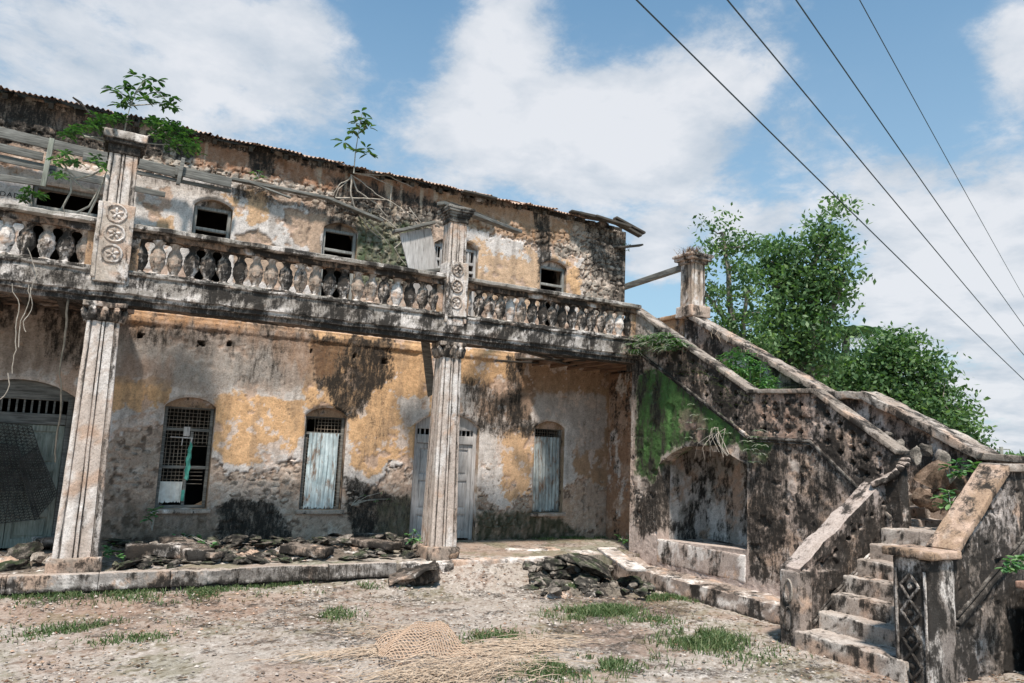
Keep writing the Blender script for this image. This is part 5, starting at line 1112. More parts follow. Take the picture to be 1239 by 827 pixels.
# ------------------------------------------------------------------ rubble
BR = [rock_mesh('rubble_stone', 'blackrock', 50+i, (1, .8, .55), 3, .6) for i in range(7)]
ER = [rock_mesh('rubble_stone', 'earthrock', 60+i, (1, .85, .7), 3, .4) for i in range(4)]
LR = [rock_mesh('rubble_stone', 'stone', 70+i, (1, .8, .6), 3, .5) for i in range(4)]
def rock(px, py, z, s, me, label, group=None, name='rubble_stone', rot=None, dz=0, D=None, cat='rubble'):
    p = aZ(px, py, z) if D is None else aY(px, py, D)
    o = put(name, me, None, (p[0], p[1], p[2]+dz), rot or (rng.uniform(-.3, .3), rng.uniform(-.3, .3), rng.uniform(0, 6)), s if isinstance(s, tuple) else (s, s, s)); tag(o, label, cat, group); return o
G = 'broken masonry in the heap before the staircase'
def aG(px, py, h):
    z = -.2
    for _ in range(8): p = aZ(px, py, z); z = .5*z+.5*(float(gz(p[:1], p[1:2])[0])+h)
    return p, z
def slabrock(px, py, z, s, rot, me, label):
    p, zz = aG(px, py, max(.04, z*1.25+.20)*(.9)); return rock(px, py, zz-.02, tuple(q*1.12 for q in s), me, label, G, rot=rot)
slabrock(672, 668, .02, (.85, .55, .28), (.1, 0, .15), BR[0], 'long flat blackened slab at the back left top of the rubble heap')
slabrock(668, 684, .03, (.62, .5, .36), (0, .1, .5), BR[1], 'rounded grey brown block under the long flat slab at the left of the rubble heap')
slabrock(655, 703, -.06, (.75, .6, .36), (.1, -.15, .9), BR[2], 'low blackened block at the front left foot of the rubble heap')
slabrock(680, 708, -.10, (.55, .4, .3), (.4, 0, .2), LR[0], 'pale faced broken block at the front of the rubble heap')
slabrock(702, 678, .12, (.9, .6, .34), (.1, .15, .1), BR[3], 'mossy block crowning the middle of the rubble heap')
slabrock(722, 690, .08, (1.15, .75, .42), (.3, .28, .25), BR[4], 'biggest tilted blackened slab with mossy top in the rubble heap')
slabrock(712, 702, -.02, (.6, .5, .4), (.2, 0, .7), BR[5], 'blackened block under the biggest tilted slab of the rubble heap')
slabrock(765, 706, -.10, (.6, .5, .42), (0, .2, .3), BR[6], 'knobbly blackened block at the right front of the rubble heap')
slabrock(782, 708, -.16, (.42, .4, .36), (.5, 0, .1), BR[0], 'small knobbly block at the right tip of the rubble heap')
slabrock(745, 714, -.18, (.45, .35, .25), (0, 0, 2), BR[2], 'low dark stone at the front right foot of the rubble heap')
slabrock(775, 682, .0, (.5, .35, .22), (0, 0, .3), BR[1], 'flat mossy stone behind the rubble heap beside the stair corner')
slabrock(735, 668, .10, (.5, .4, .25), (0, .1, .3), BR[5], 'squarish dark stone at the back top of the rubble heap')
slabrock(640, 712, -.14, (.35, .3, .2), (0, 0, .3), BR[6], 'small dark stone left of the rubble heap foot')
mb = MB(); a, b = aZ(733, 664, .16), aZ(770, 690, .02); obox(mb, a, b, .34, .05, .05, .012); mb.disp(.01, 5, 3); o = obj('concrete_slab', mb, 'masonry', None, stain_paint(np.array((.36, .30, .265)), .22, .2, .4, 360), 50, origin=(a+b)/2); tag(o, 'smooth pale concrete slab sliding off the back of the rubble heap', 'slab')
r = np.random.default_rng(11)
for k in range(84):
    px_, py_ = r.uniform(640, 795), r.uniform(684, 719); dk = r.random() < .72; s_ = r.uniform(.09, .30); _, zz = aG(px_, py_, .03+.10*r.random())
    rock(px_, py_, zz, s_, BR[r.integers(7)] if dk else LR[r.integers(4)], f"{'tiny' if s_ < .15 else 'small' if s_ < .22 else 'fist sized or larger'} {'dark' if dk else 'pale'} stone {'at the front' if py_ > 707 else 'in the middle' if py_ > 695 else 'at the back'} {'left' if px_ < 685 else 'centre' if px_ < 740 else 'right'} of the rubble heap", 'small stones of the rubble heap')
# band of fallen masonry along the foot of the wall, between the columns
lab = {0: 'blackened broken stone in the band of fallen masonry along the terrace left of the second column', 1: 'flat blackened fragment in the band of fallen masonry along the terrace between the columns'}
for k in range(150):
    x = r.uniform(.45, 5.1); y = r.choice([r.uniform(.0, .8), r.uniform(.8, 1.7)]); s = r.uniform(.14, .38); hgt = .05+.16*ss(.2, 1.2, np.array([y]))[0]
    fl = r.random() < .55
    dk = r.random() < .88; o = put('rubble_stone', BR[r.integers(7)] if dk else LR[r.integers(4)], None, (x, y, hgt*r.uniform(.3, 1)), (r.uniform(-.25, .25), r.uniform(-.25, .25), r.uniform(0, 6)), (s*1.4, s*.95, s*(.4 if fl else .75)))
    sz = 'small' if s < .24 else ('middling' if s < .36 else 'large'); pl = 'beside the first column' if x < 1.0 else 'below the first window' if x < 1.95 else 'between the two grilled windows' if x < 3.3 else 'below the middle window' if x < 4.2 else 'left of the second column'
    lb = f"{sz} {'blackened' if dk else 'pale'} {'flat slab' if fl else 'broken stone'} {'near the kerb' if y < .5 else 'halfway back' if y < 1.1 else 'against the wall'} {pl}"; tag(o, lb, 'rubble', lb if False else 'fallen masonry along the terrace')
for k, (a, b, w, h, nm) in enumerate((((205, 655), (243, 672), .30, .17, 'long cracked beam fragment lying on the terrace right of the first column'), ((150, 667), (228, 667), .26, .20, 'broad layered masonry block lying on the terrace right of the first column'), ((345, 663), (398, 668), .3, .14, 'dark flat masonry fragment on the terrace below the middle window'), ((430, 655), (480, 662), .26, .12, 'dark flat masonry fragment on the terrace left of the second column'), ((240, 668), (268, 672), .16, .08, 'small blackened beam end with pale top on the kerb'), ((262, 647), (312, 649), .25, .13, 'narrow blackened block against the wall between the two windows'), ((185, 647), (240, 643), .2, .1, 'narrow blackened block against the wall under the first window'), ((350, 645), (470, 650), .22, .10, 'long dark ledge stone along the wall under the middle window'), ((40, 655), (70, 655), .3, .14, 'dark masonry block on the terrace left of the first column'))):
    p, q = aZ(a[0], a[1], .14), aZ(b[0], b[1], .12); mb = MB(); obox(mb, p, q, w*1.3, h, .035, .03); mb.disp(.035, 3.5, 400+k, 5); mb.disp(.02, 12, 410+k, 3)
    def bp(P, Nn, f=stain_paint(np.array((.20, .16, .135)), .78, .3, .15, 420+k, (1, 1, 1))):
        c = f(P, Nn); return lerp(c, np.array((.32, .26, .22)), ss(.4, .8, Nn[:, 2])*.35*ss(-.3, .2, fbm(P, 5, 3, 3)))
    o = obj('masonry_block', mb, 'masonry', None, bp, 50, origin=(p+q)/2); tag(o, nm, 'masonry block')
mb = MB(); p, q = aZ(470, 703, -.2), aZ(527, 684, .04); obox(mb, p, q, .4, .05, .04, .015); obox(mb, p+[.15, .1, .0], q+[.1, .1, -.12], .3, .22, .03, .04); mb.disp(.07, 4, 5, 4); mb.disp(.02, 14, 6, 3); o = obj('masonry_block', mb, 'masonry', None, stain_paint(np.array((.16, .125, .105)), .82, .3, .1, 430), 50, origin=(p+q)/2); tag(o, 'tipped slab with dark underside leaning at the broken right end of the kerb', 'masonry block')
for (px, py, z, s, me, l) in ((30, 670, .1, .55, BR[0], 'mossy dark boulder at the far left of the terrace'), (12, 690, 0, .6, BR[3], 'dark boulder on the left end of the kerb'), (48, 674, .12, .3, LR[1], 'pale broken stone just left of the first column base'), (62, 676, .1, .22, LR[2], 'small pale stone leaning on the first column base'), (20, 706, -.15, .5, BR[4], 'dark stone at the foot of the kerb at the far left'), (505, 660, .12, .3, LR[3], 'pale jagged stone beside the second column base'), (492, 655, .1, .26, LR[1], 'grey jagged stone left of the second column base'), (548, 672, .06, .3, ER[1], 'brown earth covered stone right of the second column base'),
        (920, 735, -.30, .34, ER[0], 'reddish brown broken stone on the plinth at the stair foot'), (908, 725, -.25, .26, ER[2], 'smaller brown broken stone on the plinth at the stair foot'), (930, 742, -.38, .22, LR[0], 'small stone beside the left newel at the stair foot')):
    rock(px, py, z, s, me, l, None)
# mound of fallen masonry choking the second flight
mb = MB(); n = 34; u = np.linspace(0, 1, n); Uu, Vv = np.meshgrid(u, u, indexing='ij'); xx = 9.40+Uu*1.1; yy = -4.75+Vv*1.6
zz = 1.0+.16+(yy+5.35)*.62+.12*np.sin(math.pi*Uu)*1.0+.22*ss(0, .5, Vv)*ss(1.1, .3, Vv)*(.4+.8*Uu); V = np.stack([xx, yy, zz], -1).reshape(-1, 3); V[:, 2] += .14*fbm(V, 3, 4, 3)+.05*fbm(V, 12, 3, 4)
mb.add(V, grid_q(n, n)); o = obj('earth_mound', mb, 'masonry', None, stain_paint(np.array((.33, .23, .165)), .12, .45, .2, 440, (1, 1, 1)), 60, origin=(9.9, -4.4, 1.2)); tag(o, 'mound of brown earth and mortar choking the second flight of the stairs', 'earth mound', kind='stuff')
for k, (px, py, X, s, l) in enumerate(((1128, 576, 10.0, .55, 'big rounded brown block in the middle of the stairs, the largest of the fallen ones'), (1118, 602, 9.7, .3, 'brown stone leaning at the left of the top steps'), (1134, 606, 10.0, .3, 'upright brown stone at the right of the top steps'), (1160, 588, 10.2, .4, 'brown block behind the leafy plant on the stairs'), (1105, 552, 9.8, .28, 'pale stone high in the stair rubble'), (1088, 540, 9.9, .24, 'small pale stone highest in the stair rubble'), (1140, 556, 10.1, .3, 'grey stone under the far parapet in the stair rubble'), (1122, 545, 10.1, .24, 'flat stone leaning against the far parapet'), (1075, 528, 10.0, .2, 'small flat stone at the top of the stair rubble'), (1150, 575, 10.1, .26, 'dark stone right of the big brown block'))):
    p = aX(px, py, X); o = put('rubble_stone', (ER if k in (0, 1, 2, 3, 9) else LR)[k % 4], None, p, (k*.7, k*.4, k*1.3), (s*1.2, s*1.1, s*1.15)); tag(o, l, 'rubble')
for k in range(40):
    y = r.uniform(-4.8, -3.4); x = r.uniform(9.5, 10.4); s = r.uniform(.07, .17); o = put('rubble_stone', (ER+LR)[r.integers(8)], None, (x, y, 1.28+(y+5.35)*.62+.22*ss(0, .5, np.array([(y+5.35)/2.1]))[0]*(.4+.8*(x-9.4)/1.1)), tuple(r.uniform(0, 3, 3)), (s, s, s)); tag(o, 'small brown stone in the rubble choking the second flight of the stairs', 'rubble', 'small stones choking the stairs')

# ------------------------------------------------------------------ loose stuff on the yard
TP = 15000; r = np.random.default_rng(5)
gx, gy = r.uniform(-3.2, 9.0, TP), -1.0*r.uniform(.55, 9.6, TP)
dens = fbm(np.stack([gx, gy, 0*gx], 1), .9, 3, 33)+.4*r.normal(size=TP)*.5; k = dens > -.12; gx, gy = gx[k], gy[k]
def scatter(name, mat, xs, ys, size, seed, flat=.5, label='', cat='', paint=None):
    r = np.random.default_rng(seed); n = len(xs); s = size*(.4+r.random(n)**3*1.8); base = np.array([(1, 0, 0), (-1, 0, 0), (0, 1, 0), (0, -1, 0), (0, 0, 1), (0, 0, -.6)], float)
    F = np.array([(0, 2, 4), (2, 1, 4), (1, 3, 4), (3, 0, 4), (2, 0, 5), (1, 2, 5), (3, 1, 5), (0, 3, 5)]); a = r.random(n)*6.28; J = base[None]*(.7+.6*r.random((n, 6, 3)))*s[:, None, None]; J[:, :, 2] *= flat
    ca, sa = np.cos(a)[:, None], np.sin(a)[:, None]; X = J[:, :, 0]*ca-J[:, :, 1]*sa; Y = J[:, :, 0]*sa+J[:, :, 1]*ca
    z = gz(xs, ys)+.012; V = np.stack([X+xs[:, None], Y+ys[:, None], J[:, :, 2]+z[:, None]], -1).reshape(-1, 3); T = (F[None]+np.arange(n)[:, None, None]*6).reshape(-1, 3)
    m_ = MB(); m_.add(V, None, T); o = obj(name, m_, mat, None, paint, 0, origin=(0, 0, 0)); tag(o, label, cat, kind='stuff'); return o
def peb_paint(P, Nn):
    c = _h(np.repeat(np.arange(len(P)//6), 6), np.zeros(len(P), int), np.zeros(len(P), int), 3); d = _h(np.repeat(np.arange(len(P)//6), 6), np.ones(len(P), int), np.zeros(len(P), int), 3)
    a = np.array((.16, .12, .10))[None]*(1-c[:, None])+np.array((.62, .55, .50))[None]*c[:, None]; return np.where(d[:, None] < .22, a*np.array((1, .75, .6)), a)
scatter('pebbles', 'masonry', gx, gy, .013, 6, .6, 'small pale and brown pebbles strewn over the yard', 'gravel', peb_paint)
# leaf litter and twigs
n = 14000; lx, ly = r.uniform(-3.2, 9.0, n), -1.0*r.uniform(.6, 9.3, n); k = fbm(np.stack([lx, ly, 0*lx], 1), .8, 3, 44)+.25*r.normal(size=n) > -.05; lx, ly = lx[k], ly[k]
V, q, rn = quadcloud(np.stack([lx, ly, gz(lx, ly)+.03], 1), .055, .5, 9); Vr = V.reshape(-1, 4, 3); Vr[:, :, 2] = Vr[:, :1, 2]+(Vr[:, :, 2]-Vr[:, :1, 2])*.25; mb = MB(); mb.add(Vr.reshape(-1, 3), q); o = obj('leaf_litter', mb, 'litter', None, None, 0, rn, origin=(0, 0, 0)); tag(o, 'dry brown leaf litter and bits scattered over the yard', 'leaf litter', kind='stuff')
def grass_patch(px, py, rx, ry, n, h, label, seed, z=None, dens=1):
    r = np.random.default_rng(seed); p = aZ(px, py, -.3 if z is None else z); x = p[0]+r.normal(size=n)*rx*.5; y = p[1]+r.normal(size=n)*ry*.5
    keep = fbm(np.stack([x, y, 0*x], 1), 2.6, 3, seed) > -.10; x, y = x[keep], y[keep]
    if z is None: zz = gz(x, y)
    else: zz = np.full(len(x), z)
    m_ = len(x); a = r.random(m_)*6.28; L = h*(.4+.9*r.random(m_)); lean = r.normal(size=(m_, 2))*.5; w = .0045+.004*r.random(m_)
    b = np.stack([x, y, zz], 1); s = np.stack([np.cos(a)*w, np.sin(a)*w, 0*a], 1); mid = b+np.stack([lean[:, 0]*L*.35, lean[:, 1]*L*.35, L*.55], 1); tip = b+np.stack([lean[:, 0]*L, lean[:, 1]*L, L*.85], 1)
    V = np.stack([b-s, b+s, mid+s*.8, tip, mid-s*.8], 1).reshape(-1, 3); i = np.arange(m_)[:, None]*5; q = i+np.array([[0, 1, 2, 4]]); t = i+np.array([[4, 2, 3]]); mb = MB(); mb.add(V, q, t)
    o = obj('grass', mb, 'grass', None, None, 0, np.repeat(r.random(m_), 5), origin=(p[0], p[1], -.3)); tag(o, label, 'grass', 'grass patches', 'stuff')
for k, (px, py, rx, ry, n, h, l) in enumerate(((60, 725, 1.5, .45, 4200, .06, 'short grass strip at the foot of the kerb on the left'), (225, 722, .9, .35, 2000, .05, 'short grass patch below the kerb under the first window'), (320, 713, .5, .2, 900, .06, 'small grass tuft at the foot of the kerb in the middle'), (110, 760, .7, .35, 1100, .05, 'thin grass patch in the yard at lower left'), (395, 742, .35, .3, 500, .06, 'small grass tuft in the open yard left of the cane mat'), (160, 770, .4, .2, 350, .045, 'tiny grass tuft near the lower left corner'),
        (600, 768, .4, .25, 550, .05, 'small grass patch right behind the cane mat'), (700, 742, .4, .3, 900, .08, 'grass patch just in front of the rubble heap, left one'), (738, 738, .4, .3, 1100, .08, 'grass patch just in front of the rubble heap, middle one'), (850, 775, .42, .3, 2000, .11, 'thick grass clump in the yard in front of the stairs'), (700, 805, .8, .3, 1500, .07, 'grass patch at the bottom edge right of the straw'), (685, 712, .5, .12, 900, .08, 'grass growing along the front of the rubble heap'), (800, 722, .6, .15, 900, .06, 'grass fringe along the plinth at the stair foot'), (790, 750, .5, .3, 400, .06, 'sparse grass between the rubble heap and the stairs'), (740, 640, .0, .0, 1, .05, ''), (420, 716, .5, .15, 500, .05, 'sparse grass under the right end of the kerb'), (905, 790, .6, .3, 300, .05, 'sparse grass left of the bottom steps'))):
    if l: grass_patch(px, py, rx*1.1, ry*1.2, int(n*1.5), h*1.15, l, 500+k, None if k != 14 else 0)
grass_patch(690, 652, 1.0, .25, 1200, .06, 'low weeds at the foot of the recess wall', 560, .0); grass_patch(600, 648, .4, .2, 400, .06, 'low weeds at the foot of the wall right of the door', 561, .0)

# dark crumbled mortar the fallen pieces lie in
def mound(name, x0, x1, y0, y1, z0, h, label, seed, base=(.10, .08, .065), n=60):
    u, v = np.meshgrid(np.linspace(0, 1, n*2), np.linspace(0, 1, n), indexing='ij'); x = x0+(x1-x0)*u; y = y0+(y1-y0)*v; e = (np.sin(math.pi*u)*np.sin(math.pi*v))**.5; P = np.stack([x, y, 0*x], -1).reshape(-1, 3)
    z = (z0 if z0 > -.1 else gz(P[:, 0], P[:, 1]).reshape(x.shape))-.06+(h*(.6+.9*fbm(P, 2.2, 4, seed))+.07*fbm(P, 8, 4, seed+2, .65)+.03*fbm(P, 24, 3, seed+3)).reshape(x.shape)*e+.06*e; mb = MB(); mb.add(np.stack([x, y, z], -1).reshape(-1, 3), grid_q(n*2, n))
    o = obj(name, mb, 'masonry', None, stain_paint(np.array(base)*1.5, .36, .35, .2, seed+9, (1, 1, 1)), 60, origin=((x0+x1)/2, (y0+y1)/2, z0)); tag(o, label, 'debris', kind='stuff')
mound('crumbled_mortar', .35, 5.0, .05, 2.0, .0, .13, 'dark crumbled mortar under the fallen masonry between the two columns', 81, n=90)
mound('crumbled_mortar', -3.5, -.1, -.2, 2.0, .0, .16, 'dark crumbled mortar before the door left of the first column', 82)
hc = aZ(710, 695, -.05); mound('crumbled_mortar', hc[0]-1.0, hc[0]+.95, hc[1]-.5, hc[1]+.6, -.22, .10, 'dark earth and mortar the rubble heap before the staircase lies in', 83, base=(.13, .11, .09), n=60)
# ---- woven cane mat and straw
mt = root('cane_mat', tuple(aZ(520, 790, -.30)), 'torn woven cane mat humped over a dark hollow in the middle foreground', 'mat')
c0 = aZ(455, 778, -.30); A_ = aZ(437, 788, -.28); B_ = aZ(520, 752, -.10); C_ = aZ(575, 797, -.28); D_ = aZ(455, 800, -.2)
TLp, TRp, BLp, BRp = aZ(452, 782, -.27), aZ(533, 752, -.24), aZ(470, 800, -.16), aZ(578, 798, -.27)
def matpt(u, v):
    p = TLp*(1-u)*(1-v)+TRp*u*(1-v)+BLp*(1-u)*v+BRp*u*v; hump = .115*math.sin(math.pi*min(1, u))**.7*(.45+.55*math.sin(math.pi*min(1, .25+v*.75)))*(1-.25*u); return np.array([p[0]+.02*math.sin(v*8+u*5), p[1]+.03*math.sin(u*11), max(p[2], -.29)+hump*(1+.14*math.sin(u*7+v*6))+.022*math.sin(u*13+v*9)])
mb = MB(); nu, nv = 23, 12
for i in range(nu+1):
    u = i/nu; u += .0; tube(mb, [matpt(min(1, u+.004*math.sin(j*2.3+i)), j/10*(1+.05*math.sin(i*3.1))) for j in range(11)], .0058, 4, False)
for j in range(nv+1):
    v = j/nv; tube(mb, [matpt(i/16*(1+.03*math.sin(j*4.1)), v) for i in range(17)], .0058, 4, False)
obj('weave', mb, 'mat', mt)
def straw(n, px, py, rx, ry, L, ang, seed, label, h=.05, spread=.35, z=-.3):
    r = np.random.default_rng(seed); p = aZ(px, py, z); mb = MB(); V = []; q = []
    for k in range(n):
        x, y = p[0]+r.normal()*rx, p[1]+r.normal()*ry; a = ang+r.normal()*spread; l = L*r.uniform(.4, 1.2); g0 = float(gz(np.array([x]), np.array([y]))[0])+.02+abs(r.normal())*h; d = np.array([math.cos(a), math.sin(a), r.normal()*.05]); c = r.normal()*.12
        P = [np.array([x, y, g0])+d*l*t+np.array([-d[1], d[0], 0])*c*l*t*t+np.array([0, 0, 1])*.06*l*math.sin(math.pi*(t+.5)) for t in (-.5, -.17, .17, .5)]; tube(mb, P, [.002, .0035, .0035, .0015], 3, False)
    o = obj('straw', mb, 'straw', None, None, 0, origin=p); tag(o, label, 'straw', 'loose straw by the cane mat', 'stuff'); return o
straw(330, 545, 818, .42, .13, .55, .1, 1, 'thick spill of long straw at the bottom edge under the cane mat', .07, .5); straw(260, 625, 785, .35, .12, .6, -.25, 2, 'long straw spread out to the right of the cane mat', .03, .3); straw(120, 440, 790, .35, .08, .5, .15, 3, 'wisps of straw to the left of the cane mat', .02, .3); straw(160, 590, 815, .5, .2, .4, .3, 4, 'mixed straw and twigs at the bottom right of the cane mat', .03, .9)
straw(70, 465, 765, .3, .2, .3, .4, 5, 'thin loose strands behind the cane mat', .02, .9)

# ---- perforated screens leaning on the left door
def cane_screen(name, corners, p, label, r_=.006, hexa=True):
    o0 = np.mean(corners, 0); mb = MB(); a, b, c, d = [np.array(x, float) for x in corners]; U_l = np.linalg.norm(b-a); V_l = np.linalg.norm(d-a); nu, nv = int(U_l/p), int(V_l/p)
    def P(u, v): return a*(1-u)*(1-v)+b*u*(1-v)+c*u*v+d*(1-u)*v
    for i in range(nu+1): tube(mb, [P(i/nu, 0), P(i/nu, .5), P(i/nu, 1)], r_, 4, False)
    for j in range(nv+1): tube(mb, [P(0, j/nv), P(.5, j/nv), P(1, j/nv)], r_, 4, False)
    m_ = nu+nv
    for k in range(1, m_):       # diagonals complete the octagonal weave
        t0, t1 = max(0, k-nv), min(k, nu)
        if t1 > t0: tube(mb, [P(t0/nu, (k-t0)/nv), P(t1/nu, (k-t1)/nv)], r_*.8, 4, False)
    o = obj(name, mb, 'screen', None, None, 0, origin=o0); return tag(o, label, 'screen', 'woven cane screens leaning on the left door')
Yd = 1.92
cane_screen('cane_screen', [aY(-90, 500, Yd), aY(38, 516, Yd), aY(62, 590, Yd-.02), aY(-95, 600, Yd-.1)], .062, 'coarser dark woven cane screen leaning highest against the left door')
cane_screen('cane_screen', [aY(-60, 530, Yd-.06), aY(22, 540, Yd-.06), aY(48, 628, Yd-.12), aY(-60, 640, Yd-.2)], .046, 'finer dark woven cane screen in front at the far left of the left door')
cane_screen('cane_screen', [aY(22, 558, Yd-.12), aY(45, 540, Yd-.12), aY(70, 598, Yd-.16), aY(42, 630, Yd-.18)], .044, 'small dark woven cane screen standing on its corner before the left door')
# rag in the first window
mb = MB(); n = 14; P = []
for i in range(n):
    t = i/(n-1); w = .03+.03*math.sin(t*2.5); x = 1.49-.02*t; z = 1.72-.62*t
    for s in (-1, -.3, .4, 1): P.append((x+s*w*.6+.01*math.sin(i*1.7), YF-.06+.02*math.sin(s*3+i*.8), z-.02*s))
mb.add(P, grid_q(n, 4)); mb.add(np.array(P)+np.array([0, .004, 0]), grid_q(n, 4, True)); o = obj('rag', mb, 'cloth', None, None, 60, origin=(1.49, YF-.06, 1.72)); tag(o, 'turquoise rag hanging in the wire grille of the first window', 'rag')
mb = MB(); sbox(mb, 1.42, 1.47, YF-.05, YF-.035, .74, .92, .03, .006); mb.disp(.012, 9, 3); o = obj('plastic_scrap', mb, 'cloth', None, origin=(1.45, YF-.04, .85)); tag(o, 'green plastic scrap beside the white metal sheet in the first window', 'plastic scrap')

# ------------------------------------------------------------------ plants on the ruin
def rosettes(centres, mb_leaf, nleaf, L, W, seed, droop=.25):
    """whorls of long leaves, each a folded blade of four faces"""
    r = np.random.default_rng(seed); rn = []
    for c in centres:
        for k in range(nleaf):
            a = r.uniform(0, 6.28); el = r.uniform(-.35, .75); d = np.array([math.cos(a)*math.cos(el), math.sin(a)*math.cos(el), math.sin(el)]); s = np.cross(d, [0, 0, 1]); s /= np.linalg.norm(s); up = np.cross(s, d); l = L*r.uniform(.7, 1.2); w = W*r.uniform(.8, 1.2)
            pts = []
            for t, ww in ((.15, .15), (.45, .9), (.75, 1.0), (1.0, .05)):
                m_ = np.array(c)+d*l*t-np.array([0, 0, 1])*droop*l*t*t; pts += [m_-s*w*ww*.5+up*.12*w, m_-up*.05*w, m_+s*w*ww*.5+up*.12*w]
            mb_leaf.add(pts, [(0, 1, 4, 3), (1, 2, 5, 4), (3, 4, 7, 6), (4, 5, 8, 7), (6, 7, 10, 9), (7, 8, 11, 10)]); rn += [r.random()]*12
    return rn
def sapling(name, base, branches, clusters, label, cat, L=.16, W=.05, nleaf=11, seed=0, mat='leaf', tr=.012, bark='bark'):
    o = root(name, tuple(base), label, cat); mb = MB()
    for b in branches: P = np.array(b); tube(mb, P if len(P) > 3 else np.array([P[0], (P[0]+P[-1])/2+[0, 0, .01], P[-1]]) if len(P) == 2 else P, np.linspace(tr, tr*.45, max(3, len(P)) if len(P) != 2 else 3), 6, False)
    obj('stem', mb, bark, o); ml = MB(); rn = rosettes(clusters, ml, nleaf, L, W, seed); obj('foliage', ml, mat, o, None, 0, rn); return o
Yp = 0.0
def q_(px, py, Y=0.): return aY(px, py, Y)
cl = [q_(*t) for t in ((163, 92, -.05), (176, 96, .1), (184, 104, -.1), (191, 112, .1), (198, 118, 0), (204, 124, -.1), (208, 130, .1), (196, 126, .15), (137, 108, -.1), (145, 113, .1), (152, 107, 0), (160, 105, -.05), (166, 110, .15), (148, 120, .1), (158, 118, -.1), (172, 118, .1), (179, 122, -.1), (146, 127, 0), (155, 124, .15), (207, 118, -.05), (190, 98, .0))]
sap = [[q_(150, 163), q_(153, 145, .02), q_(158, 128)], [q_(158, 128), q_(150, 118, .05)], [q_(158, 128), q_(175, 127, .02), q_(190, 126)], [q_(158, 128), q_(165, 110, .04), q_(175, 98)], [q_(165, 112), q_(182, 104, 0), q_(200, 120)]]
sapling('pier_sapling', q_(150, 163), sap, cl, 'slender sapling with drooping leaf whorls growing straight up from the top of the first pier', 'sapling', .15, .05, 9, 1)
r = np.random.default_rng(31)
def bunch(pxs, Y, jitter, n, seed):
    r = np.random.default_rng(seed); out = []
    for px, py, rx, ry in pxs:
        for k in range(n): out.append(aY(px+r.normal()*rx*.5, py+r.normal()*ry*.5, Y+r.normal()*jitter))
    return out
cl = bunch([(205, 152, 14, 8), (222, 160, 12, 10), (195, 165, 14, 8), (215, 175, 14, 8), (185, 150, 10, 6), (230, 178, 8, 8)], -.05, .22, 13, 2)
sapling('pier_shrub', q_(172, 168), [[q_(165, 172), q_(185, 162, -.1), q_(205, 160, -.1)], [q_(165, 172), q_(190, 175, -.1), q_(225, 176, -.1)], [q_(185, 162, -.1), q_(200, 150, 0)]], cl, 'bushy green shrub spilling to the right of the first pier top', 'shrub', .11, .045, 7, 3)
cl = bunch([(92, 158, 10, 5), (80, 163, 9, 5), (125, 145, 12, 6), (140, 142, 12, 6), (115, 152, 8, 5)], -.05, .2, 11, 4)
sapling('pier_shrub', q_(140, 165), [[q_(140, 168), q_(110, 166, -.05), q_(92, 160)], [q_(140, 168), q_(125, 155, -.1), q_(120, 148)]], cl, 'green shrub reaching to the left of the first pier top', 'shrub', .11, .045, 7, 5)
cl = bunch([(78, 184, 8, 5), (72, 195, 8, 5), (88, 198, 6, 4), (116, 193, 8, 5), (126, 200, 6, 4), (74, 212, 5, 3)], .1, .15, 7, 6)
sapling('balcony_fig', q_(96, 262, .2), [[q_(70, 262, .3), q_(86, 232, .2), q_(86, 215, .2), q_(78, 200, .2)], [q_(86, 215, .2), q_(100, 228, .2), q_(118, 232, .25)], [q_(92, 258, .2), q_(108, 250, .2), q_(128, 215, .1), q_(134, 195, 0)], [q_(106, 262, .1), q_(118, 238, .1), q_(130, 205, 0)], [q_(90, 217, .2), q_(112, 212, .2), q_(124, 205, .15)], [q_(78, 205, .2), q_(92, 215, .2)], [q_(100, 165, -.1), q_(110, 167, -.1), q_(134, 174, -.1)]], cl, 'young fig with bare pale stems rooted behind the balustrade left of the first pier', 'fig', .10, .04, 6, 7, 'fern', .018)
cl = bunch([(35, 232, 6, 4), (48, 237, 5, 3), (28, 240, 4, 4)], .4, .1, 8, 8)
sapling('ledge_plant', q_(38, 250, .4), [[q_(38, 250, .4), q_(38, 236, .4)]], cl, 'small leafy plant in front of the upper window at the far left', 'plant', .09, .035, 7, 9)
cl = [q_(*t) for t in ((437, 136, 1.7), (441, 145, 1.8), (430, 150, 1.7), (424, 158, 1.75), (436, 156, 1.6), (446, 155, 1.8), (434, 147, 1.8), (416, 172, 1.7), (430, 184, 1.7), (443, 180, 1.75), (446, 186, 1.7))]
sapling('roof_sapling', q_(428, 208, 1.75), [[q_(428, 210, 1.75), q_(430, 185, 1.75), q_(434, 160, 1.75), q_(438, 138, 1.75)], [q_(430, 182, 1.75), q_(416, 173, 1.75)], [q_(430, 185, 1.75), q_(444, 180, 1.75)]], cl, 'lone sapling with whorled leaves growing out of the roof edge against the sky', 'sapling', .22, .07, 7, 11)
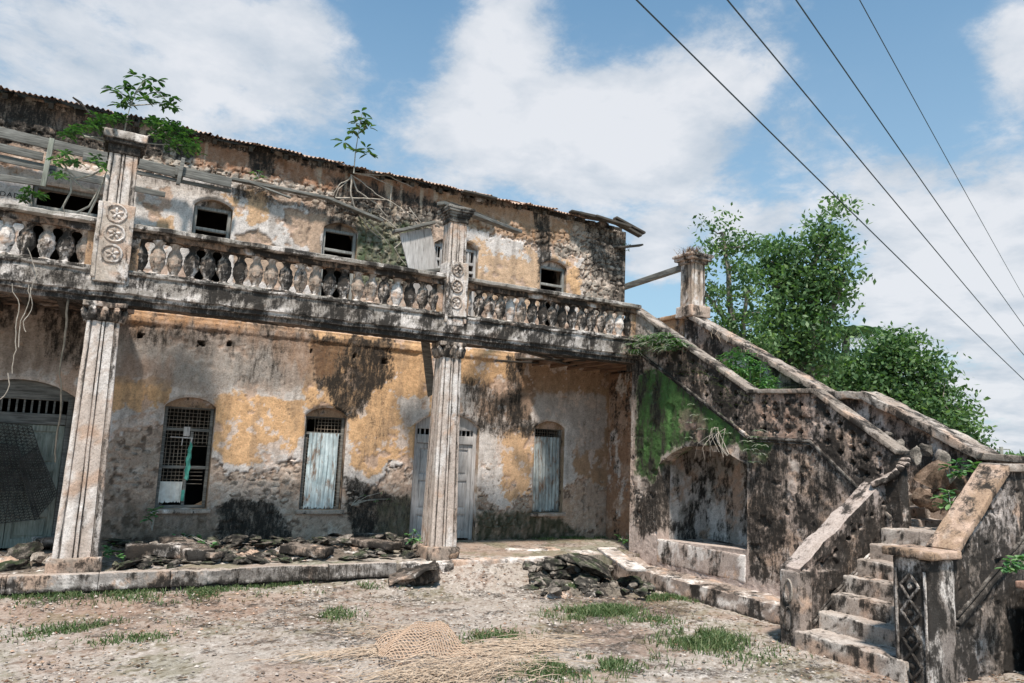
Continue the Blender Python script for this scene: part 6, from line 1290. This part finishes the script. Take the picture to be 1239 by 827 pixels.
# roots of the roof sapling spreading over the broken wall
mb = MB()
for k, path in enumerate([[(425, 212), (424, 235), (430, 255), (452, 275), (470, 296)], [(425, 212), (440, 222), (455, 235), (474, 246)], [(428, 210), (450, 214), (474, 226)], [(426, 214), (432, 232), (455, 248), (470, 262)], [(424, 214), (410, 228), (406, 240)], [(425, 214), (412, 222), (404, 234)], [(405, 240), (440, 240), (470, 243), (500, 262)], [(474, 226), (472, 250)], [(495, 252), (508, 268), (512, 276)], [(430, 252), (445, 275), (462, 290)], [(460, 262), (480, 275), (488, 290), (478, 300), (484, 312), (492, 322)], [(427, 210), (470, 212), (498, 226)]]):
    P = np.array([aY(a, b, 1.86-.05*(j % 2)+.02*k % .1) for j, (a, b) in enumerate(path)]); t = np.linspace(0, 1, len(P)*4); P = np.stack([np.interp(t, np.linspace(0, 1, len(P)), P[:, j]) for j in range(3)], 1); P += np.stack([fbm(P+k, 4, 2, 5+j) for j in range(3)], 1)*.03; tube(mb, P, np.linspace(.018 if k % 3 == 0 else .012, .007, len(P)), 5, False)
o = obj('root_tangle', mb, 'root', None, None, 60, origin=aY(426, 214, 1.86)); tag(o, 'tangle of pale roots running down the mossy wall below the roof sapling', 'roots')
k = 0
RL = ['thin pale root dangling from the balcony beam at the left frame edge', 'pale root dangling third from the left edge of the balcony beam', 'short pale root beside the longer one under the balcony beam', 'pale root end hanging low in front of the left door', 'short root stub on the handrail left of the first pier', 'pale root lying over the face of the balcony beam at the left']
for path in [[(12, 345), (22, 372), (18, 400), (16, 430), (12, 452)], [(36, 345), (33, 372), (24, 390), (22, 420)], [(36, 350), (38, 372), (28, 388), (31, 402)], [(8, 452), (12, 466), (6, 478), (0, 486)], [(75, 262), (78, 250)], [(34, 300), (44, 330), (36, 350)]]:
    k += 1; P = np.array([aY(a, b, -.28) for a, b in path]); t = np.linspace(0, 1, 14); P = np.stack([np.interp(t, np.linspace(0, 1, len(P)), P[:, j]) for j in range(3)], 1); P += np.stack([fbm(P+k, 6, 2, 5+j) for j in range(3)], 1)*.04; mb = MB(); tube(mb, P, .0055, 5, False); o = obj('hanging_root', mb, 'root', None, None, 60, origin=P[0]); tag(o, RL[k-1], 'root')
mb = MB(); P = np.array([aY(a, b, -.1) for a, b in [(84, 345), (82, 370), (78, 410), (72, 450), (74, 490), (68, 530), (66, 560)]]); t = np.linspace(0, 1, 30); P = np.stack([np.interp(t, np.linspace(0, 1, 7), P[:, j]) for j in range(3)], 1); P += np.stack([fbm(P, 5, 2, 5+j) for j in range(3)], 1)*.02; tube(mb, P, np.linspace(.018, .01, 30), 6, False); o = obj('hanging_root', mb, 'darkbark', None, None, 60, origin=P[0]); tag(o, 'long dark root hanging before the left door from the balcony', 'root')
mb = MB(); P = np.array([aD(88, 118, 13), aD(98, 124, 13), aD(105, 134, 13), aD(100, 128, 13.05), aD(88, 118, 13)]); tube(mb, densify(P, .05, False), .012, 5); tube(mb, [P[2], aD(110, 140, 13)], .015, 5); o = obj('twisted_wire', mb, 'darkwood', None, None, 60, origin=P[0]); tag(o, 'dark twisted strip sticking up from the roof edge at the left', 'metal strip')
# ferns and creepers on the stairs
def fern(name, base, spots, L, n, label, seed, mat='fern', leaf=.035):
    o = root(name, tuple(base), label, 'fern' if name == 'fern' else 'plant'); r = np.random.default_rng(seed); ml = MB(); ms = MB(); rn = []
    for c in spots:
        for k in range(n):
            a = r.uniform(0, 6.28); d = np.array([math.cos(a), math.sin(a), 0]); l = L*r.uniform(.5, 1.2); P = [np.array(c)+d*l*t+np.array([0, 0, 1])*l*(.75*t-.85*t*t) for t in np.linspace(0, 1, 7)]; tube(ms, P, .003, 3, False); s = np.array([-d[1], d[0], 0])
            for i in range(1, 7):
                for sg in (-1, 1):
                    w = leaf*(1.1-.12*i)*r.uniform(.8, 1.2); q = P[i]; ml.add([q, q+s*sg*w*.5+d*w*.35, q+s*sg*w+d*w*.2-[0, 0, w*.2], q+s*sg*w*.5-d*w*.15], [(0, 1, 2, 3)]); rn += [r.random()]*4
    obj('stem', ms, 'bark', o); obj('foliage', ml, mat, o, None, 0, rn); return o
fern('fern', aX(790, 412, 9.15), [aX(a, b, 9.08) for a, b in ((762, 424), (772, 420), (782, 414), (795, 410), (806, 408), (815, 414), (812, 425), (770, 428), (790, 420), (800, 416), (820, 420), (765, 430), (800, 424), (778, 410))], .34, 14, 'feathery green fern growing from the top corner of the stair wall', 1, 'fern', .085)
fern('creeper', aX(916, 545, 9.15), [aX(a, b, 9.12) for a, b in ((908, 545), (914, 530), (918, 550), (910, 560), (916, 522), (905, 535), (922, 540))], .14, 8, 'small leafy creeper on the wall at the right corner of the niche', 2, 'fern', .03)
fern('creeper', aX(848, 505, 9.15), [aX(a, b, 9.16) for a, b in ((838, 490), (842, 503), (858, 508), (866, 520), (835, 512), (850, 520), (880, 525), (832, 530))], .10, 6, 'sparse creeper on the moss above the niche', 3, 'fern', .03)
mb = MB()
for k in range(5):
    a = aX(870+rng.normal()*5, 522+rng.normal()*4, 9.20); b = aX(822+rng.uniform(0, 55), 545+rng.uniform(0, 12), 9.05); tube(mb, [a, a*.7+b*.3+[-.10, 0, .10*rng.random()], a*.35+b*.65+[-.12, 0, .10*rng.random()], b], .004, 4, False)
    b = aX(868+rng.uniform(0, 18), 545+rng.uniform(0, 12), 9.12); tube(mb, [a, (a+b)/2+[-.05, .03*rng.normal(), .02*rng.normal()], b], .006, 4, False)
o = obj('dead_creeper', mb, 'root', None, None, 60, origin=aX(870, 520, 9.15)); tag(o, 'dry brown dead creeper hanging over the top of the niche', 'creeper')
# grass bush filling the upper flight
def tuft(name, pts, L, n, label, seed, mat='fern', w=.012):
    o0 = np.mean(pts, 0); r = np.random.default_rng(seed); mb = MB(); V = []; rn = []
    for c in pts:
        m_ = n; a = r.random(m_)*6.28; l = L*(.4+.8*r.random(m_)); ln = r.normal(size=(m_, 2))*.55; b = np.array(c)[None]+np.stack([r.normal(size=m_)*.08, r.normal(size=m_)*.08, 0*a], 1); s = np.stack([np.cos(a)*w, np.sin(a)*w, 0*a], 1)
        mid = b+np.stack([ln[:, 0]*l*.35, ln[:, 1]*l*.35, l*.6], 1); tip = b+np.stack([ln[:, 0]*l, ln[:, 1]*l, l*.7], 1); V.append(np.stack([b-s*.6, b+s*.6, mid+s, tip, mid-s], 1).reshape(-1, 3)); rn.append(np.repeat(r.random(m_), 5))
    V = np.concatenate(V); k = len(V)//5; i = np.arange(k)[:, None]*5; mb.add(V, i+np.array([[0, 1, 2, 4]]), i+np.array([[4, 2, 3]])); o = obj(name, mb, mat, None, None, 0, np.concatenate(rn), origin=o0); tag(o, label, 'grass', kind='stuff'); return o
pts = [(x, y, 1.95+(y+3.1)*.593+.30) for y in np.linspace(-3.0, -1.75, 12) for x in np.linspace(9.5, 10.4, 7)]
tuft('grass_bush', pts, .62, 34, 'long green grass growing through the bush on the upper flight', 4, 'grass', .008)
tuft('dry_grass', [(10.45, y, 4.62+(y+.05)*.535+.1) for y in np.linspace(-2.0, -.9, 8)], .18, 14, 'dry grass growing on the far parapet cap', 5, 'straw', .004)
tuft('cap_grass', [(10.55+.06*k, -.2+.05*k, 5.98) for k in range(3)]+[(10.45, -.3, 5.98), (10.5, -.1, 5.98)], .22, 70, 'dry wiry tuft growing on top of the gate post', 6, 'litter', .004)
def leafy(name, base, spots, L, W, n, label, seed, cat='plant', tr=.008):
    return sapling(name, base, [[np.array(base), (np.array(base)+s)/2+[0, 0, .05], s] for s in spots], spots, label, cat, L, W, n, seed, 'fern', tr)
leafy('stair_plant', aX(1150, 585, 9.9), [aX(a, b, X) for a, b, X in ((1158, 560, 10), (1148, 566, 9.9), (1170, 566, 10), (1140, 560, 10.1), (1165, 572, 9.8), (1178, 562, 10.2), (1153, 574, 9.8))], .13, .06, 9, 'leafy green plant beside the far parapet in the stair rubble', 12)
leafy('stair_plant', aX(1150, 618, 9.6), [aX(a, b, X) for a, b, X in ((1148, 596, 9.7), (1140, 602, 9.6), (1158, 600, 9.8), (1150, 610, 9.6), (1164, 608, 9.7), (1142, 612, 9.6))], .13, .06, 9, 'lower leafy green plant just behind the right parapet at the top steps', 13)
leafy('corner_plant', aY(1226, 694, -7.45), [aY(a, b, -7.45) for a, b in ((1222, 680), (1230, 676), (1236, 684), (1226, 688), (1240, 676), (1219, 688))], .10, .05, 9, 'green weed on the low wall at the right edge', 14)
leafy('weed', aZ(132, 672, .05), [aZ(a, b, .15) for a, b in ((128, 664), (136, 660), (140, 668), (132, 670), (126, 672), (142, 674))], .10, .07, 8, 'broad leaved weed at the right of the first column base', 15)
leafy('weed', aY(184, 642, 1.6), [aY(a, b, 1.6) for a, b in ((184, 618), (190, 616), (178, 628), (186, 624))], .11, .07, 6, 'single weed standing in front of the wall left of the first window', 16)
leafy('weed', aZ(222, 652, .15), [aZ(a, b, .2) for a, b in ((200, 652), (212, 650), (226, 648), (238, 650), (250, 656), (257, 660), (244, 656), (218, 655))], .10, .07, 6, 'trailing weeds among the fallen masonry under the first window', 17)
leafy('weed', aZ(500, 652, .1), [aZ(a, b, .3) for a, b in ((494, 648), (502, 644), (510, 650), (498, 654), (506, 656))], .10, .04, 9, 'green weed at the left of the second column base', 18)
leafy('weed', aY(312, 214, 1.85), [aY(a, b, 1.85) for a, b in ((306, 210), (314, 208), (318, 214), (310, 216))], .07, .035, 7, 'tiny green plant high on the wall above the first upper window', 19)
leafy('weed', aZ(756, 650, .02), [aZ(a, b, .15) for a, b in ((748, 648), (757, 644), (762, 650), (752, 654), (760, 656))], .11, .05, 8, 'dark green weed in the foot of the recess corner', 20)
leafy('weed', aX(1004, 768, 7.9), [aX(a, b, 7.9) for a, b in ((1030, 762), (1036, 765))], .05, .03, 5, 'tiny weed on the second step', 21)
leafy('weed', aY(759, 298, 1.9), [aY(a, b, 1.9) for a, b in ((756, 296), (762, 298), (760, 303))], .06, .03, 7, 'tiny green plant on the upper right corner of the wall', 22)
leafy('weed', aY(425, 612, 1.8), [aY(a, b, 1.8) for a, b in ((440, 600), (462, 596), (455, 606), (470, 604))], .06, .02, 6, 'thin weed against the dark wall right of the middle window', 23)

r = np.random.default_rng(61); bp_ = []
for k in range(950):
    y = r.uniform(-3.05, -1.65); x = r.uniform(9.5, 10.4); bp_.append((x, y, 1.95+(y+3.1)*.593+.35+r.uniform(.0, .95)*math.sin(math.pi*(x-9.35)/1.2)*math.sin(math.pi*(y+3.15)/1.6)**.5))
o = root('stair_bush', (9.9, -2.1, 2.6), 'leafy green bush growing among the long grass on the upper flight', 'bush'); ml = MB(); rn = rosettes(bp_, ml, 5, .10, .03, 62, .3); obj('foliage', ml, 'fern', o, None, 0, rn)
mb = MB()
for k in range(14): q = np.array(bp_[k*40]); tube(mb, [q*[1, 1, 0]+[0, 0, 1.95+(q[1]+3.1)*.593], (q*[1, 1, .5]+[0, .05, .5*(1.95+(q[1]+3.1)*.593)]), q], .008, 5, False)
obj('stem', mb, 'bark', o)
# ------------------------------------------------------------------ trees behind
def tree(name, base, trunks, blobs, n, leaf, label, seed, mat='treeleaf', group='trees behind the staircase', cl=None):
    """blobs: (px, py, rx, ry, distance): leaf clumps gathered in twig sprays"""
    o = root(name, tuple(base), label, 'tree', group); r = np.random.default_rng(seed); mt_ = MB(); cents = []
    Ws = np.array([b[2]*b[3] for b in blobs], float); Ws /= Ws.sum(); pts = []; tips = []
    for (px, py, rx, ry, D), w in zip(blobs, Ws):
        c = aD(px, py, D); sc = D/FPX*1.05; rr = np.array([rx*sc, rx*sc*.8, ry*sc])*.88; k = max(3, int(n*w/60)); cc = r.normal(size=(k, 3)); cc /= np.linalg.norm(cc, axis=1, keepdims=True); cc *= (r.random((k, 1))**.30); cc = c+cc*rr
        cents.append(cc); tips.append((c, rr, cc))
    for c, rr, cc in tips:
        for q in cc:
            m_ = 60; sz = leaf*1.7; d = r.normal(size=(m_, 3))*np.array([1, 1, .55])*sz; pts.append(q+d)
    pts = np.concatenate(pts); V, q, rn = quadcloud(pts, leaf, .5, seed, .8); cr_ = np.repeat(r.random(len(pts)//60+1), 60*4)[:len(rn)]; rn = np.clip(.45*rn+.6*cr_, 0, 1)
    base = np.array(base); ends = []
    for t in trunks:
        P = np.array([aD(px, py, D) for px, py, D in t]); P = np.vstack([base+(P[0]-base)*np.array([1, 1, 0])*.35, P]) ; tt = np.linspace(0, 1, len(P)*5); Pn = np.stack([np.interp(tt, np.linspace(0, 1, len(P)), P[:, j]) for j in range(3)], 1); Pn += np.stack([fbm(Pn, .8, 3, seed+j) for j in range(3)], 1)*.16*np.minimum(tt*4, 1)[:, None]
        tube(mt_, Pn, np.linspace(.13, .045, len(Pn)), 7, False); ends.append(Pn)
    E_ = np.concatenate(ends)
    for c, rr, cc in tips:
        for q_2 in cc[::3]:
            j = np.argmin(np.linalg.norm(E_-q_2, axis=1)+np.maximum(0, E_[:, 2]-q_2[2])*2); a = E_[j]; mid = (a+q_2)/2+r.normal(size=3)*.1-np.array([0, 0, .1]); tube(mt_, [a, mid, q_2], [.032, .020, .008], 4, False)
    obj('trunk', mt_, 'treebark', o); m_ = MB(); m_.add(V, q); obj('crown', m_, mat, o, None, 0, rn); return o
D1 = 20.0
tree('broadleaf_tree', (aD(895, 560, D1)[0], aD(895, 560, D1)[1], -.4), [[(900, 470, D1), (885, 400, D1), (878, 330, D1), (868, 280, D1)], [(900, 470, D1), (895, 420, D1), (905, 350, D1)], [(900, 470, D1), (882, 400, D1), (850, 350, D1)]],
     [(866, 272, 16, 14, D1), (880, 292, 22, 14, D1), (862, 305, 22, 12, D1), (890, 318, 22, 12, D1), (845, 322, 16, 8, D1-.5), (905, 335, 26, 14, D1), (868, 345, 20, 18, D1), (900, 370, 30, 24, D1), (870, 385, 22, 18, D1), (912, 300, 12, 8, D1), (905, 410, 34, 26, D1), (880, 410, 20, 20, D1)], 4300, .125, 'slim airy tree just behind the gate post, the leftmost of the trees', 41)
D2 = 22.0
tree('broadleaf_tree', (aD(980, 560, D2)[0], aD(980, 560, D2)[1], -.4), [[(965, 480, D2), (970, 440, D2), (978, 390, D2), (985, 330, D2), (998, 280, D2)], [(965, 480, D2), (950, 420, D2), (940, 360, D2), (935, 320, D2)], [(978, 400, D2), (1005, 370, D2), (1020, 340, D2)]],
     [(1006, 252, 12, 10, D2), (1000, 270, 18, 12, D2), (990, 290, 26, 12, D2), (1008, 292, 18, 12, D2), (975, 305, 24, 12, D2), (1012, 312, 18, 10, D2), (935, 305, 26, 14, D2), (955, 325, 30, 18, D2), (925, 330, 24, 18, D2), (990, 335, 36, 18, D2), (1022, 326, 16, 8, D2), (1016, 350, 16, 10, D2), (960, 355, 40, 22, D2), (1000, 370, 34, 18, D2), (950, 390, 44, 24, D2), (990, 400, 34, 18, D2), (945, 420, 40, 22, D2), (985, 430, 34, 18, D2), (1005, 345, 20, 12, D2), (925, 445, 34, 20, D2), (965, 455, 30, 20, D2)], 13500, .155, 'tall bushy tree with a ragged pointed top, the highest of the trees behind the stairs', 42)
D3 = 27.0
tree('broadleaf_tree', (aD(1060, 560, D3)[0], aD(1060, 560, D3)[1], -.4), [[(1060, 500, D3), (1070, 460, D3), (1085, 430, D3)], [(1060, 500, D3), (1030, 460, D3)], [(1060, 505, D3), (1110, 470, D3), (1140, 490, D3)]],
     [(1082, 420, 30, 12, D3), (1110, 432, 28, 14, D3), (1060, 430, 30, 16, D3), (1130, 452, 20, 10, D3), (1035, 448, 26, 18, D3), (1090, 450, 40, 20, D3), (1120, 470, 36, 18, D3), (1050, 465, 46, 22, D3), (1100, 485, 40, 20, D3), (1140, 500, 32, 18, D3), (1160, 512, 22, 14, D3), (1010, 460, 30, 22, D3), (1170, 528, 18, 12, D3), (1120, 505, 40, 20, D3), (1030, 480, 40, 18, D3), (1080, 500, 40, 18, D3), (1145, 525, 24, 12, D3), (1075, 408, 14, 5, D3), (1108, 415, 12, 5, D3)], 18500, .17, 'broad rounded tree at the right behind the lower flight', 43)
D4 = 31.0
tree('broadleaf_tree', (aD(990, 560, D4)[0], aD(990, 560, D4)[1], -.4), [[(990, 500, D4), (1000, 460, D4)]], [(1000, 440, 40, 26, D4), (960, 440, 50, 30, D4), (1040, 460, 30, 24, D4), (1005, 480, 50, 24, D4), (920, 440, 40, 30, D4)], 6000, .17, 'darker tree filling the gap between the two big trees behind the stairs', 44)
# palm behind
pb = aD(1018, 560, 30); o = root('palm_tree', (pb[0], pb[1], -.4), 'palm with arching fronds showing behind the right of the tallest tree', 'palm'); top = aD(1024, 402, 30); mb = MB(); tube(mb, [(pb[0], pb[1], -.4), (top+pb)/2*[1, 1, 1], top], [.18, .15, .13], 8); obj('trunk', mb, 'darkbark', o)
r = np.random.default_rng(77)
for k in range(13):
    a = k*2*math.pi/13+.2; d = np.array([math.cos(a), math.sin(a), 0]); Lf = 2.2; ml = MB(); rn = []; P = [top+d*Lf*t+np.array([0, 0, 1])*Lf*(.42*t-.75*t*t) for t in np.linspace(0, 1, 15)]; tube(ml, P, .02, 4, False); rn += [.5]*(15*4); s = np.array([-d[1], d[0], 0])
    for i in range(1, 15):
        for sg in (-1, 1):
            for e in (0, .5):
                q = P[i-1]*(1-e)+P[i]*e; l = .5*math.sin(math.pi*(i/15)*.85+.3); ml.add([q, q+s*sg*l*.5+d*.1-[0, 0, .06], q+s*sg*l+d*.2-[0, 0, .25], q+s*sg*l*.5+d*.04-[0, 0, .10]], [(0, 1, 2, 3)]); rn += [r.random()]*4
    obj('frond', ml, 'palm', o, None, 0, rn)
# far wood and pole on the skyline
mb = MB(); pts = []; r = np.random.default_rng(78)
for k in range(170):
    px = r.uniform(1150, 1700); D = r.uniform(120, 150); p = aD(px, 560, D); s = r.uniform(2.2, 4.2); hgt = r.uniform(.2, 1)*2.6; c = np.array([p[0], p[1], .3+hgt*.6]); m_ = 130; d = r.normal(size=(m_, 3)); d /= np.linalg.norm(d, axis=1, keepdims=True); pts.append(c+d*np.array([s, s, s*.6]))
pts = np.concatenate(pts); V, q, rn = quadcloud(pts, 1.1, .7, 79, .8); mb.add(V, q); o = obj('far_woods', mb, 'treeleaf', None, None, 0, rn, origin=(80, 60, 0)); tag(o, 'low dark band of far woodland on the skyline at the right edge', 'woodland', kind='stuff')
pp = aD(1212, 556, 60); o = root('utility_pole', (pp[0], pp[1], -.4), 'thin pale pole standing far off on the skyline at the right', 'pole'); mb = MB(); tp_ = aD(1212, 541, 60); tube(mb, [(pp[0], pp[1], -.4), (pp[0], pp[1], tp_[2])], .12, 8); obj('mast', mb, 'bark', o); mb = MB(); tube(mb, [(pp[0]-.5, pp[1]+.3, tp_[2]-.15), (pp[0]+.5, pp[1]-.3, tp_[2]-.15)], .04, 6); obj('crossarm', mb, 'bark', o)
# power lines
for k, (a, b, l, rad) in enumerate((((770, 0), (1239, 460), 'lowest of the four black power cables crossing the sky', .017), ((880, 0), (1239, 430), 'second lowest of the four black power cables', .016), ((963, 0), (1239, 395), 'second highest of the four black power cables', .014), ((1040, 0), (1239, 360), 'highest and thinnest of the four power cables', .009))):
    p, q = aD(a[0], a[1], 13), aD(b[0], b[1], 38); d = q-p; p2 = p-d*.9; q2 = q+d*1.2; t = np.linspace(0, 1, 40)[:, None]; P = p2*(1-t)+q2*t; s0 = .9/3.1; s1 = 1.9/3.1; P[:, 2] -= (.5*(t-s0)*(s1-t)*4)[:, 0]*.8; mb = MB(); tube(mb, P, rad, 6, False); o = obj('power_cable', mb, 'cable', None, None, 60, origin=p); tag(o, l, 'cable', 'power cables')
